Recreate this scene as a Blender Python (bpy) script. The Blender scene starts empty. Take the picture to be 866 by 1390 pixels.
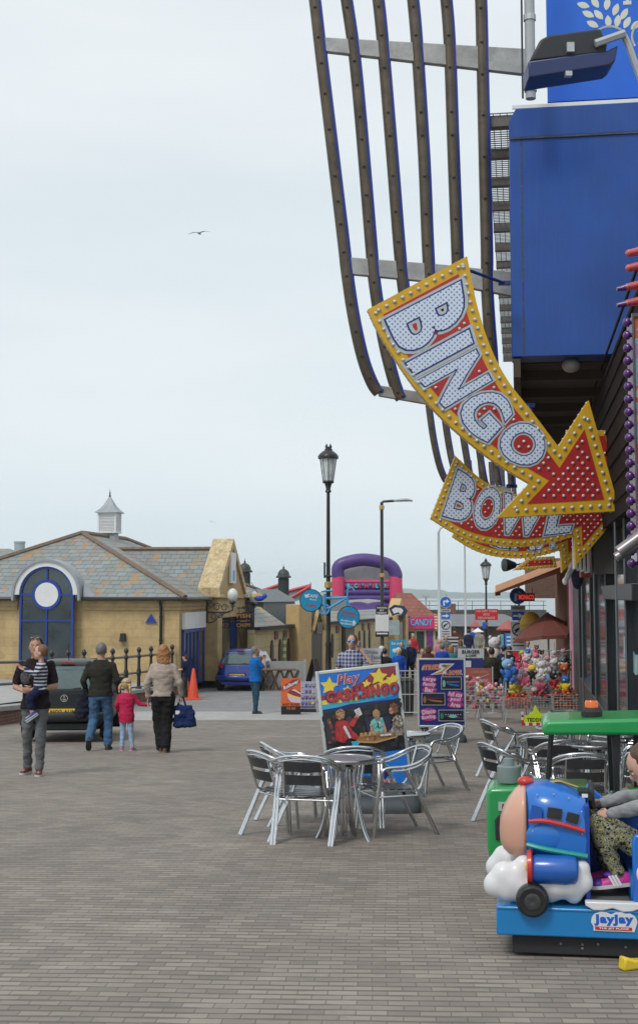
import bpy, bmesh, math, random
from mathutils import Vector, Matrix, noise
random.seed(11)
R = math.radians
sc = bpy.context.scene
col = sc.collection
V = Vector
# ---------------------------------------------------------------- camera, world, sun, exposure
F, CX, PY, HOR, HC = 1805.0, 433.0, 650.0, 806.0, 1.6
TH = math.atan((HOR - PY) / F)
cd = bpy.data.cameras.new('camera'); cam = bpy.data.objects.new('camera', cd); col.objects.link(cam)
cam.location = (0, 0, HC); cam.rotation_euler = (R(90) + TH, 0, 0)
cd.sensor_fit = 'VERTICAL'; cd.sensor_height = 36; cd.sensor_width = 36
cd.lens = F * 36 / 1390; cd.shift_y = -(695 - PY) / 1390.0
cd.clip_start = .1; cd.clip_end = 20000
cd.dof.use_dof = False
sc.camera = cam
w = bpy.data.worlds.new('World'); sc.world = w; w.use_nodes = True
nt = w.node_tree; nt.nodes.clear()
SUN_EL, SUN_ROT = R(52), R(215)
sky = nt.nodes.new('ShaderNodeTexSky'); sky.sky_type = 'NISHITA'; sky.sun_disc = False
sky.sun_elevation = SUN_EL; sky.sun_rotation = SUN_ROT; sky.air_density = 1.0; sky.dust_density = 2.0
bg = nt.nodes.new('ShaderNodeBackground'); bg.inputs[1].default_value = .1
mx = nt.nodes.new('ShaderNodeMixRGB'); mx.inputs[0].default_value = .93
tc = nt.nodes.new('ShaderNodeTexCoord'); mp = nt.nodes.new('ShaderNodeMapping'); mp.inputs['Scale'].default_value = (1, 1, 5)
nz = nt.nodes.new('ShaderNodeTexNoise'); nz.inputs['Scale'].default_value = 1.6; nz.inputs['Detail'].default_value = 5
cr = nt.nodes.new('ShaderNodeValToRGB')
cr.color_ramp.elements[0].position = .32; cr.color_ramp.elements[0].color = (6.85, 7.95, 8.4, 1)
cr.color_ramp.elements[1].position = .72; cr.color_ramp.elements[1].color = (8.35, 9.1, 9.4, 1)
sx = nt.nodes.new('ShaderNodeSeparateXYZ'); grd = nt.nodes.new('ShaderNodeValToRGB')      # an overcast sky is duller low down
grd.color_ramp.elements[0].position = 0.0; grd.color_ramp.elements[0].color = (1.0, 1.02, 1.03, 1)
grd.color_ramp.elements[1].position = .42; grd.color_ramp.elements[1].color = (1.11, 1.06, 1.05, 1)
mul = nt.nodes.new('ShaderNodeMixRGB'); mul.blend_type = 'MULTIPLY'; mul.inputs[0].default_value = 1
ou = nt.nodes.new('ShaderNodeOutputWorld'); L = nt.links.new
L(tc.outputs['Generated'], mp.inputs[0]); L(mp.outputs[0], nz.inputs[0]); L(nz.outputs[0], cr.inputs[0])
L(tc.outputs['Generated'], sx.inputs[0]); L(sx.outputs[2], grd.inputs[0])
L(cr.outputs[0], mul.inputs[1]); L(grd.outputs[0], mul.inputs[2])
L(sky.outputs[0], mx.inputs[1]); L(mul.outputs[0], mx.inputs[2]); L(mx.outputs[0], bg.inputs[0]); L(bg.outputs[0], ou.inputs[0])
sd = bpy.data.lights.new('sun', 'SUN'); sd.energy = 1.6; sd.angle = R(14); sd.color = (1, .96, .9)
so = bpy.data.objects.new('sun', sd); col.objects.link(so)
# sky azimuth: rotation 0 = +Y, clockwise seen from above in Nishita -> direction (sin, cos)
dv = V((math.sin(SUN_ROT) * math.cos(SUN_EL), math.cos(SUN_ROT) * math.cos(SUN_EL), math.sin(SUN_EL)))
so.rotation_euler = dv.to_track_quat('Z', 'Y').to_euler()
vs = sc.view_settings; vs.view_transform = 'Standard'; vs.look = 'None'; vs.exposure = 0; vs.gamma = 1; vs.use_curve_mapping = False
sc.render.engine = 'CYCLES'
try:
    sc.cycles.use_denoising = True; sc.cycles.max_bounces = 8; sc.cycles.volume_bounces = 2
except Exception: pass
# ---------------------------------------------------------------- geometry of the place
ZP = [(-60, 2.2), (0, 0), (7, -.28), (11, -.45), (16, -.67), (21.7, -.98), (28, -1.28), (34, -1.55), (40, -1.74), (44, -1.82), (60, -2.0), (100, -2.2), (400, -2.4)]
def zl(d):
    for (a, za), (b, zb) in zip(ZP, ZP[1:]):
        if d <= b: return za + (zb - za) * (d - a) / (b - a)
    return ZP[-1][1]
def zg(d): return sum(zl(d + k) for k in (-2, -1, 0, 1, 2)) / 5
def P(px, py, d):
    u = (px - CX) / F; v = (PY - py) / F
    D = V((u, math.cos(TH) - v * math.sin(TH), math.sin(TH) + v * math.cos(TH)))
    k = d / D.y
    return V((D.x * k, d, HC + D.z * k))
def G(px, py):
    a, b = 3.0, 300.0
    for _ in range(50):
        m = (a + b) / 2
        if P(px, py, m).z > zg(m): a = m
        else: b = m
    return P(px, py, a)
def gpt(px, d): p = P(px, 900, d); p.z = zg(d); return p
def dtop(py, H):      # depth at which something of height H reaches row py
    best = min((abs(P(433, py, d / 4).z - zg(d / 4) - H), d / 4) for d in range(130, 400))
    return best[1]
SA = R(8.57); ET = V((math.cos(SA), -math.sin(SA), 0)); ES = V((math.sin(SA), math.cos(SA), 0))
# ---------------------------------------------------------------- materials
MC = {}
def pm(name, c, rough=.6, metal=0, var=.1, scale=4, bump=0, bscale=60, coat=0, spec=.5, dirt=0, grime=(.1, .09, .08), emit=0, trans=0, alpha=1, streak=0):
    if name in MC: return MC[name]
    m = bpy.data.materials.new(name); m.use_nodes = True; MC[name] = m
    t = m.node_tree; b = t.nodes['Principled BSDF']; k = t.links.new
    b.inputs['Roughness'].default_value = rough; b.inputs['Metallic'].default_value = metal
    b.inputs['Specular IOR Level'].default_value = spec; b.inputs['Coat Weight'].default_value = coat
    b.inputs['Coat Roughness'].default_value = .08
    b.inputs['Transmission Weight'].default_value = trans; b.inputs['Alpha'].default_value = alpha
    co = t.nodes.new('ShaderNodeTexCoord')
    n = t.nodes.new('ShaderNodeTexNoise'); n.inputs['Scale'].default_value = scale; n.inputs['Detail'].default_value = 6; n.inputs['Roughness'].default_value = .65
    k(co.outputs['Object'], n.inputs[0])
    r = t.nodes.new('ShaderNodeValToRGB'); r.color_ramp.elements[0].position = .3; r.color_ramp.elements[1].position = .7
    r.color_ramp.elements[0].color = tuple(x * (1 - var) for x in c) + (1,); r.color_ramp.elements[1].color = tuple(min(1, x * (1 + var)) for x in c) + (1,)
    k(n.outputs[0], r.inputs[0]); out = r.outputs[0]
    if dirt:
        n2 = t.nodes.new('ShaderNodeTexNoise'); n2.inputs['Scale'].default_value = scale * 2.3; n2.inputs['Detail'].default_value = 8; n2.inputs['Roughness'].default_value = .7
        if streak: ms_ = t.nodes.new('ShaderNodeMapping'); ms_.inputs['Scale'].default_value = (streak, streak, .35); k(co.outputs['Object'], ms_.inputs[0]); k(ms_.outputs[0], n2.inputs[0])
        else: k(co.outputs['Object'], n2.inputs[0])
        r2 = t.nodes.new('ShaderNodeValToRGB'); r2.color_ramp.elements[0].position = .5; r2.color_ramp.elements[1].position = .72
        r2.color_ramp.elements[0].color = (0, 0, 0, 1); r2.color_ramp.elements[1].color = (dirt, dirt, dirt, 1); k(n2.outputs[0], r2.inputs[0])
        x = t.nodes.new('ShaderNodeMixRGB'); k(r2.outputs[0], x.inputs[0]); k(out, x.inputs[1]); x.inputs[2].default_value = tuple(grime) + (1,); out = x.outputs[0]
    k(out, b.inputs['Base Color'])
    if bump:
        n3 = t.nodes.new('ShaderNodeTexNoise'); n3.inputs['Scale'].default_value = bscale; n3.inputs['Detail'].default_value = 4; k(co.outputs['Object'], n3.inputs[0])
        bu = t.nodes.new('ShaderNodeBump'); bu.inputs['Strength'].default_value = bump; bu.inputs['Distance'].default_value = .01; k(n3.outputs[0], bu.inputs['Height']); k(bu.outputs[0], b.inputs['Normal'])
    if emit:
        b.inputs['Emission Color'].default_value = tuple(c) + (1,); b.inputs['Emission Strength'].default_value = emit
    return m
def brick(name, c1, c2, mortar, bw, bh, ms, rot=0, plane='XY', bump=.4, extra=None, rough=.8, offset=.5, bias=0, var=.25, vscale=1.2, rows=0):
    if name in MC: return MC[name]
    m = bpy.data.materials.new(name); m.use_nodes = True; MC[name] = m
    t = m.node_tree; b = t.nodes['Principled BSDF']; k = t.links.new; b.inputs['Roughness'].default_value = rough
    co = t.nodes.new('ShaderNodeTexCoord'); mp = t.nodes.new('ShaderNodeMapping')
    src = co.outputs['Object']
    if plane != 'XY':
        s = t.nodes.new('ShaderNodeSeparateXYZ'); c = t.nodes.new('ShaderNodeCombineXYZ'); k(src, s.inputs[0])
        if plane == 'XZ': k(s.outputs[0], c.inputs[0]); k(s.outputs[2], c.inputs[1])
        if plane == 'YZ': k(s.outputs[1], c.inputs[0]); k(s.outputs[2], c.inputs[1])
        if plane == 'WZ':
            a = t.nodes.new('ShaderNodeMath'); a.operation = 'ADD'; k(s.outputs[0], a.inputs[0]); k(s.outputs[1], a.inputs[1]); k(a.outputs[0], c.inputs[0]); k(s.outputs[2], c.inputs[1])
        src = c.outputs[0]
    k(src, mp.inputs[0]); mp.inputs['Rotation'].default_value = (0, 0, rot)
    # slight waviness of the courses
    nw = t.nodes.new('ShaderNodeTexNoise'); nw.inputs['Scale'].default_value = .9; k(mp.outputs[0], nw.inputs[0])
    vm = t.nodes.new('ShaderNodeVectorMath'); vm.operation = 'MULTIPLY_ADD'; k(nw.outputs[1], vm.inputs[0]); vm.inputs[1].default_value = (bh * .6, bh * .6, 0); k(mp.outputs[0], vm.inputs[2])
    br = t.nodes.new('ShaderNodeTexBrick'); k(vm.outputs[0], br.inputs[0]); br.offset = offset
    br.inputs['Color1'].default_value = tuple(c1) + (1,); br.inputs['Color2'].default_value = tuple(c2) + (1,); br.inputs['Mortar'].default_value = tuple(mortar) + (1,)
    br.inputs['Scale'].default_value = 1; br.inputs['Brick Width'].default_value = bw; br.inputs['Row Height'].default_value = bh
    br.inputs['Mortar Size'].default_value = ms; br.inputs['Bias'].default_value = bias; br.inputs['Mortar Smooth'].default_value = .3
    n = t.nodes.new('ShaderNodeTexNoise'); n.inputs['Scale'].default_value = vscale; n.inputs['Detail'].default_value = 9; n.inputs['Roughness'].default_value = .7; k(co.outputs['Object'], n.inputs[0])
    r = t.nodes.new('ShaderNodeValToRGB'); r.color_ramp.elements[0].position = .3; r.color_ramp.elements[1].position = .7
    r.color_ramp.elements[0].color = (1 - var,) * 3 + (1,); r.color_ramp.elements[1].color = (1 + var * .6,) * 3 + (1,); k(n.outputs[0], r.inputs[0])
    x = t.nodes.new('ShaderNodeMixRGB'); x.blend_type = 'MULTIPLY'; x.inputs[0].default_value = 1; k(br.outputs[0], x.inputs[1]); k(r.outputs[0], x.inputs[2]); out = x.outputs[0]
    if extra:      # patches of lichen / stain: (colour, scale, threshold, strength)
        for (ec, es, et, ew) in extra:
            n2 = t.nodes.new('ShaderNodeTexNoise'); n2.inputs['Scale'].default_value = es; n2.inputs['Detail'].default_value = 8; n2.inputs['Roughness'].default_value = .75
            k(vm.outputs[0], n2.inputs[0])
            r2 = t.nodes.new('ShaderNodeValToRGB'); r2.color_ramp.elements[0].position = et; r2.color_ramp.elements[1].position = et + .06
            r2.color_ramp.elements[0].color = (0, 0, 0, 1); r2.color_ramp.elements[1].color = (ew,) * 3 + (1,); k(n2.outputs[0], r2.inputs[0])
            y = t.nodes.new('ShaderNodeMixRGB'); k(r2.outputs[0], y.inputs[0]); k(out, y.inputs[1]); y.inputs[2].default_value = tuple(ec) + (1,); out = y.outputs[0]
    if rows:       # wide sanded joints between the courses
        s4 = t.nodes.new('ShaderNodeSeparateXYZ'); k(vm.outputs[0], s4.inputs[0]); dv4 = t.nodes.new('ShaderNodeMath'); dv4.operation = 'DIVIDE'; k(s4.outputs[1], dv4.inputs[0]); dv4.inputs[1].default_value = bh
        fr = t.nodes.new('ShaderNodeMath'); fr.operation = 'FRACT'; k(dv4.outputs[0], fr.inputs[0]); pp = t.nodes.new('ShaderNodeMath'); pp.operation = 'PINGPONG'; k(fr.outputs[0], pp.inputs[0]); pp.inputs[1].default_value = .5
        n4 = t.nodes.new('ShaderNodeTexNoise'); n4.inputs['Scale'].default_value = 3.5; n4.inputs['Detail'].default_value = 4; k(co.outputs['Object'], n4.inputs[0])
        th4 = t.nodes.new('ShaderNodeMapRange'); k(n4.outputs[0], th4.inputs[0]); th4.inputs[1].default_value = .3; th4.inputs[2].default_value = .7; th4.inputs[3].default_value = .05; th4.inputs[4].default_value = .24
        lt4 = t.nodes.new('ShaderNodeMath'); lt4.operation = 'LESS_THAN'; k(pp.outputs[0], lt4.inputs[0]); k(th4.outputs[0], lt4.inputs[1])
        m4 = t.nodes.new('ShaderNodeMath'); m4.operation = 'MULTIPLY'; k(lt4.outputs[0], m4.inputs[0]); m4.inputs[1].default_value = rows
        y4 = t.nodes.new('ShaderNodeMixRGB'); k(m4.outputs[0], y4.inputs[0]); k(out, y4.inputs[1]); y4.inputs[2].default_value = tuple(mortar) + (1,); out = y4.outputs[0]
    k(out, b.inputs['Base Color'])
    bu = t.nodes.new('ShaderNodeBump'); bu.inputs['Strength'].default_value = bump; bu.inputs['Distance'].default_value = .01; bu.invert = True
    k(br.outputs['Fac'], bu.inputs['Height']); k(bu.outputs[0], b.inputs['Normal'])
    return m
def striped(name, c1, c2, period, axis=2, duty=.5, c3=None, rough=.8, axis2=None):
    if name in MC: return MC[name]
    m = bpy.data.materials.new(name); m.use_nodes = True; MC[name] = m
    t = m.node_tree; b = t.nodes['Principled BSDF']; k = t.links.new; b.inputs['Roughness'].default_value = rough
    co = t.nodes.new('ShaderNodeTexCoord'); s = t.nodes.new('ShaderNodeSeparateXYZ'); k(co.outputs['Object'], s.inputs[0])
    def line(ax):
        a = t.nodes.new('ShaderNodeMath'); a.operation = 'DIVIDE'; k(s.outputs[ax], a.inputs[0]); a.inputs[1].default_value = period
        f = t.nodes.new('ShaderNodeMath'); f.operation = 'FRACT'; k(a.outputs[0], f.inputs[0])
        g = t.nodes.new('ShaderNodeMath'); g.operation = 'LESS_THAN'; k(f.outputs[0], g.inputs[0]); g.inputs[1].default_value = duty
        return g.outputs[0]
    fac = line(axis)
    if axis2 is not None:
        o = line(axis2); a = t.nodes.new('ShaderNodeMath'); a.operation = 'ADD'; k(fac, a.inputs[0]); k(o, a.inputs[1])
        h = t.nodes.new('ShaderNodeMath'); h.operation = 'MULTIPLY'; k(a.outputs[0], h.inputs[0]); h.inputs[1].default_value = .5; fac = h.outputs[0]
    x = t.nodes.new('ShaderNodeMixRGB'); k(fac, x.inputs[0]); x.inputs[1].default_value = tuple(c1) + (1,); x.inputs[2].default_value = tuple(c2) + (1,)
    k(x.outputs[0], b.inputs['Base Color'])
    return m
def dotted(name, base, dot, cell, rad, rough=.45):    # hex grid of dots in the XZ plane
    if name in MC: return MC[name]
    m = bpy.data.materials.new(name); m.use_nodes = True; MC[name] = m
    t = m.node_tree; b = t.nodes['Principled BSDF']; k = t.links.new; b.inputs['Roughness'].default_value = rough
    co = t.nodes.new('ShaderNodeTexCoord'); mp = t.nodes.new('ShaderNodeMapping'); k(co.outputs['Object'], mp.inputs[0]); mp.inputs['Rotation'].default_value = (R(90), 0, 0)
    r1 = t.nodes.new('ShaderNodeVectorMath'); r1.operation = 'MULTIPLY'; k(mp.outputs[0], r1.inputs[0]); r1.inputs[1].default_value = (1, 1, 0)
    def grid(off):
        a = t.nodes.new('ShaderNodeVectorMath'); a.operation = 'ADD'; k(r1.outputs[0], a.inputs[0]); a.inputs[1].default_value = (off, off, 0)
        md = t.nodes.new('ShaderNodeVectorMath'); md.operation = 'WRAP'; k(a.outputs[0], md.inputs[0]); md.inputs[1].default_value = (cell / 2, cell / 2, 1); md.inputs[2].default_value = (-cell / 2, -cell / 2, -1)
        ln = t.nodes.new('ShaderNodeVectorMath'); ln.operation = 'LENGTH'; k(md.outputs[0], ln.inputs[0]); return ln.outputs['Value']
    mn = t.nodes.new('ShaderNodeMath'); mn.operation = 'MINIMUM'; k(grid(0), mn.inputs[0]); k(grid(cell / 2), mn.inputs[1])
    lt = t.nodes.new('ShaderNodeMath'); lt.operation = 'LESS_THAN'; k(mn.outputs[0], lt.inputs[0]); lt.inputs[1].default_value = rad
    x = t.nodes.new('ShaderNodeMixRGB'); k(lt.outputs[0], x.inputs[0]); x.inputs[1].default_value = tuple(base) + (1,); x.inputs[2].default_value = tuple(dot) + (1,)
    k(x.outputs[0], b.inputs['Base Color']); return m
def blotch(name, cols, scale, rough=.8):      # irregular print in several colours
    if name in MC: return MC[name]
    m = bpy.data.materials.new(name); m.use_nodes = True; MC[name] = m
    t = m.node_tree; b = t.nodes['Principled BSDF']; k = t.links.new; b.inputs['Roughness'].default_value = rough
    co = t.nodes.new('ShaderNodeTexCoord'); n = t.nodes.new('ShaderNodeTexNoise'); n.inputs['Scale'].default_value = scale; n.inputs['Detail'].default_value = 3; k(co.outputs['Object'], n.inputs[0])
    r = t.nodes.new('ShaderNodeValToRGB'); r.color_ramp.interpolation = 'CONSTANT'; e = r.color_ramp.elements
    lo, hi = .36, .64
    for i, c in enumerate(cols):
        p = 0 if i == 0 else lo + (hi - lo) * i / len(cols)
        el = e[i] if i < 2 else e.new(p)
        el.position = p; el.color = tuple(c) + (1,)
    k(n.outputs[0], r.inputs[0]); k(r.outputs[0], b.inputs['Base Color']); return m
# ---------------------------------------------------------------- mesh building
TMPS = bpy.data.scenes.new('workbench'); TVL = TMPS.view_layers[0]
def evaluated(o):      # evaluate one object on its own, away from the big scene
    TMPS.collection.objects.link(o); TVL.update(); return bpy.data.meshes.new_from_object(o.evaluated_get(TVL.depsgraph))
class MB:
    def __init__(s): s.bm = bmesh.new(); s.mi = 0; s.M = Matrix()
    def _v(s, p): return s.bm.verts.new(s.M @ V(p))
    def face(s, vs, mi=None):
        try: f = s.bm.faces.new(vs); f.material_index = s.mi if mi is None else mi; return f
        except ValueError: return None
    def poly(s, pts, mi=None): return s.face([s._v(p) for p in pts], mi)
    def box(s, c, d, rz=0, rx=0, ry=0, top=1.0, topx=None):
        Mx = Matrix.Translation(V(c)) @ Matrix.Rotation(rz, 4, 'Z') @ Matrix.Rotation(ry, 4, 'Y') @ Matrix.Rotation(rx, 4, 'X')
        tx = top if topx is None else topx
        v = [s._v(Mx @ V((x * d[0] / 2 * (tx if z > 0 else 1), y * d[1] / 2 * (top if z > 0 else 1), z * d[2] / 2))) for z in (-1, 1) for y in (-1, 1) for x in (-1, 1)]
        for q in ((0, 2, 3, 1), (4, 5, 7, 6), (0, 1, 5, 4), (2, 6, 7, 3), (0, 4, 6, 2), (1, 3, 7, 5)): s.face([v[i] for i in q])
        return s
    def b2(s, x0, x1, y0, y1, z0, z1): return s.box(((x0 + x1) / 2, (y0 + y1) / 2, (z0 + z1) / 2), (x1 - x0, y1 - y0, z1 - z0))
    def ring(s, c, n, r, ax, ay):
        return [s._v(V(c) + ax * (math.cos(2 * math.pi * i / n) * (r[0] if isinstance(r, tuple) else r)) + ay * (math.sin(2 * math.pi * i / n) * (r[1] if isinstance(r, tuple) else r))) for i in range(n)]
    def skin(s, rings, caps=True, closed=False):
        n = len(rings[0])
        pr = list(zip(rings, rings[1:])) + ([(rings[-1], rings[0])] if closed else [])
        for a, b in pr:
            for i in range(n): s.face([a[i], a[(i + 1) % n], b[(i + 1) % n], b[i]])
        if caps and not closed:
            s.face(list(reversed(rings[0]))); s.face(rings[-1])
        return s
    def tube(s, pts, r, n=8, closed=False, caps=True):
        pts = [V(p) for p in pts]; m = len(pts); rings = []; prev = None
        for i, p in enumerate(pts):
            a = pts[(i - 1) % m] if (i > 0 or closed) else p; b = pts[(i + 1) % m] if (i < m - 1 or closed) else p
            t = (b - a)
            if t.length < 1e-9: t = V((0, 0, 1))
            t.normalize()
            if prev is None:
                u = t.cross(V((0, 0, 1)))
                if u.length < .1: u = t.cross(V((0, 1, 0)))
            else:
                u = prev - t * prev.dot(t)
                if u.length < 1e-6: u = t.cross(V((0, 0, 1)))
            u.normalize(); prev = u; wv = t.cross(u)
            rr = r[i] if isinstance(r, list) else r
            rings.append(s.ring(p, n, rr, u, wv))
        return s.skin(rings, caps, closed)
    def cyl(s, a, b, r, n=16, r2=None): return s.tube([a, b], [r, r if r2 is None else r2], n)
    def lathe(s, prof, c=(0, 0, 0), n=20, ax='Z', caps=True):
        A = {'Z': (V((1, 0, 0)), V((0, 1, 0)), V((0, 0, 1))), 'Y': (V((1, 0, 0)), V((0, 0, -1)), V((0, 1, 0))), 'X': (V((0, 1, 0)), V((0, 0, 1)), V((1, 0, 0)))}[ax]
        return s.skin([s.ring(V(c) + A[2] * z, n, max(r, 1e-4), A[0], A[1]) for r, z in prof], caps)
    def ball(s, c, r, n=12, m=8, M=None):
        r = (r, r, r) if not isinstance(r, (tuple, list)) else r
        M = M or Matrix(); rings = []
        for j in range(m + 1):
            ph = math.pi * (j / m) ; zz = -math.cos(ph); q = max(math.sin(ph), .002)
            rings.append([s._v(V(c) + (M @ V((math.cos(2 * math.pi * i / n) * q * r[0], math.sin(2 * math.pi * i / n) * q * r[1], zz * r[2])))) for i in range(n)])
        return s.skin(rings)
    def cap(s, a, b, ra, rb, n=10):
        a, b = V(a), V(b); t = (b - a); l = t.length
        if l < 1e-6: return s.ball(a, ra)
        t.normalize(); u = t.orthogonal().normalized(); wv = t.cross(u); rg = []
        for k in range(4): th = math.pi / 2 * (k / 4); rg.append((a - t * ra * math.cos(th), max(ra * math.sin(th), .002)))
        rg.append((a, ra)); rg.append((a.lerp(b, .5), (ra + rb) / 2)); rg.append((b, rb))
        for k in range(1, 5): th = math.pi / 2 * (k / 4); rg.append((b + t * rb * math.sin(th), max(rb * math.cos(th), .002)))
        return s.skin([s.ring(p, n, r, u, wv) for p, r in rg])
    def loft(s, secs, n=16, p=2.0):       # (x,y,z, rx, ry [,yaw]) horizontal superellipse sections
        rings = []
        for q in secs:
            x, y, z, rx, ry = q[:5]; yaw = q[5] if len(q) > 5 else 0; rg = []
            for i in range(n):
                a = 2 * math.pi * i / n; cx, sy = math.cos(a), math.sin(a)
                X = math.copysign(abs(cx) ** (2 / p), cx) * rx; Y = math.copysign(abs(sy) ** (2 / p), sy) * ry
                rg.append(s._v((x + X * math.cos(yaw) - Y * math.sin(yaw), y + X * math.sin(yaw) + Y * math.cos(yaw), z)))
            rings.append(rg)
        return s.skin(rings)
    def loftx(s, secs, n=20, p=3.0):      # sections along x: (x, yc, zc, ry, rz)
        rings = []
        for (x, yc, zc, ry, rz) in secs:
            rings.append([s._v((x, yc + math.copysign(abs(math.cos(a)) ** (2 / p), math.cos(a)) * ry, zc + math.copysign(abs(math.sin(a)) ** (2 / p), math.sin(a)) * rz)) for a in [2 * math.pi * i / n for i in range(n)]])
        return s.skin(rings)
    def prism(s, pts, vec, mi_side=None):
        vec = V(vec); a = [s._v(p) for p in pts]; M3 = s.M.to_3x3(); b = [s.bm.verts.new(v.co + M3 @ vec) for v in a]; n = len(a)
        s.face(list(reversed(a))); s.face(b)
        for i in range(n): s.face([a[i], a[(i + 1) % n], b[(i + 1) % n], b[i]], mi_side)
        return s
    def add(s, me, M, mi=None):
        base = len(s.bm.verts); vs = [s._v(M @ v.co) for v in me.vertices]
        for p in me.polygons: s.face([vs[i] for i in p.vertices], mi)
        return s
    def text(s, st, size, M, off=0, shear=0, mi=None, align='CENTER', fit=None, cond=1.0, ext=0.0):
        me, wd = glyph(st, off, shear, ext); k = size
        kx = k * cond
        if fit: kx = fit / max(wd, .01)
        return s.add(me, M @ Matrix.Diagonal((kx, k, k, 1)) @ Matrix.Translation((0 if align == 'CENTER' else wd / 2, 0, 0)), mi)
    def build(s, name, mats, parent=None, smooth=False, bevel=0, loc=None, rz=0, sub=0, ang=40, flipcheck=True, bseg=2):
        bmesh.ops.recalc_face_normals(s.bm, faces=s.bm.faces)
        me = bpy.data.meshes.new(name); s.bm.to_mesh(me); s.bm.free()
        for m in (mats if isinstance(mats, (list, tuple)) else [mats]): me.materials.append(m)
        if smooth:
            for p in me.polygons: p.use_smooth = True
            if ang < 180: me.set_sharp_from_angle(angle=R(ang))
        o = bpy.data.objects.new(name, me); col.objects.link(o); o.parent = parent
        if loc is not None: o.location = loc
        if rz: o.rotation_euler = (0, 0, rz)
        if bevel:
            b = o.modifiers.new('bevel', 'BEVEL'); b.width = bevel; b.segments = bseg; b.limit_method = 'ANGLE'; b.angle_limit = R(35)
            for p in me.polygons: p.use_smooth = True
            me.set_sharp_from_angle(angle=R(30))
        if sub:
            b = o.modifiers.new('sub', 'SUBSURF'); b.levels = b.render_levels = sub
        return o
    def remesh(s, name, mats, parent, vox, it=4, wrinkle=0, wf=9, extra=None, keep=None):
        bmesh.ops.recalc_face_normals(s.bm, faces=s.bm.faces)
        me = bpy.data.meshes.new('tmp'); s.bm.to_mesh(me); s.bm.free(); o = bpy.data.objects.new('tmp', me)
        m = o.modifiers.new('r', 'REMESH'); m.mode = 'VOXEL'; m.voxel_size = vox; m.use_smooth_shade = True
        q = o.modifiers.new('s', 'SMOOTH'); q.factor = .5; q.iterations = it
        r = evaluated(o); bpy.data.objects.remove(o); bpy.data.meshes.remove(me)
        if wrinkle:
            k_ = len(r.vertices); co_ = [0.0] * (k_ * 3); no_ = [0.0] * (k_ * 3); r.vertices.foreach_get('co', co_); r.vertices.foreach_get('normal', no_)
            for i in range(0, k_ * 3, 3):
                d_ = noise.noise(V((co_[i] * wf, co_[i + 1] * wf, co_[i + 2] * wf * 1.7))) * wrinkle + noise.noise(V((co_[i] * wf * 2.7 + 7, co_[i + 1] * wf * 2.7, co_[i + 2] * wf * 5.0))) * wrinkle * .45
                for j in (0, 1, 2): co_[i + j] += no_[i + j] * d_
            r.vertices.foreach_set('co', co_); r.update()
        if extra is not None:      # merge small fine pieces (fingers) into the same mesh
            b = bmesh.new(); b.from_mesh(r); bmesh.ops.recalc_face_normals(extra.bm, faces=extra.bm.faces)
            e = bpy.data.meshes.new('e'); extra.bm.to_mesh(e); extra.bm.free(); b.from_mesh(e); b.to_mesh(r); b.free(); bpy.data.meshes.remove(e)
        r.name = name; r.materials.clear()
        for mm in (mats if isinstance(mats, (list, tuple)) else [mats]): r.materials.append(mm)
        for p in r.polygons: p.use_smooth = True
        n = bpy.data.objects.new(name, r); col.objects.link(n); n.parent = parent
        return n
GC = {}
def glyph(st, off=0, shear=0, ext=0):
    key = (st, off, shear, ext)
    if key in GC: return GC[key]
    c = bpy.data.curves.new('t', 'FONT'); c.body = st; c.align_x = 'CENTER'; c.align_y = 'CENTER'; c.offset = off; c.shear = shear; c.resolution_u = 3; c.extrude = ext
    c.space_character = 1 + off * 2.5
    o = bpy.data.objects.new('t', c); me = evaluated(o); bpy.data.objects.remove(o); bpy.data.curves.remove(c)
    xs = [v.co.x for v in me.vertices] or [0, 1]; ys = [v.co.y for v in me.vertices] or [0, 1]
    cx, cy = (min(xs) + max(xs)) / 2, (min(ys) + max(ys)) / 2; h = max(max(ys) - min(ys), .01)
    for v in me.vertices: v.co.x = (v.co.x - cx) / h; v.co.y = (v.co.y - cy) / h; v.co.z /= h
    GC[key] = (me, (max(xs) - min(xs)) / h)
    return GC[key]
def catmull(pts, k=6, closed=False):
    pts = [V(p) for p in pts]; n = len(pts); out = []
    for i in range(n if closed else n - 1):
        a = pts[(i - 1) % n] if (i or closed) else pts[0]; b = pts[i]; c = pts[(i + 1) % n]; d = pts[(i + 2) % n] if (i + 2 < n or closed) else pts[-1]
        for j in range(k):
            t = j / k
            out.append(.5 * ((2 * b) + (c - a) * t + (2 * a - 5 * b + 4 * c - d) * t * t + (3 * b - a - 3 * c + d) * t ** 3))
    if not closed: out.append(pts[-1])
    return out
def tag(o, label=None, cat=None, group=None, kind=None):
    if label: o['label'] = label
    if cat: o['category'] = cat
    if group: o['group'] = group
    if kind: o['kind'] = kind
    return o
def thing(name, label, cat, loc=(0, 0, 0), rz=0, group=None):
    o = bpy.data.objects.new(name, None); col.objects.link(o); o.location = loc; o.rotation_euler = (0, 0, rz); o.empty_display_size = .2
    return tag(o, label, cat, group)
def kids(): 
    d = {}
    for o in col.objects:
        if o.parent: d.setdefault(o.parent.name, []).append(o)
    return d
def dup(root, loc, rz, label, group=None, scale=None):
    def rec(o, par):
        c = o.copy(); col.objects.link(c)
        if par: c.parent = par
        for ch in o.children: rec(ch, c)
        return c
    c = rec(root, None); c.location = loc; c.rotation_euler = (0, 0, rz)
    if scale: c.scale = (scale,) * 3
    c['label'] = label
    if group: c['group'] = group
    return c
def TM(x, y, z, s=1, ry=0, rx=90, rz=0):    # text standing upright facing -y at x,y,z
    return Matrix.Translation((x, y, z)) @ Matrix.Rotation(R(rz), 4, 'Z') @ Matrix.Rotation(R(rx), 4, 'X') @ Matrix.Rotation(R(ry), 4, 'Z')
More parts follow.
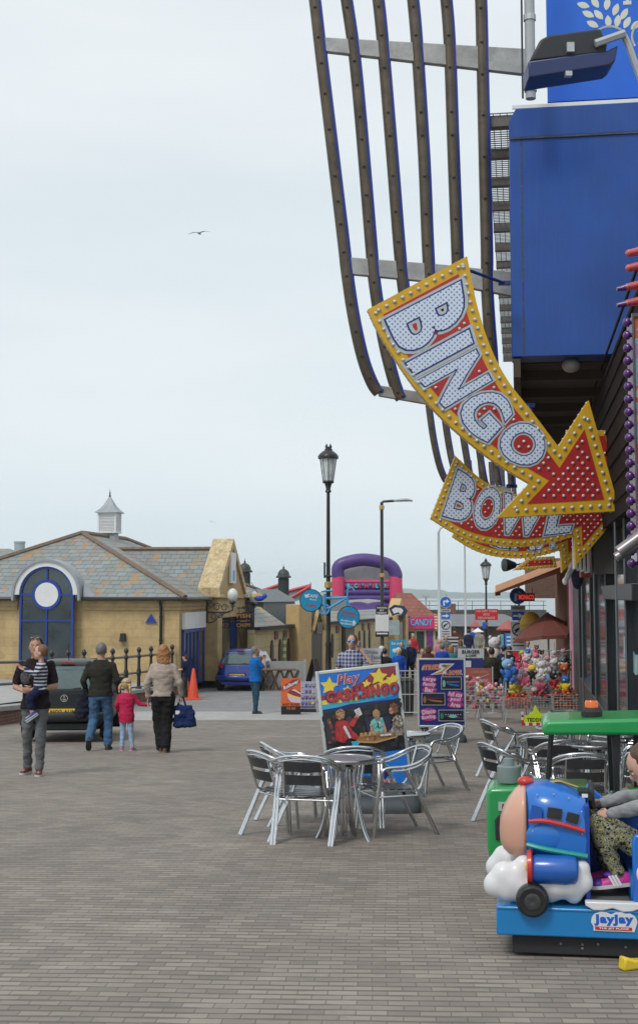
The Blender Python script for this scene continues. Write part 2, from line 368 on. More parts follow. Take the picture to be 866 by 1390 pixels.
def offset_poly(pts, d):     # 2-D inset of a counter-clockwise polygon
    n = len(pts); out = []
    ar = sum(pts[i][0] * pts[(i + 1) % n][1] - pts[(i + 1) % n][0] * pts[i][1] for i in range(n)); sg = 1 if ar > 0 else -1
    for i in range(n):
        a, b, c = V(pts[i - 1]), V(pts[i]), V(pts[(i + 1) % n]); e1 = (b - a).normalized(); e2 = (c - b).normalized()
        n1 = V((-e1.y, e1.x)) * sg; n2 = V((-e2.y, e2.x)) * sg; m = (n1 + n2); q = m.length
        m = m / q if q > 1e-6 else n1
        k = d / max(m.dot(n1), .3); out.append((b.x + m.x * k, b.y + m.y * k))
    return out
def inside(p, poly):
    x, y = p; c = False; n = len(poly)
    for i in range(n):
        x1, y1 = poly[i]; x2, y2 = poly[(i + 1) % n]
        if (y1 > y) != (y2 > y) and x < (x2 - x1) * (y - y1) / (y2 - y1) + x1: c = not c
    return c
def walk(poly, step):     # evenly spaced points round a closed outline
    out = []; n = len(poly); acc = 0
    for i in range(n):
        a, b = V(poly[i]), V(poly[(i + 1) % n]); l = (b - a).length
        while acc < l: out.append(tuple(a.lerp(b, acc / l))); acc += step
        acc -= l
    return out
# ---------------------------------------------------------------- palette
pav = brick('paving', (.30, .262, .222), (.205, .178, .152), (.125, .11, .096), .14, .085, .0024, rot=R(3), bump=.5, rows=.85,
            extra=[((.20, .185, .17), .8, .58, .4), ((.42, .39, .35), .5, .58, .35), ((.15, .135, .12), 2.7, .60, .4), ((.13, .12, .11), 9, .64, .5), ((.09, .085, .08), 26, .69, .7), ((.40, .38, .35), 31, .70, .5)])
palec = pm('pale_concrete', (.36, .36, .35), .85, var=.12, scale=1.5, dirt=.3)
tarmac = brick('grey_setts', (.25, .25, .25), (.2, .2, .2), (.12, .12, .12), .3, .3, .01, rot=R(8), bump=.2, var=.2)
stone = brick('yellow_stone', (.56, .41, .20), (.50, .36, .175), (.36, .26, .14), .62, .3, .006, plane='WZ', bump=.12, offset=.5, extra=[((.26, .19, .1), 1.1, .56, .4), ((.20, .15, .09), 4, .62, .4)], var=.3)
stonep = pm('plain_stone', (.46, .33, .165), .85, var=.18, scale=2.5, dirt=.35, grime=(.2, .15, .08))
lich = [((.40, .20, .04), 2.2, .535, .8), ((.34, .21, .06), 7, .55, .75), ((.40, .39, .33), 3.4, .60, .5)]
slate = brick('slate', (.20, .225, .24), (.145, .165, .18), (.07, .08, .085), .32, .17, .012, plane='XY', bump=.5, extra=lich, rough=.55, var=.2)
slateh = brick('slate_laps_front', (.25, .29, .30), (.19, .225, .235), (.09, .10, .10), .36, .15, .012, plane='XZ', bump=.5, extra=lich, rough=.55, var=.2)  # slate courses with dark joints, mapped for the front slopes
slatehy = brick('slate_laps_side', (.25, .29, .30), (.19, .225, .235), (.09, .10, .10), .36, .15, .012, plane='YZ', bump=.5, extra=lich, rough=.55, var=.2)
lead = pm('lead', (.30, .33, .36), .5, var=.12, scale=3, dirt=.2)
ridge = pm('ridge_tile', (.17, .125, .10), .8, var=.2, scale=4, dirt=.6, grime=(.33, .20, .06))
lichcop = pm('lichened_coping', (.52, .42, .25), .85, var=.35, scale=4, dirt=1, grime=(.30, .155, .035))
blk = pm('black_paint', (.016, .017, .018), .4, var=.2, scale=6, coat=.1)
blkm = pm('black_matt', (.02, .02, .022), .75, var=.2, scale=6)
gblue = pm('gloss_blue', (.012, .05, .30), .35, var=.1)
dglass = pm('dark_glass', (.022, .04, .048), .08, var=.5, scale=1.1, coat=.6, spec=.8)  # patchy tone in the colour imitates reflections in the panes
white = pm('white_paint', (.72, .73, .74), .5, var=.06, dirt=.12, scale=3, grime=(.5, .5, .48))
greyp = pm('grey_paint', (.38, .40, .42), .5, var=.08)
galv = pm('galvanised', (.46, .48, .49), .45, .55, var=.1, scale=10)
redbr = brick('red_brick', (.22, .07, .045), (.15, .05, .035), (.2, .17, .15), .22, .075, .01, plane='WZ', bump=.3)
copstone = pm('coping_stone', (.33, .33, .31), .85, var=.15, dirt=.3)
gold = pm('gold_band', (.55, .36, .12), .4, .5, var=.1)
orange = pm('cone_orange', (.72, .08, .03), .55, var=.1)
# ---------------------------------------------------------------- ground, sea, hills
g = bmesh.new(); xs = [-170, -120, -80, -50, -30] + [x * 2 for x in range(-10, 11)] + [30, 50, 80, 120, 170]; ys = [-30, -15] + [y * .5 for y in range(-6, 0)] + [y * 1.0 for y in range(0, 62)] + list(range(62, 200, 6))
gr = [[g.verts.new((x, y, zg(y) - (.0 if y > 0 else 0))) for x in xs] for y in ys]
for j in range(len(ys) - 1):
    for i in range(len(xs) - 1): g.faces.new([gr[j][i], gr[j][i + 1], gr[j + 1][i + 1], gr[j + 1][i]])
me = bpy.data.meshes.new('ground'); g.to_mesh(me); g.free(); me.materials.append(pav)
for p in me.polygons: p.use_smooth = True
tag(bpy.data.objects.new('ground', me), kind='structure'); col.objects.link(bpy.data.objects['ground'])
def sheet(name, x0, x1, y0, y1, dz, m, sk=0):
    b = MB(); yy = [y0 + (y1 - y0) * i / 24 for i in range(25)]; pr = None
    for y in yy:
        r = [b._v((x + sk * (y - y0), y, zg(y) + dz)) for x in (x0, x1)]
        if pr: b.face([pr[0], pr[1], r[1], r[0]])
        pr = r
    return tag(b.build(name, m), kind='structure')
sheet('path', -40, .4, 33.2, 37.2, .004, palec)
sheet('road', -60, .4, 37.2, 62, .004, tarmac)
b = MB(); b.poly([(-9000, 125, -10), (9000, 125, -10), (9000, 9000, -10), (-9000, 9000, -10)])
seam = pm('sea_water', (.20, .25, .26), .25, var=.15, scale=.02, bump=.6, bscale=.6, spec=.4)
tag(b.build('sea', seam), kind='structure')
b = MB(); b.box((0, 199.5, -6.5), (340, 1, 8.1)); tag(b.build('wall', copstone), 'weathered stone sea wall at the far edge of the promenade', 'sea wall'); bpy.data.objects['wall'].name = 'sea_wall'
# far shore
hm = pm('far_shore', (.07, .10, .06), .9, var=.3, scale=.01)
b = MB(); prev = None; D0 = 3300
for i in range(0, 241):
    x = -1600 + i * 16
    h = 12.5 + 3.0 * noise.noise(V((x * .003, 1, 0))) + 2.5 * noise.noise(V((x * .02, 5, 0))) + (4.0 if 150 < x < 330 or -820 < x < -700 else 0) * (1 + .4 * noise.noise(V((x * .05, 2, 3))))
    row = [b._v((x, D0, -10.5)), b._v((x, D0 + 40, -10.5 + h * .55)), b._v((x, D0 + 160, -10.5 + max(4, h) * 1.35)), b._v((x, D0 + 500, -10.5))]
    if prev:
        for q in range(3): b.face([prev[q], row[q], row[q + 1], prev[q + 1]])
    prev = row
tag(b.build('hills', hm, smooth=True, ang=180), kind='structure')
# air: even haze round everything up to the far shore
b = MB(); b.b2(-2600, 2600, -60, 4200, -11.5, 60)
hz = bpy.data.materials.new('haze'); hz.use_nodes = True; t = hz.node_tree; t.nodes.clear()
pv = t.nodes.new('ShaderNodeVolumePrincipled'); pv.inputs['Color'].default_value = (.86, .93, .97, 1); pv.inputs['Density'].default_value = .00024; pv.inputs['Anisotropy'].default_value = .2
o_ = t.nodes.new('ShaderNodeOutputMaterial'); t.links.new(pv.outputs[0], o_.inputs['Volume'])
HAZE = b.build('haze', hz); tag(HAZE, kind='stuff')
# ---------------------------------------------------------------- pavilion on the left (stone, slate hipped roof)
TZ = -1.62                       # top of the terrace, world height
O = P(243, 900, 46); O.z = TZ
EV = (P(243, 812, 46).z - TZ)    # eaves above the terrace
AP = EV + 2.5
pav_b = thing('pavilion', 'yellow stone pavilion with hipped slate roof, blue arched window and porch gable', 'building', O, -SA)
W, DP, a_ = 10.6, 16.4, 5.3
b = MB(); b.b2(-W, 0, 0, .3, 0, EV); b.b2(-.3, 0, .3, DP, 0, EV); b.b2(-W, -W + .3, .3, DP, 0, EV); b.b2(-W, 0, DP, DP + .3, 0, EV)
b.build('wall', stone, pav_b)
b = MB(); 
wx0_, wx1_ = [((px_ - CX) / F * 46 - O.x) / (math.cos(SA) + (px_ - CX) / F * math.sin(SA)) for px_ in (27, 115)]
for xa_, xb_ in ((-W - .05, wx0_), (wx1_, .08)): b.b2(xa_, xb_, -.06, 0, EV - .42, EV - .30); b.b2(xa_, xb_ + .02, -.1, 0, EV - .3, EV - .06)
b.b2(0.002, .1, 0, 3.6, EV - .3, EV - .06); b.b2(.002, .06, 0, 3.6, EV - .42, EV - .30)
b.b2(-W, -1, -.05, 0, 0, .45); b.build('cornice', stonep, pav_b, bevel=.015)
oh = .28
A = [(-W - oh, -oh, EV), (oh, -oh, EV), (oh, DP + oh, EV), (-W - oh, DP + oh, EV)]
r1, r2 = (-a_, a_, AP), (-a_, DP - a_, AP)
b = MB(); b.mi = 0; b.poly([A[0], A[1], r1]); b.mi = 1; b.poly([A[1], A[2], r2, r1]); b.mi = 0; b.poly([A[2], A[3], r2]); b.mi = 1; b.poly([A[3], A[0], r1, r2]); b.mi = 2; b.poly([A[3], A[2], A[1], A[0]])
rf = b.build('roof', [slateh, slatehy, blkm], pav_b)
b = MB()
for p, q in ((A[0], r1), (A[1], r1), (A[2], r2), (A[3], r2), (r1, r2)):
    p, q = V(p), V(q); b.tube([p + V((0, 0, .03)), q + V((0, 0, .03))], .1, 6)
b.build('ridge_tiles', ridge, rf)
b = MB(); b.tube([(-W - oh, -oh - .05, EV - .02), (wx0_, -oh - .05, EV - .02)], .07, 8); b.tube([(wx1_, -oh - .05, EV - .02), (oh + .05, -oh - .05, EV - .02), (oh + .05, 3.6, EV - .02)], .07, 8); b.build('gutter', blk, pav_b, smooth=True)
b = MB(); b.tube([(-.62, -oh, EV - .05), (-.62, -.1, EV - .35), (-.62, -.1, 0)], .05, 8)
for z in (.6, 1.6, 2.4): b.lathe([(.07, 0), (.07, .06)], (-.62, -.1, z), 8)
b.build('downpipe', blk, pav_b, smooth=True)
# arched window
def px2x(px): 
    # local x on the front wall for an image column
    u = (px - CX) / F; # O + x*ET : (Ox + x c)/(46 - x s) = u
    return (u * 46 - O.x) / (math.cos(SA) + u * math.sin(SA))
wx0, wx1 = px2x(35), px2x(107); wc = (wx0 + wx1) / 2; wr = (wx1 - wx0) / 2; zs = EV + .12
def arch(cx, cz, r, z0, n=24): return [(cx - r, z0)] + [(cx - r * math.cos(math.pi * i / n), cz + r * math.sin(math.pi * i / n)) for i in range(n + 1)] + [(cx + r, z0)]
b = MB(); b.M = Matrix.Translation((0, -.2, 0)); b.prism([(x, -.16, z) for x, z in arch(wc, zs, wr, .05)], (0, .12, 0)); win = b.build('window', dglass, pav_b)
b = MB(); b.M = Matrix.Translation((0, -.2, 0)); o_ = arch(wc, zs, wr, .05); i_ = arch(wc, zs, wr - .07, .05)
for k in range(len(o_) - 1): b.prism([(o_[k][0], -.22, o_[k][1]), (o_[k + 1][0], -.22, o_[k + 1][1]), (i_[k + 1][0], -.22, i_[k + 1][1]), (i_[k][0], -.22, i_[k][1])], (0, .07, 0))
b.b2(wc - .03, wc + .03, -.215, -.165, .05, zs - .42); b.b2(wc - .03, wc + .03, -.215, -.165, zs + .42, zs + wr - .05)
b.b2(wc - wr, wc - .42, -.215, -.165, zs - .03, zs + .03); b.b2(wc + .42, wc + wr, -.215, -.165, zs - .03, zs + .03)
b.b2(wc - wr, wc + wr, -.213, -.165, zs - .92, zs - .86)
for k in range(28):
    a0, a1 = 2 * math.pi * k / 28, 2 * math.pi * (k + 1) / 28
    b.prism([(wc + .42 * math.cos(a0), -.23, zs + .42 * math.sin(a0)), (wc + .42 * math.cos(a1), -.23, zs + .42 * math.sin(a1)), (wc + .52 * math.cos(a1), -.23, zs + .52 * math.sin(a1)), (wc + .52 * math.cos(a0), -.23, zs + .52 * math.sin(a0))], (0, .07, 0))
b.build('window_frame', gblue, win)
b = MB(); b.lathe([(.42, 0), (.42, .05)], (wc, -.435, zs), 28, 'Y'); b.build('clock_disc', white, win)
b = MB(); o_ = arch(wc, zs, wr + .18, EV - .1); i_ = arch(wc, zs, wr + .005, EV - .1)
for k in range(1, len(o_) - 2): b.prism([(o_[k][0], -.5, o_[k][1]), (o_[k + 1][0], -.5, o_[k + 1][1]), (i_[k + 1][0], -.5, i_[k + 1][1]), (i_[k][0], -.5, i_[k][1])], (0, .5, 0))
b.build('arch_surround', white, pav_b)
b = MB(); o2 = arch(wc, zs, wr + .26, EV - .08); i2 = arch(wc, zs, wr + .182, EV - .08)
for k in range(len(o2) - 1):
    sp = .28 if k < 2 or k > len(o2) - 4 else 0
    b.prism([(o2[k][0], -.56, o2[k][1]), (o2[k + 1][0], -.56, o2[k + 1][1]), (i2[k + 1][0], -.56, i2[k + 1][1]), (i2[k][0], -.56, i2[k][1])], (0, .75, 0))
for s_ in (-1, 1): b.prism([(wc + s_ * (wr + .3), -.34, EV + .0), (wc + s_ * (wr + .78), -.34, EV + .0), (wc + s_ * (wr + .3), -.2, EV + .5)], (0, .3, 0))
b.build('dormer_flashing', lead, pav_b)
b = MB(); x = px2x(207); z = 2.36; b.prism([(x - .2, -.06, z - .14), (x + .2, -.06, z - .14), (x, -.06, z + .17)], (0, .05, 0)); b.build('alarm_box', gblue, pav_b)
b = MB(); x = px2x(170); b.box((x, -.09, 1.72), (.22, .18, .28), top=.75); b.build('wall_lamp', blkm, pav_b, bevel=.02)
# street side: door under a blank fascia
b = MB(); b.b2(.002, .06, .35, 3.35, 0.02, EV - 1.12); dr = b.build('door', dglass, pav_b)
b = MB()
for y in (.32, .85, 1.35, 1.9, 2.45, 3.3): b.b2(.04, .1, y, y + .08, .02, EV - 1.12)
b.b2(.04, .1, .32, 3.38, .02, .14); b.b2(.04, .1, .32, 3.38, EV - 1.2, EV - 1.1); b.build('door_frame', gblue, dr)
b = MB(); b.b2(.01, .14, .3, 1.78, EV - 1.08, EV - .5); b.b2(.01, .14, 1.82, 3.4, EV - 1.08, EV - .5); b.build('fascia_board', white, pav_b, bevel=.01)
# porch wing
s0, s1, xp = 3.75, 8.5, .5; sm = (s0 + s1) / 2; GA = P(305, 733, 52).z - TZ; SP = EV + .38
b = MB()
b.b2(-.05, xp, s0, s0 + .75, 0, EV + .1); b.b2(-.05, xp, s1 - .75, s1, 0, EV + .1); b.b2(-.05, xp - .02, s0 + .75, s1 - .75, EV - .75, EV + .1)
b.b2(-.05, xp - .25, s0 + 1.9, s0 + 2.25, 0, EV - .75)
b.prism([(xp - .38, s0, EV + .1), (xp - .38, s1, EV + .1), (xp - .38, sm, GA - .22)], (.36, 0, 0)); b.build('porch', stonep, pav_b, bevel=.01)
b = MB()
for y, s_ in ((s0, 1), (s1, -1)):
    b.prism([(-.25, y - .1 * s_, SP - .28), (-.25, y - .1 * s_, SP), (-.25, sm, GA + .05), (-.25, sm, GA - .3)], (xp + .33, 0, 0))
    b.b2(-.3, xp + .14, min(y - .16 * s_, y + .5 * s_), max(y - .16 * s_, y + .5 * s_), SP - .36, SP - .24)
b.build('gable_coping', lichcop, pav_b)
b = MB(); b.b2(-.06, xp + .09, s0 - .08, s1 + .08, EV - .02, EV + .1); b.build('string_course', stonep, pav_b, bevel=.01)
b = MB()
zr = P(240, 746, 52).z - TZ
for y, q in ((s0 - .0, 0), (s1, 0)): b.poly([(-.25, y, EV + .02), (-.25, sm, zr), (-a_ + .6, sm, zr), (-a_ * .5, y, EV + .02)], 0)
wr_ = b.build('wing_roof', [slateh], pav_b); b = MB(); b.tube([(-.25, sm, zr + .04), (-a_ + .7, sm, zr + .04)], .09, 6); b.build('ridge_tiles', ridge, wr_)
b = MB(); b.b2(xp - .2, xp - .12, s0 + .78, s0 + 1.0, 0, EV - 1.2); b.build('porch_door', gblue, pav_b); b = MB(); b.b2(xp - .2, xp - .12, s1 - 1.5, s1 - .78, 0, 2.1); b.build('porch_window', gblue, pav_b)
b = MB(); b.b2(xp - .25, xp - .19, s0 + 1.0, s1 - .78, 0, EV - .78); b.build('porch_glazing', dglass, pav_b)
b = MB(); b.b2(xp + .0, xp + .1, sm - .55, sm + .35, EV + .55, EV + 1.75); b.build('gable_sign', white, pav_b, bevel=.01)
b = MB(); b.b2(xp + .102, xp + .106, sm - .25, sm + .1, EV + .65, EV + 1.05); b.build('sign_print', pm('pale_blue_print', (.1, .35, .55), .5), pav_b)
# cupola
cp = thing('cupola', 'white louvred cupola with pagoda roof and finial on the slate ridge', 'cupola')
cp.parent = pav_b; cp.location = (-a_, 8.8, AP - .25); 
for k_ in ('label', 'category'): del cp[k_]
cp.scale = (.80, .80, .9)
b = MB(); b.box((0, 0, .22), (.86, .86, .5), top=.85); b.build('lead_base', lead, cp, bevel=.01)
b = MB(); b.b2(-.5, .5, -.5, .5, .46, .56); b.b2(-.44, .44, -.44, .44, .56, 1.36); b.b2(-.5, .5, -.5, .5, 1.32, 1.4)
for s_ in (-1, 1):
    for k in range(10):
        z = .62 + k * .068
        b.box((0, s_ * .45, z), (.72, .07, .02), rx=-s_ * R(35)); b.box((s_ * .45, 0, z), (.07, .72, .02), ry=s_ * R(35))
    for q in (-1, 1): b.b2(s_ * .44 - .05, s_ * .44 + .05, q * .44 - .05, q * .44 + .05, .54, 1.36)
b.build('louvre_box', white, cp)
b = MB(); pr = [(.62, 1.4), (.6, 1.44), (.42, 1.58), (.27, 1.76), (.14, 1.98), (.05, 2.14), (.03, 2.16)]
b.skin([[b._v((x * r, y * r, z)) for x, y in ((-1, -1), (1, -1), (1, 1), (-1, 1))] for r, z in pr]); b.build('cap_roof', lead, cp)
b = MB(); b.lathe([(.03, 2.14), (.07, 2.2), (.025, 2.26), (.05, 2.32), (.02, 2.38), (.004, 2.56)], (0, 0, 0), 10); b.build('finial', blk, cp, smooth=True)
# globe lamps on scrolled brackets
def globe(px, py, d, lab):
    c = P(px, py, d); t = thing('globe_lamp', lab, 'wall lamp', c, -SA, 'globe lamps on the porch')
    b = MB(); b.ball((0, 0, 0), (.19, .19, .25), 16, 10); b.build('globe', pm('opal_glass', (.62, .64, .62), .25, var=.1, scale=8, dirt=.15), t, smooth=True, ang=180)
    b = MB(); b.lathe([(.05, -.42), (.09, -.4), (.05, -.34), (.14, -.26), (.1, -.2)], (0, 0, 0), 12)
    b.tube([(0, 0, -.4), (0, 0, -.55), (-.25, 0, -.62), (-.95, 0, -.62)], .03, 6); b.tube([(-.95, 0, -.2), (-.95, 0, -1.0)], .04, 6)
    for (x, z, r) in ((-.3, -.45, .13), (-.58, -.42, .15), (-.8, -.35, .11), (-.45, -.75, .1), (-.7, -.78, .13)):
        b.tube([(x + r * math.cos(a) * (1 - a / 14), 0, z + r * math.sin(a) * (1 - a / 14)) for a in [k * .5 for k in range(16)]], .018, 5)
    b.tube(catmull([(-.95, 0, -1.0), (-.7, 0, -.95), (-.4, 0, -.7), (-.1, 0, -.6)]), .022, 5)
    b.build('bracket', blk, t, smooth=True); return t
globe(316, 808, 48.6, 'opal globe lamp nearest the corner of the pavilion, on black scrolled bracket')
globe(345, 811, 54, 'opal globe lamp above the fish and chips board, on black scrolled bracket')
# hanging board
c = P(331, 842.5, 53); t = thing('hanging_sign', 'dark blue fish and chips board with gold letters under a porch lamp', 'sign', c, -SA)
b = MB(); b.box((0, 0, 0), (.66, .06, .60)); b.build('board', pm('sign_navy', (.015, .02, .09), .4), t, bevel=.008)
b = MB(); y = -.035
b.text('FISH', .17, TM(0, y, .19), .05, fit=.56); b.text('and', .1, TM(0, y, 0), .03, fit=.26); b.text('CHIPS', .17, TM(0, y, -.18), .05, fit=.58)
b.b2(-.28, -.16, y, y + .002, -.01, .01); b.b2(.16, .28, y, y + .002, -.01, .01); b.build('lettering', pm('gold_letter', (.72, .38, .05), .5), t)
b = MB(); b.tube([(-.2, 0, .3), (-.2, 0, .5)], .01, 5); b.tube([(.2, 0, .3), (.2, 0, .5)], .01, 5); b.tube([(-.9, 0, .5), (.35, 0, .5)], .02, 5); b.build('hanger', blk, t)
# terrace wall beside the railing, with brick face
q0 = P(-60, 900, 28.6); q1 = P(243, 900, 46.0); 
t = thing('terrace_wall', 'low red brick terrace wall with grey coping under the black railing', 'wall', (q0.x, q0.y, 0), 0)
dirw = V((q1.x - q0.x, q1.y - q0.y, 0)); Lw = dirw.length; dirw.normalize(); nx = V((-dirw.y, dirw.x, 0))
b = MB(); bc = MB(); bt = MB()
for k in range(24):
    a, c = k / 24 * Lw, (k + 1) / 24 * Lw
    pa, pc = V((0, 0, 0)) + dirw * a, dirw * c; ya, yc = q0.y + pa.y, q0.y + pc.y
    def topz(y): return max(zg(y) + .42, -1.0 - .62 * (y - 29) / 17) 
    za, zc = topz(ya), topz(yc)
    for (mb, off0, off1, z0a, z0c, z1a, z1c) in ((b, 0, .35, zg(ya) - .3, zg(yc) - .3, za - .1, zc - .1), (bc, -.06, .42, za - .1, zc - .1, za, zc)):
        v = [mb._v(p + nx * o + V((0, 0, z))) for p, z0, z1 in ((pa, z0a, z1a), (pc, z0c, z1c)) for o in (off0, off1) for z in (z0, z1)]
        for f in ((0, 1, 5, 4), (2, 6, 7, 3), (1, 3, 7, 5), (0, 4, 6, 2)) + (((0, 2, 3, 1),) if k == 0 else ()) + (((4, 5, 7, 6),) if k == 23 else ()): mb.face([v[i] for i in f])
b.build('brick_face', redbr, t); bc.build('coping', copstone, t)
b = MB(); e0 = q0 + nx * .42; e1 = q1 + nx * .42; far = q0 + V((-34, 10, 0)); far2 = q1 + V((-34, 22, 0)); e2 = q1 + dirw * 8 + nx * 1.2
def zt(y): return max(zg(y) + .40, -1.02 - .62 * (y - 29) / 17)
b.poly([(e0.x, e0.y, zt(e0.y)), (e1.x, e1.y, zt(e1.y)), (e1.x - 3, e1.y + 25, -1.62), (far2.x, far2.y, -1.62), (far.x, far.y, zt(e0.y))]); tag(b.build('terrace_path', palec), kind='structure')
# railing
def rail_run(pxs, label):
    pts = []
    for px in pxs:
        u = (px - CX) / F; k = (u * q0.y - q0.x) / (dirw.x - u * dirw.y); p = q0 + dirw * k + nx * .17; pts.append(p)
    t = thing('railing', label, 'railing', (pts[0].x, pts[0].y, 0)); o = V((pts[0].x, pts[0].y, 0)); H = []
    for p in pts:
        zb = zt(p.y); c = V((p.x - o.x, p.y - o.y, zb)); b = MB(); H.append(c)
        b.lathe([(.10, -.02), (.10, .06), (.06, .1), (.05, .4), (.07, .44), (.07, .60), (.05, .66), (.042, .96), (.07, .99), (.07, 1.06), (.04, 1.1), (.035, 1.14), (.062, 1.17), (.078, 1.225), (.055, 1.285), (.015, 1.32)], c, 12)
        b.build('post', blk, t, smooth=True)
    for h, r in ((1.03, .035), (.52, .035)):
        b = MB(); b.tube([c + V((0, 0, h)) for c in H], r, 8); b.build('rail', pm('rail_grey_black', (.05, .055, .06), .4, .3), t, smooth=True)
rail_run([-30, 2, 58, 82, 104, 125, 145, 163, 181, 198, 214, 228, 242], 'black cast iron railing with ball-topped posts and two rails on the terrace wall')
# ---------------------------------------------------------------- things by the pavilion door
def cone(px, d, h, lab):
    c = gpt(px, d); t = thing('traffic_cone', lab, 'traffic cone', c, .3, 'traffic cones by the door')
    b = MB(); b.lathe([(.19 * h, .04), (.045 * h, h - .04), (.03 * h, h)], (0, 0, 0), 16); b.build('cone', orange, t, smooth=True)
    b = MB(); b.b2(-.25 * h, .25 * h, -.25 * h, .25 * h, 0, .045); b.build('base', orange, t, bevel=.01)
cone(263, 43.5, 1.0, 'taller orange traffic cone beside the boy in the cap'); cone(254, 44.3, .72, 'shorter orange traffic cone behind the taller cone')
# ---------------------------------------------------------------- roofs beyond the pavilion, far left
def simple_roof(lab, px0, px1, d, zr, ze, dep, mat_w, mat_r):
    a, c = P(px0, 806, d), P(px1, 806, d); w_ = c.x - a.x
    t = thing('far_building', lab, 'building', (a.x, d, zg(d)))
    b = MB(); b.b2(0, w_, 0, dep, 0, ze - zg(d)); b.build('wall', mat_w, t)
    b = MB(); z0, z1 = ze - zg(d), zr - zg(d)
    b.skin([[b._v((-.3, -.3, z0)), b._v((w_ + .3, -.3, z0)), b._v((w_ + .3, dep + .3, z0)), b._v((-.3, dep + .3, z0))], [b._v((w_ * .2, dep / 2, z1)), b._v((w_ * .8, dep / 2, z1)), b._v((w_ * .8, dep / 2 + .1, z1)), b._v((w_ * .2, dep / 2 + .1, z1))]]); b.build('roof', mat_r, t)
    return t
simple_roof('grey slate roof just showing behind the left end of the stone pavilion', -160, 22, 78, P(0, 744, 82).z, P(0, 768, 78).z, 10, stonep, slateh)
c = P(27, 753, 76); t = thing('vent_stack', 'pale green metal vent stack rising behind the pavilion roof', 'vent', (c.x, c.y, zg(76)))
b = MB(); h = P(27, 735, 76).z - zg(76); b.lathe([(.30, 0), (.30, h - .1), (.33, h - .1), (.33, h)], (0, 0, 0), 20); b.build('stack', pm('pale_metal', (.33, .40, .42), .5, var=.1), t, smooth=True)
# turrets with domed caps
for px, ytop, d, lab in ((332.5, 759, 62, 'dark domed turret just right of the porch gable'), (385, 767, 64, 'dark domed turret above the low café roofs')):
    c = P(px, ytop, d); t = thing('turret', lab, 'turret', (c.x, c.y, zg(d)), 0, 'dark domed turrets'); h = c.z - zg(d)
    dk = pm('weathered_black_metal', (.035, .045, .045), .5, var=.4, scale=5, dirt=.4, grime=(.1, .12, .11))
    b = MB(); b.lathe([(.30, 0), (.30, h - 1.75), (.24, h - 1.7), (.24, h - .6)], (0, 0, 0), 20); b.build('drum', dk, t, smooth=True)
    b = MB(); b.lathe([(.30, h - .62), (.37, h - .6), (.36, h - .54), (.29, h - .5), (.27, h - .38), (.2, h - .26), (.08, h - .19), (.04, h - .17), (.05, h - .12), (.015, h - .06), (.004, h + .06)], (0, 0, 0), 24); b.build('dome', dk, t, smooth=True)
    b = MB()
    for k in range(12):
        a = k * math.pi / 6; b.box((math.cos(a) * .245, math.sin(a) * .245, h - 1.15), (.03, .05, 1.0), rz=a)
    b.build('ribs', dk, t)
# ---------------------------------------------------------------- cream building with oval panels
A0 = P(346, 855, 52); B0 = P(562, 840, 80); zA = zg(52) - .1
wd = V((B0.x - A0.x, B0.y - A0.y, 0)); wang = math.atan2(wd.y, wd.x)
cream = brick('cream_render', (.50, .40, .22), (.47, .375, .20), (.36, .28, .14), 1.6, .55, .02, plane='XZ', bump=.1, offset=0, var=.15)
creamp = pm('cream_plain', (.52, .36, .16), .8, var=.12, scale=2)
brown = pm('oval_brown', (.035, .02, .018), .5)
eh = A0.z - zA
t = thing('cafe_row', 'long cream café building with dark oval panels and a gabled entrance', 'building', (A0.x, A0.y, zA), wang); CAFE = t
def wx(px):    # distance along the wall for an image column
    u = (px - CX) / F; return (u * A0.y - A0.x) / (math.cos(wang) - u * math.sin(wang))
WL = wx(549) - 3
def wxy(px, y):    # the same for a line set back by y
    u = (px - CX) / F; ox, oy = A0.x - y * math.sin(wang), A0.y + y * math.cos(wang); return (u * oy - ox) / (math.cos(wang) - u * math.sin(wang))
b = MB(); b.b2(0, WL + 3, 0, .3, -.5, eh); b.b2(wx(440), WL + 3, .3, 1.6, -.5, eh); b.build('wall', cream, t)
b = MB(); b.b2(0, WL + 3.2, -.25, .3, eh, eh + .12); b.build('eaves', blkm, t)
b = MB()
la, lb, lc = wxy(346, -.2), wxy(346, 1.0), wxy(346, 1.9); ra, rb, rc_ = wxy(388, -.2), wxy(354, 1.0), wxy(372, 1.9)
b.poly([(la, -.2, eh + .12), (ra, -.2, eh + .12), (rb, 1.0, eh + .85), (lb, 1.0, eh + .85)]); b.poly([(lb, 1.0, eh + .85), (rb, 1.0, eh + .85), (rc_, 1.9, eh + .1), (lc, 1.9, eh + .1)]); b.poly([(ra, -.2, eh + .12), (rc_, 1.9, eh + .1), (rb, 1.0, eh + .85)])
x0 = wx(432); b.poly([(x0, -.2, eh + .12), (WL + 3, -.2, eh + .12), (WL + 3, .8, eh + .55), (x0, .8, eh + .55)]); b.poly([(x0, .8, eh + .55), (WL + 3, .8, eh + .55), (WL + 3, 1.9, eh - .1), (x0, 1.9, eh - .1)])
rf = b.build('roof', slateh, t)
b = MB(); x0, x1 = wx(396), wx(436); b.b2(x0, x1, 1.25, 2.6, eh - .3, eh + 1.05)
b.skin([[b._v((x0 - .2, 1.15, eh + 1.05)), b._v((x1 + .2, 1.15, eh + 1.05)), b._v((x1 + .2, 2.7, eh + 1.05)), b._v((x0 - .2, 2.7, eh + 1.05))], [b._v((x0 + .9, 1.8, eh + 1.6)), b._v((x1 - .9, 1.8, eh + 1.6)), b._v((x1 - .9, 2.0, eh + 1.6)), b._v((x0 + .9, 2.0, eh + 1.6))]])
b.build('roof_plant_housing', pm('grey_lead_cladding', (.16, .18, .19), .6, var=.15, dirt=.2), t); b = MB()
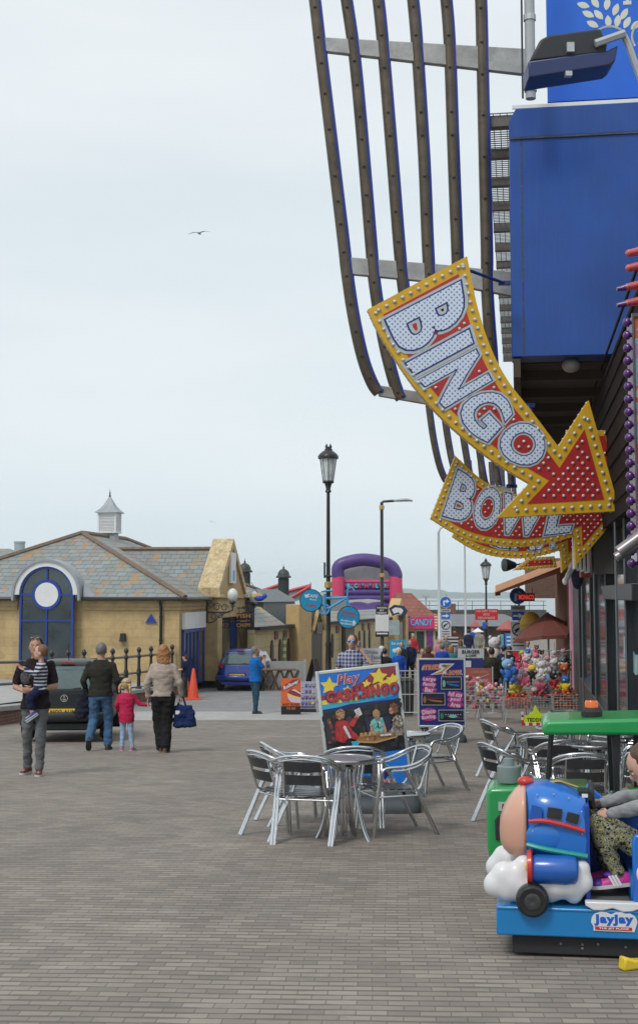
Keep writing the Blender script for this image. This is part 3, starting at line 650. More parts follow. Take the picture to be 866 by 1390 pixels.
x2, x3 = wx(486), wx(530); b.skin([[b._v((x2, 1.7, eh + .3)), b._v((x3, 1.7, eh + .3)), b._v((x3, 3.5, eh + .3)), b._v((x2, 3.5, eh + .3))], [b._v((x2 + .9, 2.2, eh + 1.3)), b._v((x3 - 3, 2.2, eh + 1.3)), b._v((x3 - 3, 3, eh + 1.3)), b._v((x2 + .9, 3, eh + 1.3))]])
b.build('roof_plant_housing', pm('grey_lead_cladding', (.16, .18, .19), .6, var=.15, dirt=.2), t)
b = MB()
for px in (369, 380, 391, 440.5, 450.5, 487, 493.5, 500.5): 
    x = wx(px); n = 12; hw, hh = .17, .56; zc = eh - 1.02
    b = MB(); b.prism([(x + hw * math.sin(math.pi * k / n) * (1), -.05, zc - hh * math.cos(math.pi * k / n)) for k in range(n + 1)] + [(x - hw * math.sin(math.pi * k / n), -.05, zc + hh * math.cos(math.pi * k / n)) for k in range(1, n)], (0, .04, 0)); b.build('oval_panel', brown, t)
for px in (375, 386.5, 440, 457, 492, 500): x = wx(px); b = MB(); b.b2(x - .2, x + .2, -.05, .0, eh - .45, eh - .12); b.build('wall_poster', pm('burgundy_poster', (.14, .03, .04), .5, var=.5, scale=9), t)
x0, x1 = wx(393), wx(432)
b = MB(); b.b2(x0, x1, -.35, .1, -.5, eh + .0); b.b2(x0, x0 + 1.9, -.42, .15, -.5, eh + .95); b.b2(x1 - .75, x1, -.42, .15, -.5, eh + .95); b.build('entrance_block', creamp, t, bevel=.02)
xm = (x0 + 1.9 + x1 - .7) / 2
b = MB(); b.b2(xm - .8, xm + .8, -.40, -.34, -.5, eh - .35); b.build('entrance_door', pm('door_dark', (.05, .04, .025), .5), t)
b = MB(); b.prism([(xm - .8, -.46, eh - .1), (xm + .8, -.46, eh - .1), (xm, -.46, eh + .78)], (0, .3, 0)); b.build('entrance_gable', pm('timber_dark', (.04, .025, .02), .7), t)
b = MB()
for s_ in (-1, 1): b.tube([(xm, -.5, eh + .92), (xm + s_ * .95, -.5, eh - .2)], .08, 4)
b.build('bargeboard', creamp, t)
b = MB(); b.b2(xm - .45, xm + .45, -.54, -.48, eh - .3, eh + .15); b.build('entrance_sign', pm('small_sign', (.12, .1, .09), .5, var=.6, scale=14), t)
b = MB(); x = wx(397) - 1.2; b.b2(x - .18, x + .18, -.06, -.01, eh - 1.55, eh - .4); b.build('menu_strip', striped('menu_strip', (.55, .45, .2), (.1, .25, .12), .28), t)
b = MB(); x = wx(461); b.tube([(x, -.15, eh), (x, -.15, -.3)], .07, 8); b.build('downpipe', blk, t)
b = MB(); x0, x1 = wx(466), wx(478); b.b2(x0, x1, -.1, -.02, -.4, eh - .25); b.build('doorway', pm('door_dark2', (.09, .06, .03), .6), t)
# second gabled porch with flag sign at the far end of the row
x0, x1 = wx(526), wx(544)
b = MB(); b.b2(x0, x0 + .8, -.4, .2, -.5, eh + .2); b.b2(x1 - .6, x1, -.4, .2, -.5, eh + .2); b.prism([(x0 + .3, -.4, eh + .2), (x1 - .5, -.4, eh + .2), ((x0 + x1) / 2, -.4, eh + 1.15)], (0, .6, 0)); b.build('end_porch', creamp, t, bevel=.02)
b = MB(); b.b2(x0 + .8, x1 - .6, -.3, -.2, -.5, eh - .2); b.build('end_window', dglass, t)
# pastel fairground canopy behind
t = thing('ride_canopy', 'turquoise and red painted fairground canopy behind the café roofs', 'fairground ride', (0, 0, 0)); d = 75
tq = blotch('turquoise_art', [(.1, .42, .5), (.16, .5, .52), (.5, .3, .25), (.14, .45, .55)], 1.5)
b = MB(); 
for (xa, ya, xb, yb) in ((345, 806, 378, 795), (388, 804, 422, 795)):
    p, q = P(xa, ya, d), P(xb, yb, d); r_, s_ = P(xb, yb + 19, d), P(xa, ya + 12, d); b.prism([p, q, r_, s_], (0, 4, 0))
b.build('canopy', tq, t)
b = MB()
for (xa, ya, xb, yb) in ((345, 806, 378, 795), (388, 804, 422, 795)): p, q = P(xa, ya, d), P(xb, yb, d); b.tube([p + V((0, -.05, .03)), q + V((0, -.05, .03))], .09, 5)
b.tube([P(394, 812, d - .1), P(421, 796, d - .1)], .09, 5); b.build('edge_rail', pm('canopy_red', (.5, .05, .07), .5), t)
b = MB(); 
for px in (348, 376, 392, 420): p = P(px, 815, d + 2); b.cyl((p.x, p.y, zg(d)), (p.x, p.y, p.z), .08, 8)
b.build('leg_frame', greyp, t)
# ---------------------------------------------------------------- inflatable slide
def bsec(): pass
purple = pm('inflatable_purple', (.075, .035, .19), .5, var=.1, coat=.1); pink = pm('inflatable_pink', (.62, .05, .13), .5, var=.08, coat=.1); iwhite = pm('inflatable_white', (.5, .52, .54), .6, var=.1)
d = 95; sc_ = d / F; c = P(499, 806, d); zb = zg(d)
t = thing('inflatable_slide', 'purple and pink inflatable slide with an arched top behind the café row', 'inflatable', (c.x, d, 0))
def Q(px, py, dy=0): p = P(px, py, d); return V((p.x - c.x, dy, p.z))
b = MB(); b.tube(catmull([Q(459, 785), Q(459, 771), Q(466, 765), Q(484, 760.5), Q(499, 760), Q(516, 763), Q(531, 769), Q(537, 779), Q(537, 785)], 5), .46, 14); b.build('arch_tube', purple, t, smooth=True)
b = MB()
for px in (459, 537): b.tube([Q(px, 783), Q(px, 812), Q(px, 836)], [.46, .5, .46], 14)
b.tube([Q(537, 785, 1.2), Q(541, 812, 1.2), Q(541, 836, 1.2)], [.4, .5, .46], 14)
b.tube([Q(466, 789.5, .1), Q(530, 789.5, .1)], .12, 8); b.build('side_column', pink, t, smooth=True)
b = MB()
for i, y in enumerate((795.5, 804, 812)): b.tube([Q(464, y, .1), Q(532, y, .1)], (.24, .24) if 0 else .26, 12)
b.build('front_tubes', purple, t, smooth=True)
b = MB(); b.prism([Q(462, 772, .9), Q(499, 764, .9), Q(534, 774, .9), Q(534, 830, .9), Q(462, 830, .9)], (0, .2, 0)); b.prism([Q(460, 815, -.2), Q(500, 813, -.2), Q(520, 815, -.2), Q(520, 822, -.2), Q(460, 822, -.2)], (0, .3, 0)); b.build('back_sheet', iwhite, t)
b = MB(); n = 14; secs = []
for k in range(n + 1):
    f = k / n; secs.append((f, -1 - 7 * f, Q(0, 0).z * 0))
rows = []
for k in range(n + 1):
    f = k / n; z = Q(500, 819).z * (1 - f) + (zb + .9) * f + .5 * math.sin(math.pi * f); y = -.3 - 7 * f
    rows.append([b._v((x, y, z + .12 * abs(math.sin(x * 2.2)))) for x in [(-2.3 + 4.6 * j / 20) for j in range(21)]])
for r0, r1_ in zip(rows, rows[1:]):
    for j in range(20): b.face([r0[j], r0[j + 1], r1_[j + 1], r1_[j]])
b.b2(-2.3, 2.3, -1, 1.5, zb, Q(500, 819).z - .1); b.build('slide_bed', purple, t, smooth=True)
b = MB(); b.tube(catmull([Q(541, 822, .5), Q(547, 822, -1), Q(552, 832, -3), Q(556, 850, -5), Q(559, 880, -7)], 5), .5, 14); b.build('side_bumper', purple, t, smooth=True)
cols_ = [(.10, .55, .6), (.6, .06, .08)]; b = MB(); st = "ROCK'N'SLIDE"; x0 = Q(472, 0).x; x1 = Q(522, 0).x; z = Q(0, 795).z
for i, ch in enumerate(st): b.text(ch, .3 if ch != "'" else .12, TM(x0 + (x1 - x0) * i / (len(st) - 1), -.22, z + (.1 if ch == "'" else 0)), .05, mi=i % 2)
b.build('lettering', [pm('cyan_letter', cols_[0], .5), pm('red_letter', cols_[1], .5)], t)
# ---------------------------------------------------------------- sweet shop
d = 84; tl = zg(d); c = P(545, 880, d)
t = thing('sweet_shop', 'small brick-roofed sweet shop with pink fascia at the far end of the promenade', 'kiosk', (c.x, d, tl)); s_ = d / F
def X(px): return P(px, 806, d).x - c.x
def Z(py): return P(545, py, d).z - tl
b = MB(); b.b2(X(545), X(590), 0, 6, 0, Z(853)); b.build('wall', pm('shop_cream', (.5, .45, .25), .7), t)
b = MB(); b.skin([[b._v((X(530), -.15, Z(838))), b._v((X(593), -.15, Z(838))), b._v((X(593), 6, Z(838))), b._v((X(530), 6, Z(838)))], [b._v((X(541), 2.5, Z(805))), b._v((X(562), 2.5, Z(805))), b._v((X(562), 4, Z(805))), b._v((X(541), 4, Z(805)))]])
b.build('roof', brick('clay_tile', (.30, .10, .07), (.24, .08, .055), (.13, .06, .05), .35, .22, .02, plane='XZ', extra=[((.32, .19, .06), .9, .58, .6)]), t)
b = MB(); b.prism([(X(552), -.3, Z(838)), (X(592), -.3, Z(836)), (X(589), -.3, Z(853)), (X(553), -.3, Z(853))], (0, .2, 0)); b.build('fascia', pm('hot_pink', (.68, .02, .17), .5), t)
b = MB(); b.text('CANDY', .46, TM(X(571), -.32, Z(844.5)), .07, fit=1.45, mi=0); b.text('CANDY', .42, TM(X(571), -.33, Z(844.5)), .02, fit=1.38, mi=1); b.build('lettering', [pm('letter_navy', (.03, .04, .25), .5), pm('letter_cyan', (.15, .5, .75), .5)], t)
b = MB(); b.prism([(X(588), -.36, Z(833)), (X(593), -.36, Z(834)), (X(592), -.36, Z(857)), (X(589), -.36, Z(853))], (0, .3, 0)); b.build('candy_cane_post', striped('cane', (.7, .6, .4), (.6, .1, .1), .18), t)
b = MB(); b.b2(X(554), X(562), -.05, 0, 0, Z(857)); b.b2(X(565), X(575), -.05, 0, 0, Z(857)); b.build('window', dglass, t)
b = MB(); b.b2(X(578), X(587), -.06, 0, 0.2, Z(856)); b.build('purple_poster', pm('poster_purple', (.16, .03, .22), .5, var=.5, scale=4), t)
# chip kiosk behind the café porch
d = 82; c = P(548, 880, d); t = thing('lit_kiosk', 'narrow pale kiosk with a glazed front beside the sweet shop', 'kiosk', (c.x, d, zg(d))); zt_ = zg(d)
b = MB(); b.b2(-1.1, .1, 0, 3, 0, P(0, 826, d).z - zt_); b.build('wall', pm('kiosk_pale', (.42, .47, .5), .5, var=.3, scale=3), t)
b = MB(); b.b2(-1.2, .15, -.15, 0, P(0, 862, d).z - zt_, P(0, 855, d).z - zt_); b.build('canopy', pm('kiosk_peach', (.5, .4, .3), .6), t)
b = MB(); b.b2(-1.0, 0, -.06, 0, .2, P(0, 863, d).z - zt_); b.b2(-.95, -.1, -.06, 0, P(0, 853, d).z - zt_, P(0, 829, d).z - zt_); b.build('glazing', dglass, t)
# ---------------------------------------------------------------- long low shed, kiosks
d = 112; c = P(588, 830, d); tl = zg(d); zr, ze = P(0, 834, d + 4).z - tl, P(0, 850, d).z - tl; xr = P(703, 0, d).x - c.x
t = thing('harbour_shed', 'long low harbour shed with grey slate roof in front of the sea', 'building', (c.x, d, tl))
b = MB(); b.b2(0, xr, 0, 10, 0, ze); b.build('wall', pm('shed_wall', (.07, .05, .045), .8, var=.4, scale=.8), t)
b = MB(); b.skin([[b._v((-.5, -.5, ze)), b._v((xr + .5, -.5, ze)), b._v((xr + .5, 10, ze)), b._v((-.5, 10, ze))], [b._v((.5, 4.5, zr)), b._v((xr - 1.2, 4.5, zr)), b._v((xr - 1.2, 5.5, zr)), b._v((.5, 5.5, zr))]]); b.build('roof', pm('shed_slate', (.15, .165, .18), .7, var=.15, scale=2), t)
b = MB(); b.b2(1.2, 2.6, 7, 9, ze, zr + .9); b.build('chimney', redbr, t)
d = 150; c = P(560, 820, d); t = thing('pier', 'dark timber pier running across the water behind the harbour shed', 'pier', (c.x, d, 0))
b = MB(); z = P(0, 828, d).z; b.b2(0, 15, 0, 3, z - 1.4, z); b.build('deck', pm('pier_timber', (.06, .06, .055), .8, var=.4, scale=1), t)
b = MB()
for k in range(10): b.cyl((k * 1.6 + .3, .2, -11), (k * 1.6 + .3, .2, z - 1), .15, 6); b.cyl((k * 1.6 + .3, .2, z), (k * 1.6 + .3, .2, z + 1), .03, 4)
b.tube([(0, .2, z + 1), (15, .2, z + 1)], .03, 4); b.tube([(0, .2, z + .5), (15, .2, z + .5)], .03, 4); b.build('piles', blkm, t)
maroon = pm('maroon_roof', (.36, .09, .09), .7, var=.15, scale=2, dirt=.25, grime=(.45, .25, .22))
def hexkiosk(px, d, ytop, yev, lab, wpx, panels):
    c = P(px, 0, d); tl = zg(d); r = wpx / 2 * d / F; ze, zt2 = P(0, yev, d).z - tl, P(0, ytop, d).z - tl
    t = thing('octagonal_kiosk', lab, 'kiosk', (c.x, d, tl))
    b = MB(); b.lathe([(r * .72, 0), (r * .72, ze)], (0, 0, 0), 8); b.build('wall', pm('kiosk_dark', (.10, .035, .04), .7), t)
    b = MB(); b.lathe([(r, ze - .08), (r * 1.02, ze), (r * .06, zt2)], (0, 0, 0), 8); b.build('roof', maroon, t)
    b = MB(); b.b2(-r * .42, r * .42, -r * .9, -r * .84, ze * .42, ze * .88); p = b.build('poster', pm('poster_blue', (.03, .2, .55), .5, var=.2, scale=3), t)
    b = MB(); 
    for k, w_ in enumerate(((.9), (1.0), (.8))): b.b2(-r * .3, r * .36 * w_, -r * .905, -r * .902, ze * (.78 - .11 * k) - .04, ze * (.78 - .11 * k) + .03)
    b.build('poster_print', white, p)
    b = MB(); b.b2(-r * .8, -r * .5, -r * .7, -r * .6, ze * .5, ze * .85); b.b2(r * .5, r * .8, -r * .7, -r * .6, ze * .4, ze * .9); b.build('shutters', pm('shutter_blue', (.1, .35, .5), .6, var=.4, scale=5), t)
hexkiosk(679.5, 70, 841, 853.5, 'octagonal kiosk with faded maroon roof and blue poster beside the far lamp', 33, 1)
hexkiosk(636, 100, 842.5, 850, 'smaller maroon-roofed kiosk behind the galvanised pole', 15, 1)
# ---------------------------------------------------------------- street lamps and poles
def heritage(px, d, ytop, lab, finials=2):
    c = P(px, ytop, d); tl = zg(d); h = c.z - tl; t = thing('street_lamp', lab, 'street lamp', (c.x, d, tl), 0, 'Victorian style street lamps')
    b = MB(); b.lathe([(.2, 0), (.2, .1), (.15, .16), (.13, .9), (.16, .95), (.12, 1.05), (.085, 1.2), (.07, 1.8), (.085, 1.84), (.062, 1.95), (.06, h * .5), (.09, h * .5 + .02), (.09, h * .5 + .05), (.055, h * .5 + .08), (.045, h - 1.35), (.09, h - 1.32), (.06, h - 1.25), (.11, h - 1.05)], (0, 0, 0), 16); p = b.build('post', blk, t, smooth=True)
    b = MB(); z = P(px, 794, d).z - tl if d < 40 else h * .4; b.lathe([(.07, z - .09), (.105, z - .07), (.105, z + .07), (.07, z + .09)], (0, 0, 0), 16); b.lathe([(.1, .93), (.17, .95), (.17, 1.0), (.1, 1.02)], (0, 0, 0), 16); b.build('gold_band', gold, p, smooth=True)
    b = MB(); b.lathe([(.13, h - 1.05), (.215, h - .42), (.26, h - .4)], (0, 0, 0), 8, caps=False)
    b.build('lantern_glass', pm('lantern_glass', (.60, .64, .64), .15, var=.2, scale=6, coat=.4), t)
    b = MB()
    for k in range(8):
        a = k * math.pi / 4; b.tube([(math.cos(a) * .135, math.sin(a) * .135, h - 1.07), (math.cos(a) * .225, math.sin(a) * .225, h - .4)], .009, 4)
    b.lathe([(.14, h - 1.09), (.16, h - 1.05), (.14, h - 1.02)], (0, 0, 0), 12)
    b.lathe([(.22, h - .42), (.275, h - .42), (.285, h - .36), (.25, h - .3), (.16, h - .22), (.08, h - .18), (.07, h - .1)], (0, 0, 0), 16)
    for dx in ((-.045, .06) if finials == 2 else (0,)): b.lathe([(.06, h - .24), (.05, h - .2), (.06, h - .17), (.025, h - .13), (.045, h - .09), (.005, h)], (dx, 0, 0), 8)
    b.build('lantern_top', blk, t, smooth=True); return t, h
LAMP, LH = heritage(445.5, 36, 602, 'tall black lamp post holding up the blue bicycle sign')
b = MB(); z0 = P(0, 780, 36).z - zg(36); b.box((-.1, 0, z0 + .12), (.05, .06, .42)); b.tube([(-.06, 0, z0 + .25), (0, 0, z0 + .25)], .015, 4); b.build('banner_bracket', blk, LAMP)
LAMP2, _ = heritage(659, 66, 757, 'black lamp post carrying the red no left turn sign', 1)
def plainpole(px, d, ytop, r, lab, arm=None, m=galv, nm='lamp_column'):
    c = P(px, ytop, d); tl = zg(d); h = c.z - tl; t = thing(nm, lab, 'lamp column' if nm == 'lamp_column' else 'pole', (c.x, d, tl))
    b = MB(); b.lathe([(r * 1.8, 0), (r * 1.8, 1.3), (r * 1.2, 1.35), (r, h)], (0, 0, 0), 12); b.build('column', m, t, smooth=True)
    if arm: 
        b = MB(); b.tube([(0, 0, h - .02)] + [V((a_[0], 0, h + a_[1])) for a_ in arm], r * .8, 8); b.build('arm', m, t, smooth=True)
        e = arm[-1]; b = MB(); b.loftx([(e[0] - .1, 0, h + e[1], .03, .02), (e[0] + .1, 0, h + e[1] + .01, .09, .05), (e[0] + .4, 0, h + e[1] + .03, .13, .06), (e[0] + .62, 0, h + e[1] + .0, .04, .03)], 12, 2); b.build('lamp_head', greyp, t, smooth=True)
    return t, h
tp, h = plainpole(518, 46, 682, .055, 'slim black lamp column with a horizontal arm beside the inflatable slide', [(.05, .03), (.45, .06)], blk)
b = MB(); 
for y in (689, 781): z = P(0, y, 46).z - zg(46); b.lathe([(.055, z - .08), (.09, z - .06), (.09, z + .06), (.055, z + .08)], (0, 0, 0), 12)
b.build('gold_band', gold, tp, smooth=True)
b = MB(); Zp = lambda y: P(0, y, 45.85).z - zg(46)
b.b2(-.22, .2, -.12, -.08, Zp(834), Zp(822)); pb = b.build('notice_plate', blkm, tp)
b = MB(); b.b2(-.24, .22, -.12, -.08, Zp(857), Zp(834.4)); b.build('notice_plate', white, tp)
b = MB(); b.b2(-.24, .22, -.12, -.08, Zp(864.5), Zp(857.4)); b.build('notice_plate', blkm, tp)
b = MB(); b.b2(.24, .58, -.12, -.08, Zp(862), Zp(842)); b.build('notice_plate', pm('plate_grey', (.34, .42, .42), .6, var=.2, scale=8), tp)
b = MB()
for k, (s1_, w_) in enumerate((('PARKING', .34), ('BY', .14), ('PERMIT', .32))): b.text(s1_, .06, TM(-.01, -.123, Zp(825) - k * .09), .02, fit=w_, mi=0)
for k in range(3): b.b2(-.05, .18, -.123, -.122, Zp(840) - k * .12, Zp(840) - k * .12 + .06)
b.b2(-.2, -.08, -.123, -.122, Zp(841), Zp(836.5)); b.b2(-.2, -.12, -.123, -.122, Zp(854), Zp(846)); b.b2(-.2, .18, -.123, -.122, Zp(861), Zp(859))
b.build('lettering', [white, pm('print_orange', (.6, .2, .05), .6)], tp)
# white-and-blue flag sign
c = P(538, 829, 62); t = thing('banner_flag', 'navy and white flag banner flying above the far porch', 'banner', c); b = MB()
fl = [(-.35, .1), (-.1, .28), (.35, .22), (.52, .0), (.35, -.3), (.15, -.12), (-.2, -.25)]
b.prism([(x, .02 * math.sin(x * 9), z) for x, z in fl], (0, .02, 0)); b.build('flag', pm('flag_navy', (.02, .03, .1), .6), t)
b = MB(); b.prism([(x * .62, -.02, z * .55) for x, z in fl], (0, .015, 0)); b.build('flag_print', white, t)
b = MB(); b.tube([(-.36, 0, .2), (-.36, 0, -1.2)], .02, 6); b.build('pole', greyp, t)
plainpole(595, 74, 722, .07, 'grey galvanised lamp column with curved top left of the no left turn sign', [(.1, .2), (.3, .32), (.45, .34)])
plainpole(630.5, 82, 738, .055, 'thin galvanised flagpole between the sweet shop and the far lamp', None, galv, 'flag_pole')
plainpole(538.5 + .5, 90, 866, .03, 'short post behind the cafe', None, galv, 'short_post') if 0 else None
c = P(578, 810, 118); t = thing('harbour_lamp', 'small T-topped lamp standing behind the sweet shop roof', 'lamp', (c.x, 118, zg(118))); b = MB(); h = c.z - zg(118); b.tube([(0, 0, 0), (0, 0, h)], .07, 6); b.b2(-.35, .35, -.2, .2, h, h + .12); b.build('lamp', galv, t)
sblue = pm('road_sign_blue', (.01, .12, .55), .4); sred = pm('sign_red', (.50, .02, .03), .45)
def arrow(mb, y, s, z0, kind):
    if kind == 'turn': mb.prism([(-.35 * s, y, z0 - .45 * s), (-.35 * s, y, z0 + .3 * s), (.12 * s, y, z0 + .3 * s), (.12 * s, y, z0 + .52 * s), (.55 * s, y, z0 + .2 * s), (.12 * s, y, z0 - .12 * s), (.12 * s, y, z0 + .1 * s), (-.13 * s, y, z0 + .1 * s), (-.13 * s, y, z0 - .45 * s)], (0, .004, 0))
    else: mb.prism([(-.5 * s, y, z0 - .1 * s), (-.5 * s, y, z0 + .1 * s), (.05 * s, y, z0 + .1 * s), (.05 * s, y, z0 + .28 * s), (.5 * s, y, z0), (.05 * s, y, z0 - .28 * s), (.05 * s, y, z0 - .1 * s)], (0, .004, 0))
def roadsigns(px, d, yc, lab, plates=True):
    c = P(px, yc, d); tl = zg(d); t = thing('road_sign', lab, 'road sign', (c.x, d, tl), 0); z = c.z - tl
    b = MB(); b.cyl((.04, .05, 0), (.04, .05, z + .45), .04, 8); b.build('post', galv, t, smooth=True)
    b = MB(); b.lathe([(.30, 0), (.30, .02)], (0, -.02, z), 28, 'Y'); p = b.build('round_plate', white, t)
    b = MB(); b.lathe([(.285, 0), (.285, .02)], (0, -.025, z), 28, 'Y'); b.build('disc', sblue, p); b = MB(); arrow(b, -.035, .36, z - .02, 'turn'); b.build('arrow', white, p)
    b = MB(); b.b2(-.26, .26, -.02, 0, z - .50, z - .35); b.build('supplement_plate', greyp, t)
    b = MB(); b.text('AHEAD', .07, TM(0, -.024, z - .425), .02, fit=.4); b.build('lettering', blkm, t)
    b = MB(); b.b2(-.22, .22, -.02, 0, z - .87, z - .56); p = b.build('arrow_plate', sblue, t); b = MB(); arrow(b, -.026, .36, z - .71, 'right'); b.build('arrow', white, p)
    b = MB(); b.b2(-.28, .28, -.02, 0, z - 1.95, z - .92); p = b.build('zone_plate', pm('zone_grey', (.5, .53, .55), .5), t)
    b = MB()
    for k in range(24):
        a0, a1 = 2 * math.pi * k / 24, 2 * math.pi * (k + 1) / 24
        b.prism([(r * math.cos(a), -.024, z - 1.2 + r * math.sin(a)) for r, a in ((.19, a0), (.19, a1), (.235, a1), (.235, a0))], (0, .003, 0))
    b.box((0, -.024, z - 1.2), (.42, .003, .04), ry=R(-45)); b.box((-.05, -.023, z - 1.2), (.2, .003, .07), ry=R(-30))
    for k in range(3): b.b2(-.2, .2, -.024, -.022, z - 1.55 - k * .12, z - 1.51 - k * .12)
    b.build('symbol', blkm, p)
roadsigns(604.5, 70, 817.5, 'blue right turn road sign with grey plates beside the sweet shop')
roadsigns(702.5, 48, 809, 'blue right turn road sign half hidden by the red neon sign')
c = P(659.5, 834, 65.8); t = thing('turn_sign', 'red no left turn into esplanade sign fixed across the far lamp post', 'sign', c, 0)
b = MB(); b.b2(-.56, .56, -.13, -.1, -.27, .27); b.build('board', sred, t, bevel=.01); b = MB()
for k, (s1_, w_) in enumerate((('NO LEFT TURN', .98), ('INTO', .3), ('ESPLANADE', .84))): b.text(s1_, .105, TM(0, -.134, .165 - k * .165), .015, fit=w_)
b.build('lettering', pm('letter_pale', (.6, .45, .42), .6), t)
b = MB(); b.b2(-.2, -.02, -.14, -.1, -.68, -.38); b.build('small_notice', sblue, t)
# ---------------------------------------------------------------- bicycle and round signs on the lamp post
c = P(446, 815, 35.9); t = thing('display_bicycle', 'light blue painted bicycle frame fixed high on the nearest lamp post', 'bicycle', (c.x, c.y, 0)); lb = pm('bike_blue', (.05, .32, .62), .4)
def Q(px, py, dy=-.14): p = P(px, py, 35.9); return V((p.x - c.x, dy, p.z))
b = MB(); hub = Q(440, 827); seat = Q(437, 803); head = Q(471, 811); bb = Q(452, 822)
for p, q in ((Q(441, 806), Q(441, 826)), (Q(452, 812), head), (head, Q(446, 826)), (Q(441, 812), Q(452, 812))): b.tube([p, q], .035, 8)
b.tube([head, Q(472, 800), Q(477, 797), Q(481, 802)], .025, 6); b.tube([head, Q(471, 828)], .035, 6); b.build('frame', lb, t, smooth=True)
b = MB(); b.loftx([(Q(436, 0).x, -.14, Q(0, 803).z, .03, .02), (Q(442, 0).x, -.14, Q(0, 802).z, .09, .03), (Q(451, 0).x, -.14, Q(0, 802).z, .05, .03)], 10, 2); b.build('saddle', lb, t, smooth=True)
b = MB(); k0 = Q(440, 827); b.tube([k0 + V((math.cos(a) * .13, 0, math.sin(a) * .13)) for a in [k * math.pi / 8 for k in range(16)]], .03, 6, closed=True)
for k in range(4): a = k * math.pi / 2 + .4; b.tube([k0, k0 + V((math.cos(a) * .13, 0, math.sin(a) * .13))], .018, 5)
b.build('chainring', lb, t)
def roundsign(px, py, d, lab, words):
    c = P(px, py, d); t = thing('round_sign', lab, 'hanging sign', c, R(4), 'round blue café signs'); r = 15.4 * d / F
    b = MB(); b.lathe([(r, 0), (r, .05)], (0, -.02, 0), 36, 'Y'); b.build('rim', pm('sign_rim', (.03, .035, .03), .5), t, smooth=True)
    b = MB(); b.lathe([(r * .93, 0), (r * .93, .01)], (0, -.028, 0), 36, 'Y'); b.build('disc', pm('cafe_sky_blue', (.012, .29, .55), .35), t, smooth=True)
    b = MB()
    for (s1_, sz, x, z, mi) in words: b.text(s1_, sz, TM(x, -.034, z, ry=-8), .02, .15, mi=mi)
    b.build('lettering', [pm('let_red', (.45, .06, .06), .5), white], t)
    # little cup and cyclist emblem
    b = MB(); b.prism([(-.17, -.033, .15), (-.05, -.033, .17), (-.07, -.033, .08), (-.15, -.033, .07)], (0, .003, 0)) if words[0][2] > 0 else b.prism([(.12, -.033, -.2), (.2, -.033, -.16), (.16, -.033, -.08), (.1, -.033, -.1)], (0, .003, 0)); b.build('emblem', white, t)
    b = MB(); b.tube([(-.0, 0, r), (.0, 0, r + .18)], .012, 5); b.build('hanger', lb, t)
roundsign(422, 815, 35.7, 'round blue sign hanging on the left side of the lamp post', [('CAFE', .09, .04, .12, 1), ('Bicycle', .06, .06, .02, 1), ('Cabin', .09, 0, -.12, 0)])
roundsign(473, 838, 35.7, 'round blue sign hanging lower on the right side of the lamp post', [('Wheels', .09, -.02, .13, 0), ('food and drink', .045, 0, .04, 0), ('Breakfasts', .05, -.06, -.09, 1), ('Sandwiches', .06, -.02, -.17, 1)])
# ---------------------------------------------------------------- parrot shaped balloon
c = P(352, 812, 50); t = thing('parrot_balloon', 'blue and yellow parrot decoration hanging beside the porch', 'decoration', c)
pb_, py_ = pm('parrot_blue', (.02, .06, .4), .5), pm('parrot_yellow', (.75, .5, .03), .5)
b = MB(); b.ball((0, 0, 0), (.2, .1, .12), 10, 8); b.ball((.2, 0, .08), (.1, .08, .1), 10, 8); b.build('body', pb_, t, smooth=True)
b = MB(); b.prism([(-.35, -.05, .1), (.0, -.05, .2), (.15, -.05, .1), (-.1, -.05, .02)], (0, .1, 0)); b.prism([(-.25, -.04, -.25), (.05, -.04, -.35), (.2, -.04, -.55), (-.1, -.04, -.3)], (0, .06, 0)); b.build('wing', py_, t)
b = MB(); b.tube([(0, 0, .1), (-.3, 0, .6)], .008, 4); b.build('string', blkm, t)
# ---------------------------------------------------------------- right-hand arcade building
KS = (705 - CX) / F
def WX(d, T=1.35): return KS * d + T
boxblue = pm('box_blue', (.002, .058, .30), .4, var=.12, scale=1.5, dirt=.28, grime=(.05, .11, .28), coat=.08, streak=9)
dk = pm('dark_frame', (.022, .028, .032), .4, var=.15, scale=3)
alu = pm('brushed_aluminium', (.24, .25, .26), .4, .8, var=.08, scale=12)
D0 = 9.5; AO = V((WX(D0), D0, 0)); AB = thing('arcade_building', 'seafront arcade with dark glazed shopfront under a deep blue fascia box', 'building', AO, -SA)
cs = math.cos(SA)
def S(d): return (d - D0) / cs
sof = P(700, 480, 18).z; h_door = P(840, 806, 20).z + .0
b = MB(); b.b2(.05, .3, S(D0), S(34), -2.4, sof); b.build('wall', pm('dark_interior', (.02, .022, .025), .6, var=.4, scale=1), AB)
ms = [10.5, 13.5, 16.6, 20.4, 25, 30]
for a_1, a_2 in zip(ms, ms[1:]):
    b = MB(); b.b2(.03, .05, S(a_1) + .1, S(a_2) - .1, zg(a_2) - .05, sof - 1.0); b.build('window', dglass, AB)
b = MB()
for i, m_ in enumerate(ms): b.b2(-.05, .045, S(m_) - .09, S(m_) + .09, -2.4, 2.55)
b.b2(-.1, .049, S(20.4), S(15), 1.52, 1.72); b.b2(-.03, .06, S(30.2), S(33.8), -2.4, sof - .4); b.b2(-.02, .06, S(31.5), S(34), -2.4, 2.6)
b.b2(-.05, .06, S(10), S(30), -2.4, -.25 + .0); b.build('shopfront_frame', dk, AB, bevel=.01)
b = MB(); b.b2(-.13, .05, S(10), S(31.2), 2.552, sof - .2)
for k in range(9): b.b2(-.15, -.13, S(10), S(31.2), 2.75 + k * .26, 2.79 + k * .26)
b.build('upper_fascia', pm('fascia_dark_brown', (.028, .02, .018), .9, var=.3, spec=.1), AB)
for m_ in ms: b = MB(); b.b2(-.07, -.05, S(m_) - .115, S(m_) - .09, -2.4, 2.54); b.build('silver_edge_trim', alu, AB)
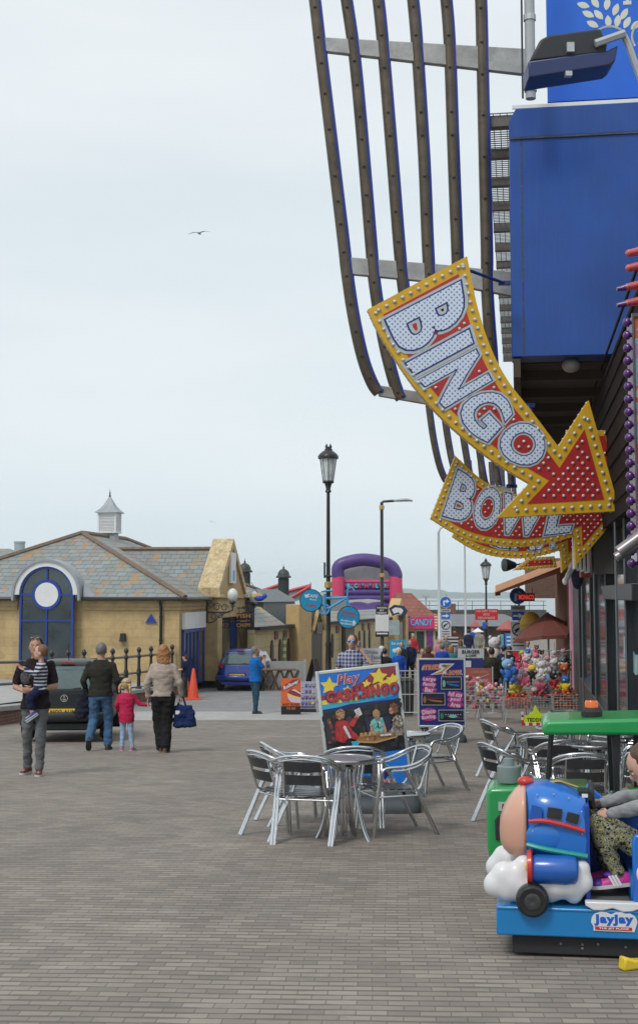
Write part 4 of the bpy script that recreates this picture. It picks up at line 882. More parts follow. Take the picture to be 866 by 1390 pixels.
for m_ in (17.4, 22.6, 27.2): b = MB(); b.tube([(-.10, S(m_), zg(m_) + .2), (-.10, S(m_), 2.54)], .016, 6); b.build('silver_pole', alu, AB)
b = MB(); # curved pale decal on door glass
b.prism([(.024, S(15.2), .72), (.024, S(16.2), .62), (.024, S(18.0), .75), (.024, S(18.0), 1.05), (.024, S(16.2), .86), (.024, S(15.2), .92)], (.004, 0, 0)); b.build('window_decal', blotch('decal', [(.2, .4, .4), (.35, .45, .4), (.15, .3, .4), (.4, .4, .3)], 1.2), AB)
# blue fascia box, chamfered lid, soffit
xl = (P(696, 480, 18).x - WX(18)) * cs - .02; xr_ = 2.2; zb, zt, zsm = P(0, 481, 18).z, P(0, 141, 18).z, P(0, 181, 18).z; y0, y1 = S(18), S(18) + .5
b = MB(); b.b2(xl, xr_, y0, y1, zb, zsm - .01); b.prism([(xl, y0 - .02, zsm), (xl, y0 - .02, zt - .18), (xl + .1, y0 - .02, zt), (xr_, y0 - .02, zt), (xr_, y0 - .02, zsm)], (0, .54, 0)); b.build('fascia_box', boxblue, AB, bevel=.012)
b = MB(); b.b2(xl + .01, xr_, y0 - .026, y0 - .004, zsm - .022, zsm + .004); b.b2(xl + .16, xl + .18, y0 - .006, y0, zb, zsm - .03); b.build('seam_flashing', pm('seam_rust', (.05, .06, .09), .8, var=.4, scale=9, dirt=.8, grime=(.16, .13, .10)), AB)
b = MB(); b.b2(xl + .05, xr_, y0 - .01, y0 + .02, zt + .002, zt + .05); b.build('white_capping', white, AB)
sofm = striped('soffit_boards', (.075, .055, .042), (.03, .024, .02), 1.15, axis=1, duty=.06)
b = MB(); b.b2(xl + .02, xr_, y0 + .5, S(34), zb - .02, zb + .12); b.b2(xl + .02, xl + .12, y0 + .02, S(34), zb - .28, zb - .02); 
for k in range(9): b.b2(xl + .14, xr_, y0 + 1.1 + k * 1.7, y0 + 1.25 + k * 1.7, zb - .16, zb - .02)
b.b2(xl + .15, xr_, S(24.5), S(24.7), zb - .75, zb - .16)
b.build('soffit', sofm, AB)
b = MB(); b.ball((xl + .82, y0 + .35, zb - .08), (.13, .13, .1), 16, 10); b.build('soffit_lamp', pm('opal_grey', (.35, .34, .32), .4), AB, smooth=True)
# bright blue banner with pale laurel emblem above
bn = (P(741, 0, 18.35).x - WX(18.35)) * cs; zbn = P(0, 134, 18.35).z
bant = thing('blue_banner', 'bright blue banner with a pale wheat-ear emblem above the fascia box', 'banner', AO + ET * 0, -SA)
b = MB(); b.b2(bn, 2.4, S(18.35), S(18.35) + .05, zbn, zbn + 3.4); b.build('sheet', pm('banner_blue', (.004, .12, .62), .5, var=.05), bant)
b = MB(); yb = S(18.35) - .004
def bpx(px, py): p = P(px, py, 18.35); return ((p.x - WX(18.35)) * cs, p.z)
def leaf(px, py, l, w_, a):
    x, z = bpx(px, py); n = 8; q = []
    for k in range(n + 1): f = k / n; q.append((f * l, w_ * math.sin(math.pi * f) ** .8))
    pts = q + [(x_, -y_) for x_, y_ in reversed(q[1:-1])]
    b.prism([(x + math.cos(a) * u - math.sin(a) * v, yb, z + math.sin(a) * u + math.cos(a) * v) for u, v in pts], (0, .003, 0))
for (px, py, a) in ((812, 36, 150), (818, 26, 130), (806, 22, 150), (812, 10, 120), (800, 8, 160), (826, 38, 95), (836, 38, 80), (846, 40, 62), (822, 14, 80), (832, 22, 70), (842, 28, 60), (797, -4, 150), (810, -4, 110), (855, 42, 40)): leaf(px, py, .19, .046, R(a))
for k in range(26):
    a = R(20 + k * 5.4); x, z = bpx(826, 60); r = .26; b.box((x + r * math.cos(a), yb + .001, z + r * math.sin(a)), (.03, .004, .045), ry=-a + R(0))
    x, z = bpx(882, 52); b.box((x + r * math.cos(a + .9), yb + .001, z + r * math.sin(a + .9)), (.03, .004, .045), ry=-a - .9)
b.b2(bpx(845, 6)[0], bpx(856, 6)[0], yb, yb + .003, bpx(845, 8)[1], bpx(845, 3)[1]); b.b2(bpx(848.5, 6)[0], bpx(852.5, 6)[0], yb, yb + .003, bpx(845, 3)[1], bpx(845, -14)[1]); b.b2(bpx(842, 6)[0], bpx(859, 6)[0], yb, yb + .003, bpx(845, -18)[1], bpx(845, -13)[1])
b.build('emblem', pm('emblem_pale', (.62, .64, .55), .5), bant)
# mast and floodlight
c = P(721, 140, 17.6); t = thing('mast', 'pale grey steel mast rising beside the blue banner', 'mast', (c.x, c.y, c.z))
b = MB(); b.tube([(-.01, 0, .06), (-.01, 0, 3.2)], .07, 12); b.build('mast_tube', greyp, t, smooth=True)
b = MB(); b.tube([(-.12, -.02, .06), (-.12, -.02, 3.2)], .014, 6); b.build('cable', blk, t)
for k in (.2, 1.2, 2.4): b = MB(); b.lathe([(.085, k - .04), (.085, k + .04)], (-.01, 0, 0), 12); b.build('clamp', galv, t)
fd = 16; c = P(775, 75, fd); t = thing('floodlight', 'black and blue floodlight tilted down on a grey bracket in front of the banner', 'floodlight', c)
def fl(px, py, dy=0): p = P(px, py, fd); return (p.x - c.x, dy, p.z - c.z)
b = MB(); b.prism([fl(718, 83), fl(733, 53), fl(745, 47), fl(815, 38), fl(824, 60), fl(822, 72)], (0, .42, 0)); b.build('housing', pm('flood_black', (.02, .022, .025), .5), t, bevel=.03)
b = MB(); b.prism([fl(716, 84, -.03), fl(822, 70, -.03), fl(838, 62, -.03), fl(834, 84, -.03), fl(826, 90, -.03), fl(717, 107, -.03)], (0, .46, 0)); b.build('reflector_door', pm('flood_blue', (.02, .035, .12), .3), t, bevel=.02)
b = MB(); b.tube([fl(806, 62, -.06), fl(846, 48, -.06)], .05, 6); b.build('yoke', greyp, t)
b = MB(); b.tube([fl(846, 48, .0), fl(852, 60, 0), fl(884, 150, 0)], .045, 8); b.build('arm', greyp, t, smooth=True)
b = MB(); b.box(fl(773, 66, -.03), (.09, .06, .12)); b.box(fl(770, 103, -.05), (.08, .08, .06)); b.build('clip', galv, t)
# open steel grille roof beyond the box
zg_ = P(0, 131, 18).z; t = thing('grille_canopy', 'flat wire grille canopy on cross beams above the fascia', 'canopy', AO + V((0, 0, 0)), -SA)
b = MB()
for k in range(15): y = S(18) + .75 + k * 1.42; b.b2(-1.75, 1.6, y - .07, y + .07, zg_ - .1, zg_ + .05)
b.build('cross_beam', pm('beam_grey_brown', (.13, .12, .11), .6, .2, var=.2), t)
b = MB()
for k in range(34): x = -1.74 + k * .1; b.b2(x - .006, x + .006, S(18.65), S(39), zg_ + .06, zg_ + .075)
for k in range(204): y = S(18.65) + k * .1; b.b2(-1.75, 1.6, y - .006, y + .006, zg_ + .075, zg_ + .09)
b.build('wire_mesh', pm('mesh_wire', (.12, .125, .13), .5, .3), t)
# curved steel rib screen
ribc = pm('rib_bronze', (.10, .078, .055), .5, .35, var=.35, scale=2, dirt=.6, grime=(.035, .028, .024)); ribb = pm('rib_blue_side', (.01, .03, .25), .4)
RD = 18.9
RIBS = [[(419, -60), (427, 0), (435, 70), (448, 178), (466, 330), (470, 366), (479, 427), (491.7, 485), (504.7, 520), (514, 533)],
        [(461, -60), (470, 0), (480, 70), (489, 161), (503, 330), (508, 385), (520, 460), (532, 510), (540, 534), (544, 540)],
        [(504, -60), (513, 0), (520, 70), (532, 215), (541, 330), (547, 390), (558, 460), (566, 505), (572, 530), (576, 538)],
        [(552, -60), (560, 0), (566, 70), (575, 215), (580, 335), (584, 395), (592, 460), (599, 505), (604, 530), (608, 538)],
        [(597, -60), (605, 0), (610, 70), (615, 215), (620, 345), (622, 400), (628, 460), (633, 505), (637, 530), (640, 540)],
        [(648, -60), (652, 0), (654, 80), (657, 215), (660, 345), (660, 385), (663, 437), (666, 475), (668, 510), (670, 540)]]
def ribscreen(k, lab):
    dd = RD / k
    sh = 8 if k < 1 else 0
    def q(px, py, dy=0): px, py = 705 + (px - 705) * k + sh, HOR + (py - HOR) * k; p = P(px, py, dd); return V((p.x, p.y + dy, p.z))
    o = q(600, 300); t = thing('rib_screen', lab, 'canopy', o, 0, 'curved steel rib screens over the street')
    for rb in RIBS:
        if k < 1: rb = [r_ for r_ in rb if r_[1] >= 328]
        pts = [q(*p) - o for p in catmull([(a, c_, 0) for a, c_ in rb], 5) for p in [(p[0], p[1])]]
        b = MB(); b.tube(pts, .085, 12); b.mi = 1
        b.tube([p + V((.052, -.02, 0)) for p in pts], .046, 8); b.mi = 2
        L_ = 0
        for u, v in zip(pts, pts[1:]):
            L_ += (v - u).length
            if L_ > .33: L_ = 0; b.box(v + V((-.01, -.087, 0)), (.045, .02, .018))
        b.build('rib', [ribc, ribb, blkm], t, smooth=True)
    for bar in (((438, 52), (717, 68), (717, 103), (440, 71)), ((474, 350), (600, 360), (700, 371), (700, 404), (600, 385), (475, 373)), ((512, 523), (590, 536), (669, 545), (669, 560), (590, 551), (514, 538))):
        if k < 1 and bar[0][1] < 400: continue
        b = MB(); b.prism([q(*p) - o + V((0, -.05, 0)) for p in bar], (0, .1, 0)); b.build('bracing_plate', pm('plate_zinc', (.36, .36, .35), .5, .4, var=.25, scale=3, dirt=.3), t, bevel=.01)
    return t
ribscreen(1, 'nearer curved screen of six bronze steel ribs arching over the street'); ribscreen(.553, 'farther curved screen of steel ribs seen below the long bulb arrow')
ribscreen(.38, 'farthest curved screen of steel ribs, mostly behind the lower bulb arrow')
# ---------------------------------------------------------------- bulb arrow signs
ybord = pm('arrow_yellow', (.62, .36, .012), .45, var=.12, scale=3, dirt=.45, grime=(.38, .20, .03), streak=7); ared = pm('arrow_red', (.42, .018, .02), .4, var=.12, scale=3, dirt=.4, grime=(.24, .03, .03), streak=7)
bulbm = pm('frosted_bulb', (.52, .52, .50), .25, var=.15, scale=10, coat=.5)
lpale = dotted('letter_pale_dots', (.58, .66, .80), (.13, .18, .32), .070, .0115); lnavy = pm('letter_outline_navy', (.015, .02, .17), .45); lgrey = pm('letter_outline_grey', (.42, .48, .50), .45)
def rawglyph(ch, off):
    c = bpy.data.curves.new('t', 'FONT'); c.body = ch; c.offset = off; c.resolution_u = 4
    o = bpy.data.objects.new('t', c); me = evaluated(o); bpy.data.objects.remove(o); bpy.data.curves.remove(c)
    bm = bmesh.new(); bm.from_mesh(me); bmesh.ops.triangulate(bm, faces=bm.faces)
    for _ in range(3):
        e = [e for e in bm.edges if e.calc_length() > .16]
        if not e: break
        bmesh.ops.subdivide_edges(bm, edges=e, cuts=1); bmesh.ops.triangulate(bm, faces=bm.faces)
    vs = [(v.co.x, v.co.y) for v in bm.verts]; fs = [[v.index for v in f.verts] for f in bm.faces]; bm.verts.index_update(); bm.free(); bpy.data.meshes.remove(me); return vs, fs
def curve_at(tab, s):
    for (a, p), (c, q) in zip(tab, tab[1:]):
        if s <= c or (c, q) == tab[-1]:
            f = (s - a) / (c - a); return (p[0] + (q[0] - p[0]) * f, p[1] + (q[1] - p[1]) * f)
BULB = None
def bulbsign(name, lab, outline, d, bord, k=1, letters=None, tabs=None, grid=.17, bstep=.125, struts=(), br=.032, depth=.16, dense=True, nparts=90):
    dd = d / k
    def q(px, py): px, py = 705 + (px - 705) * k, HOR + (py - HOR) * k; p = P(px, py, dd); return (p.x, p.z)
    ol = [q(*p) for p in outline]; ox = sum(p[0] for p in ol) / len(ol); oz = sum(p[1] for p in ol) / len(ol); ol = [(x - ox, z - oz) for x, z in ol]
    def l(px, py): x, z = q(px, py); return (x - ox, z - oz)
    t = thing(name, lab, 'sign', (ox, dd, oz))
    b = MB(); b.prism([(x, 0, z) for x, z in ol], (0, depth, 0)); b.build('sign_box', ybord, t)
    inn = offset_poly(ol, bord); b = MB(); b.prism([(x, -.006, z) for x, z in inn], (0, .005, 0)); b.build('red_panel', ared, t)
    occ = []
    if letters:
        for lay, (off, y, m, nm) in enumerate(((.085, -.009, lgrey, 'letter_edge'), (.052, -.012, lnavy, 'letter_outline'), (.034, -.015, lpale, 'letter_face'))):
            b = MB()
            for ch, s0_, s1_ in letters:
                v0, _ = rawglyph(ch, .04); x0, x1 = min(v[0] for v in v0), max(v[0] for v in v0); z0, z1 = min(v[1] for v in v0), max(v[1] for v in v0)
                vs_, fs = rawglyph(ch, off); vv = []
                for (x, z) in vs_:
                    u = (x - x0) / (x1 - x0); tt = (z - z0) / (z1 - z0); s_ = s0_ + u * (s1_ - s0_)
                    p0, p1 = curve_at(tabs[0], s_), curve_at(tabs[1], s_); X_, Z_ = l(p0[0] + (p1[0] - p0[0]) * tt, p0[1] + (p1[1] - p0[1]) * tt); vv.append(b._v((X_, y, Z_)))
                for f in fs:
                    b.face([vv[i] for i in f])
                    if lay == 0:
                        q3 = [vv[i].co for i in f]
                        for u_ in range(7):
                            for w_ in range(7 - u_): g_ = q3[0] + (q3[1] - q3[0]) * (u_ / 6) + (q3[2] - q3[0]) * (w_ / 6); occ.append((g_.x, g_.z))
            b.build(nm, m, t)
    pts = walk(offset_poly(ol, bord * .5), bstep)
    def bulb(mb, x, z, r): mb.lathe([(r, 0), (r * .92, -r * .45), (r * .6, -r * .85), (r * .15, -r)], (x, 0, z), 7, 'Y')
    me0 = None
    for i, (x, z) in enumerate(pts[:nparts]):
        if me0 is None:
            b = MB(); bulb(b, 0, 0, br); o = b.build('bulb', bulbm, t, smooth=True, ang=180); me0 = o.data
        else: o = bpy.data.objects.new('bulb', me0); col.objects.link(o); o.parent = t
        o.location = (x, -.002, z)
    b = MB(); 
    for (x, z) in pts[nparts:]: b.M = Matrix.Translation((0, -.002, 0)); bulb(b, x, z, br)
    b.M = Matrix.Translation((0, -.007, 0)); xs_ = [p[0] for p in ol]; zs_ = [p[1] for p in ol]; n = 0; z = min(zs_)
    i2 = offset_poly(ol, bord + br * 1.3); cell = {}
    for (x, zz) in occ: cell.setdefault((int(x // .03), int(zz // .03)), 1)
    while z < max(zs_):
        x = min(xs_) + (grid / 2 if n % 2 else 0)
        while x < max(xs_):
            if inside((x, z), i2) and random.random() > .02:
                ci, cj = int(x // .03), int(z // .03)
                if not (ci, cj) in cell: bulb(b, x, z, br * .85)
            x += grid
        z += grid * .56; n += 1
    b.M = Matrix()
    for (x, z) in walk(ol, bstep * .8): b.ball((x, depth * .5, z), br * .62, 6, 4)
    tag(b.build('small_bulbs', bulbm, t, smooth=True, ang=180), kind='stuff')
    if struts:
        b = MB()
        for (p, r_) in struts:
            a = l(*p[:2]); c_ = l(*p[2:4]); b.tube([(a[0], depth * .5, a[1]), (c_[0], depth * .5 + p[4], c_[1])], r_, 8)
            b.box((c_[0], depth * .5 + p[4], c_[1]), (.16, .08, .05))
        b.build('strut', pm('strut_blue', (.01, .02, .14), .4), t)
    return t
def z2(pts, ox, oy, s): return [(ox + x / s, oy + y / s) for x, y in pts]
def dense(pts, idx):      # smooth the listed runs of points
    return pts
Rc = catmull([(x, y, 0) for x, y in z2([(370, 38), (385, 110), (402, 190), (440, 305), (490, 400), (560, 490), (635, 590)], 460, 330, 2.133)], 4)
Lc = catmull([(x, y, 0) for x, y in z2([(552, 695), (480, 652), (400, 595), (300, 508), (218, 415), (150, 315), (108, 245), (83, 192)], 460, 330, 2.133)], 4)
OUT = [(p[0], p[1]) for p in Rc] + z2([(722, 455), (812, 775), (458, 795)], 460, 330, 2.133) + [(p[0], p[1]) for p in Lc]
zz = lambda t_, s_=2.133: [(a, z2([p], 460, 330, s_)[0]) for a, p in t_]
base = zz([(0, (133, 222)), (.29, (188, 343)), (.38, (224, 390)), (.58, (306, 478)), (.79, (425, 588)), (1, (560, 668))])
topt = zz([(0, (352, 108)), (.29, (374, 242)), (.38, (392, 300)), (.58, (442, 398)), (.79, (512, 490)), (1, (618, 572))])
bulbsign('bingo_arrow_sign', 'long red and yellow bulb arrow reading BINGO, pointing down to the right', OUT, 17, .155, letters=[('B', 0, .265), ('I', .30, .365), ('N', .395, .58), ('G', .60, .785), ('O', .81, .995)], tabs=(base, topt),
         struts=[((640, 366, 697, 363, .8), .022), ((722, 558, 742, 528, 1.4), .025)], grid=.125, bstep=.118, br=.027)
bt = z2([(140, 172), (250, 270), (360, 318), (480, 345), (600, 340)], 570, 560, 2.926); bb_ = z2([(612, 490), (520, 517), (400, 533), (260, 520), (150, 485), (42, 420)], 570, 560, 2.926)
c1 = [(p[0], p[1]) for p in catmull([(x, y, 0) for x, y in bt], 4)]; c2 = [(p[0], p[1]) for p in catmull([(x, y, 0) for x, y in bb_], 4)]
OUT2 = c1 + [(772, 642), (842.5, 695), (781, 768)] + c2
z29 = lambda t_: [(a, z2([p], 570, 560, 2.926)[0]) for a, p in t_]
b2_ = z29([(0, (88, 410)), (.25, (190, 440)), (.5, (290, 478)), (.78, (470, 490)), (1, (600, 475))]); t2_ = z29([(0, (150, 225)), (.25, (240, 280)), (.5, (335, 318)), (.78, (500, 345)), (1, (640, 345))])
bulbsign('bowl_arrow_sign', 'red and yellow bulb arrow reading BOWL, below and behind the BINGO arrow', OUT2, 19.5, .11, letters=[('B', 0, .24), ('O', .265, .50), ('W', .50, .79), ('L', .82, .99)], tabs=(b2_, t2_), grid=.10, bstep=.10, br=.022, nparts=80,
         struts=[((690, 658, 703, 655, .6), .02)])
ch = 'CINEMA'; lt = []
wds = [.18, .07, .18, .16, .21, .18]; s_ = 0
for c_, w_ in zip(ch, wds): lt.append((c_, s_, s_ + w_ - .015)); s_ += w_
bulbsign('cinema_arrow_sign', 'bulb arrow reading CINEMA with only its lower edge showing below the BOWL arrow', OUT2, 19.5, .14, k=.755, letters=lt, tabs=(b2_, t2_), grid=.11, bstep=.12, br=.024, nparts=60)
bulbsign('trapezoid_bulb_sign', 'small plain red bulb sign with yellow border under the stacked arrows', [(697, 774), (718, 757), (752, 755), (756, 770)], 31, .075, grid=.11, bstep=.1, br=.02, nparts=40)
n = 8; rr = [(829 - 10 + 10 * math.cos(a), 594 - 10 * math.sin(a)) for a in [k * math.pi / 2 / n for k in range(n, -1, -1)]]; rr = [(770, 584)] + rr + [(839, 632), (834, 650), (822, 658), (770, 658)]
bulbsign('rounded_bulb_sign', 'rounded red and yellow bulb sign half hidden behind the BINGO arrow head', rr, 18.3, .08, grid=.13, bstep=.12, br=.026, nparts=30)
c = P(694, 767, 32); t = thing('small_floodlight', 'small round black floodlight beside the lowest bulb sign', 'floodlight', c); b = MB(); b.lathe([(.07, -.1), (.10, -.02), (.15, .12), (.16, .2), (.1, .21)], (0, 0, 0), 14, 'X'); b.build('lamp_body', blk, t, smooth=True, rz=R(200)); b = MB(); b.tube([(.1, 0, 0), (.5, .2, .1)], .02, 5); b.build('arm', blk, t)
# ---------------------------------------------------------------- near cabinet with purple cap lamps, right edge
d = 12.2; xl_ = P(846, 0, d).x; c = V((xl_, d, P(0, 800, d).z)); t = thing('lamp_cabinet', 'tall colourful illuminated cabinet with a column of purple cap lamps down its edge', 'sign cabinet', c, -SA * .5)
H_ = P(0, 430, d).z - c.z; zl0 = P(0, 762, d).z - c.z
b = MB(); b.b2(.03, .8, -.0, .3, zl0, H_); b.build('cabinet_face', blotch('cabinet_art', [(.28, .4, .5), (.5, .55, .5), (.55, .2, .1), (.3, .5, .6), (.4, .3, .5), (.55, .5, .25)], 2.2, .15), t)
b = MB(); b.b2(.012, .03, -.02, .3, zl0, H_); b.b2(.012, .8, -.02, .02, H_, H_ + .03); b.build('cabinet_trim', pm('trim_iridescent', (.35, .3, .4), .2, .6, var=.4, scale=2), t)
me0 = None; pl_ = pm('purple_cap', (.09, .015, .16), .25, coat=.5); pls = []
y = 437
while y < 770: pls.append(y); y += 17.4 if y < 640 else 17
for y in pls:
    if me0 is None: b = MB(); b.lathe([(.016, .03), (.02, 0), (.042, -.015), (.045, -.035), (.034, -.06), (.012, -.072)], (0, 0, 0), 12, 'X'); o = b.build('lamp_cap', pl_, t, smooth=True); me0 = o.data
    else: o = bpy.data.objects.new('lamp_cap', me0); col.objects.link(o); o.parent = t
    o.location = (.005, .02, P(0, y, d).z - c.z)
for i, (px, py, m_) in enumerate(((862, 342, 0), (862, 362, 0), (860, 388, 1), (860, 410, 1))):
    p = P(px, py, d) - c; b = MB(); b.tube([p + V((-.06, 0, -.012)), p + V((.3, 0, .06))], [.035, .055], 12); b.ball(p + V((-.06, 0, -.012)), .036, 10, 8); b.build('lamp_arm', pm('lamp_red', (.55, .09, .09), .3, coat=.4), t, smooth=True)
    if m_: b = MB(); b.tube([p + V((-.16, 0, -.03)), p + V((-.05, 0, -.01))], [.02, .036], 12); b.build('lamp_tip', pl_, t, smooth=True)
b = MB(); b.tube([P(838, 757, d - .2) - c, P(880, 730, d - .2) - c], .045, 12); b.tube([P(842, 750, d - .2) - c, P(880, 722, d - .2) - c], .06, 12); b.build('chrome_bar', pm('warm_chrome', (.30, .27, .28), .35, .5), t, smooth=True)
# units hanging under the soffit over the shopfront
d = 20; c = P(806, 752, d); t = thing('air_unit', 'grey slatted metal box hanging above the dark shopfront', 'ventilation unit', c, -SA); b = MB(); b.b2(-.02, .6, -.2, .7, -.3, .5); b.build('casing', pm('unit_grey', (.10, .097, .093), .6), t)
b = MB()
for k in range(4): b.b2(-.12 - k * .06, -.08 - k * .06, -.2, .6, -.28 + .02 * k, .5)
b.build('pale_slats', white, t)
c = P(794, 768, 23); t = thing('red_shutter_box', 'small dark red box hanging left of the grey slatted unit', 'box', c, -SA); b = MB(); b.b2(-.08, .12, -.1, .6, -.2, .28); b.build('box', pm('box_red', (.22, .025, .02), .6), t, bevel=.01)
c = P(775, 775, 26); t = thing('hanging_figure', 'white sleeved arm and navy body of a figure hanging by the pillar', 'decoration', c)
b = MB(); b.tube(catmull([(.18, 0, .22), (.02, 0, .05), (-.08, 0, -.12), (-.12, 0, -.2)]), [.06] * 7 + [.055] * 5 + [.05] * 7, 8); b.ball((-.12, 0, -.2), (.06, .05, .08), 8, 6); b.build('arm', white, t, smooth=True); b = MB(); b.ball((.12, .05, -.08), (.12, .1, .28), 12, 8); b.build('torso', pm('navy_cloth', (.012, .016, .05), .8), t, smooth=True)
# ---------------------------------------------------------------- shops beyond, right
t = thing('corner_shop', 'brown brick corner shop with awnings beyond the dark pillar', 'building', (WX(36, .45), 36, 0), -SA)
brb = brick('brown_brick', (.20, .11, .07), (.15, .08, .05), (.16, .13, .11), .22, .075, .012, plane='WZ', bump=.3)
zt1 = P(0, 772, 50).z
b = MB(); b.b2(.9, 3.0, .6, 17, -2.4, P(0, 775, 45).z + .3); b.build('wall', pm('shop_terracotta', (.22, .09, .05), .8, var=.25, scale=1.2), t)
d5 = 53; b = MB(); x = (P(702, 0, d5).x - WX(d5, .45)) * cs; b.b2(x, 3.4, (d5 - 36) / cs, (d5 - 36) / cs + 5, P(0, 812, d5).z, P(0, 768, d5).z + .3); b.b2(x + 1.4, 3.4, (d5 - 36) / cs, (d5 - 36) / cs + 5, -2.4, P(0, 812, d5).z); b.build('upper_storey', brb, t)
d5 = 35.2; b = MB(); x = (P(758.5, 0, d5).x - WX(d5, .45)) * cs; x1_ = (P(776, 0, d5).x - WX(d5, .45)) * cs; b.b2(x, x1_ + .5, -.8, -.7, P(0, 836, d5).z, P(0, 755, d5).z); b.build('pink_banner', pm('magenta', (.42, .02, .12), .5), t)
b = MB(); xx = (P(761, 0, d5).x - WX(d5, .45)) * cs; b.tube([(xx, -.85, -1.7), (xx, -.85, P(0, 760, d5).z)], .05, 8); b.build('pink_post', pm('pale_pink', (.6, .28, .38), .4), t)
def awning(px0, py0, px1, py1, d0, d1, lab, mt, mu, drop=.22):
    a, c_ = P(px0, py0, d0), P(px1, py1, d0); e = (c_ - a); t = thing('awning', lab, 'awning', a)
    u = V((ES.x, ES.y, 0)) * (d1 - d0) * .35 ; b = MB(); q = V((0, 0, .05))
    b.skin([[b._v(p) for p in (V((0, 0, 0)), q, q + u * .2 + V((0, 0, .02)) * 0, u * .2)]] * 0 or [[b._v(V((0, 0, 0))), b._v(V((0, 0, drop * .3))), b._v(u + V((0, 0, drop * .3))), b._v(u)], [b._v(e - V((0, 0, 0))), b._v(e + V((0, 0, drop * .3))), b._v(e + u + V((0, 0, drop * .3))), b._v(e + u)]]); b.build('canopy', mt, t)
    b = MB(); b.prism([V((0, -.02, .03)), V((0, -.02, -drop)), e + V((0, -.02, -drop)), e + V((0, -.02, .03))], (0, .015, 0)); b.build('valance', mu, t)
    b = MB(); b.tube([e + V((0, .2, -.5)), e * .35 + V((0, .2, -.05))], .02, 5); b.build('folding_arm', greyp, t); return t
orc = pm('awning_orange', (.80, .45, .28), .7, var=.1); oru = pm('awning_rust', (.60, .22, .11), .7, var=.15)
t = thing('awning', 'wide orange awning sloping up to the right over the far shops', 'awning', P(672, 805, 38)); o = P(672, 805, 38)
n0, n1, f1, f0 = P(672, 804, 38) - o, P(764, 768, 38) - o, P(764, 776, 50) - o, P(679, 804.5, 50) - o; k_ = V((0, 0, .19))
b = MB(); b.skin([[b._v(p) for p in (n0, n1, f1, f0)], [b._v(p + k_) for p in (n0, n1, f1, f0)]]); b.build('canopy', orc, t)
b = MB(); b.poly([p - V((0, 0, .004)) for p in (n0, n1, f1, f0)]); b.prism([n0 + V((-.02, -.01, .02)), n0 + V((-.02, -.01, -.10)), f0 + V((-.02, 0, -.10)), f0 + V((-.02, 0, .02))], (.02, 0, 0)); b.build('underside', oru, t)
b = MB(); b.tube([P(722, 790, 39) - o, P(745, 772, 39) - o], .025, 5); b.build('folding_arm', greyp, t)
t = thing('awning', 'rust brown parasol-like awning low over the toy stall', 'awning', P(742, 838, 40)); o = P(742, 838, 40)
mar = pm('parasol_brown', (.20, .06, .045), .75, var=.15)
b = MB(); ap = V((0, 0, .15)); ring_ = [P(px, py, dd) - o for px, py, dd in ((698, 868, 37.5), (735, 863, 36.8), (770, 862, 37), (775, 848, 40), (765, 850, 43), (735, 852, 43.5), (706, 858, 42))]
vv = [b._v(p) for p in ring_]; va = b._v(ap); v2 = [b._v(p - V((0, 0, .1))) for p in ring_]
for i in range(7): b.face([vv[i], vv[(i + 1) % 7], va]); b.face([vv[i], v2[i], v2[(i + 1) % 7], vv[(i + 1) % 7]])
b.build('canopy', mar, t); b = MB(); b.tube([(.1, .4, .15), (.1, .4, zg(40) - o.z)], .03, 8); b.build('pole', greyp, t)
c = P(720, 848, 46); t = thing('dome_awning', 'yellow dome awning with scalloped skirt under the red neon sign', 'awning', c); yl = pm('dome_yellow', (.62, .38, .04), .6, var=.12); r = 15 * 46 / F
b = MB(); n = 10; rows = []
for k in range(7):
    ph = k / 6 * math.pi / 2; rows.append([b._v((-.0 + math.cos(math.pi + math.pi * j / n) * r * math.cos(ph) * 1.0, math.sin(math.pi + math.pi * j / n) * r * .8 * math.cos(ph), r * 1.15 * math.sin(ph))) for j in range(n + 1)])
for r0, r1_ in zip(rows, rows[1:]):
    for j in range(n): b.face([r0[j], r0[j + 1], r1_[j + 1], r1_[j]])
b.build('dome', yl, t, smooth=True)
b = MB()
for j in range(n):
    a0, a1 = math.pi + math.pi * j / n, math.pi + math.pi * (j + 1) / n; p, q_ = V((math.cos(a0) * r * 1.02, math.sin(a0) * r * .82, .02)), V((math.cos(a1) * r * 1.02, math.sin(a1) * r * .82, .02)); m_ = (p + q_) / 2
    b.prism([p, q_, q_ - V((0, 0, .13)), m_ - V((0, 0, .2)), p - V((0, 0, .13))], (0, .01, 0))
b.build('skirt', pm('dome_skirt', (.5, .27, .02), .6), t)
c = P(714, 810.5, 45); t = thing('neon_sign', 'small red lettered sign board hanging under the orange awning', 'sign', c, -R(3)); b = MB(); b.b2(-.28, .28, 0, .05, -.13, .13); b.build('board', pm('neon_back', (.12, .01, .01), .5), t)
b = MB(); b.text('MONACO', .17, TM(0, -.01, 0), .05, fit=.5); b.build('lettering', pm('neon_red', (.85, .06, .05), .4, emit=.6), t); b = MB(); b.tube([(-.2, .02, .13), (-.2, .02, .3)], .01, 4); b.tube([(.2, .02, .13), (.2, .02, .3)], .01, 4); b.build('hanger', blkm, t)
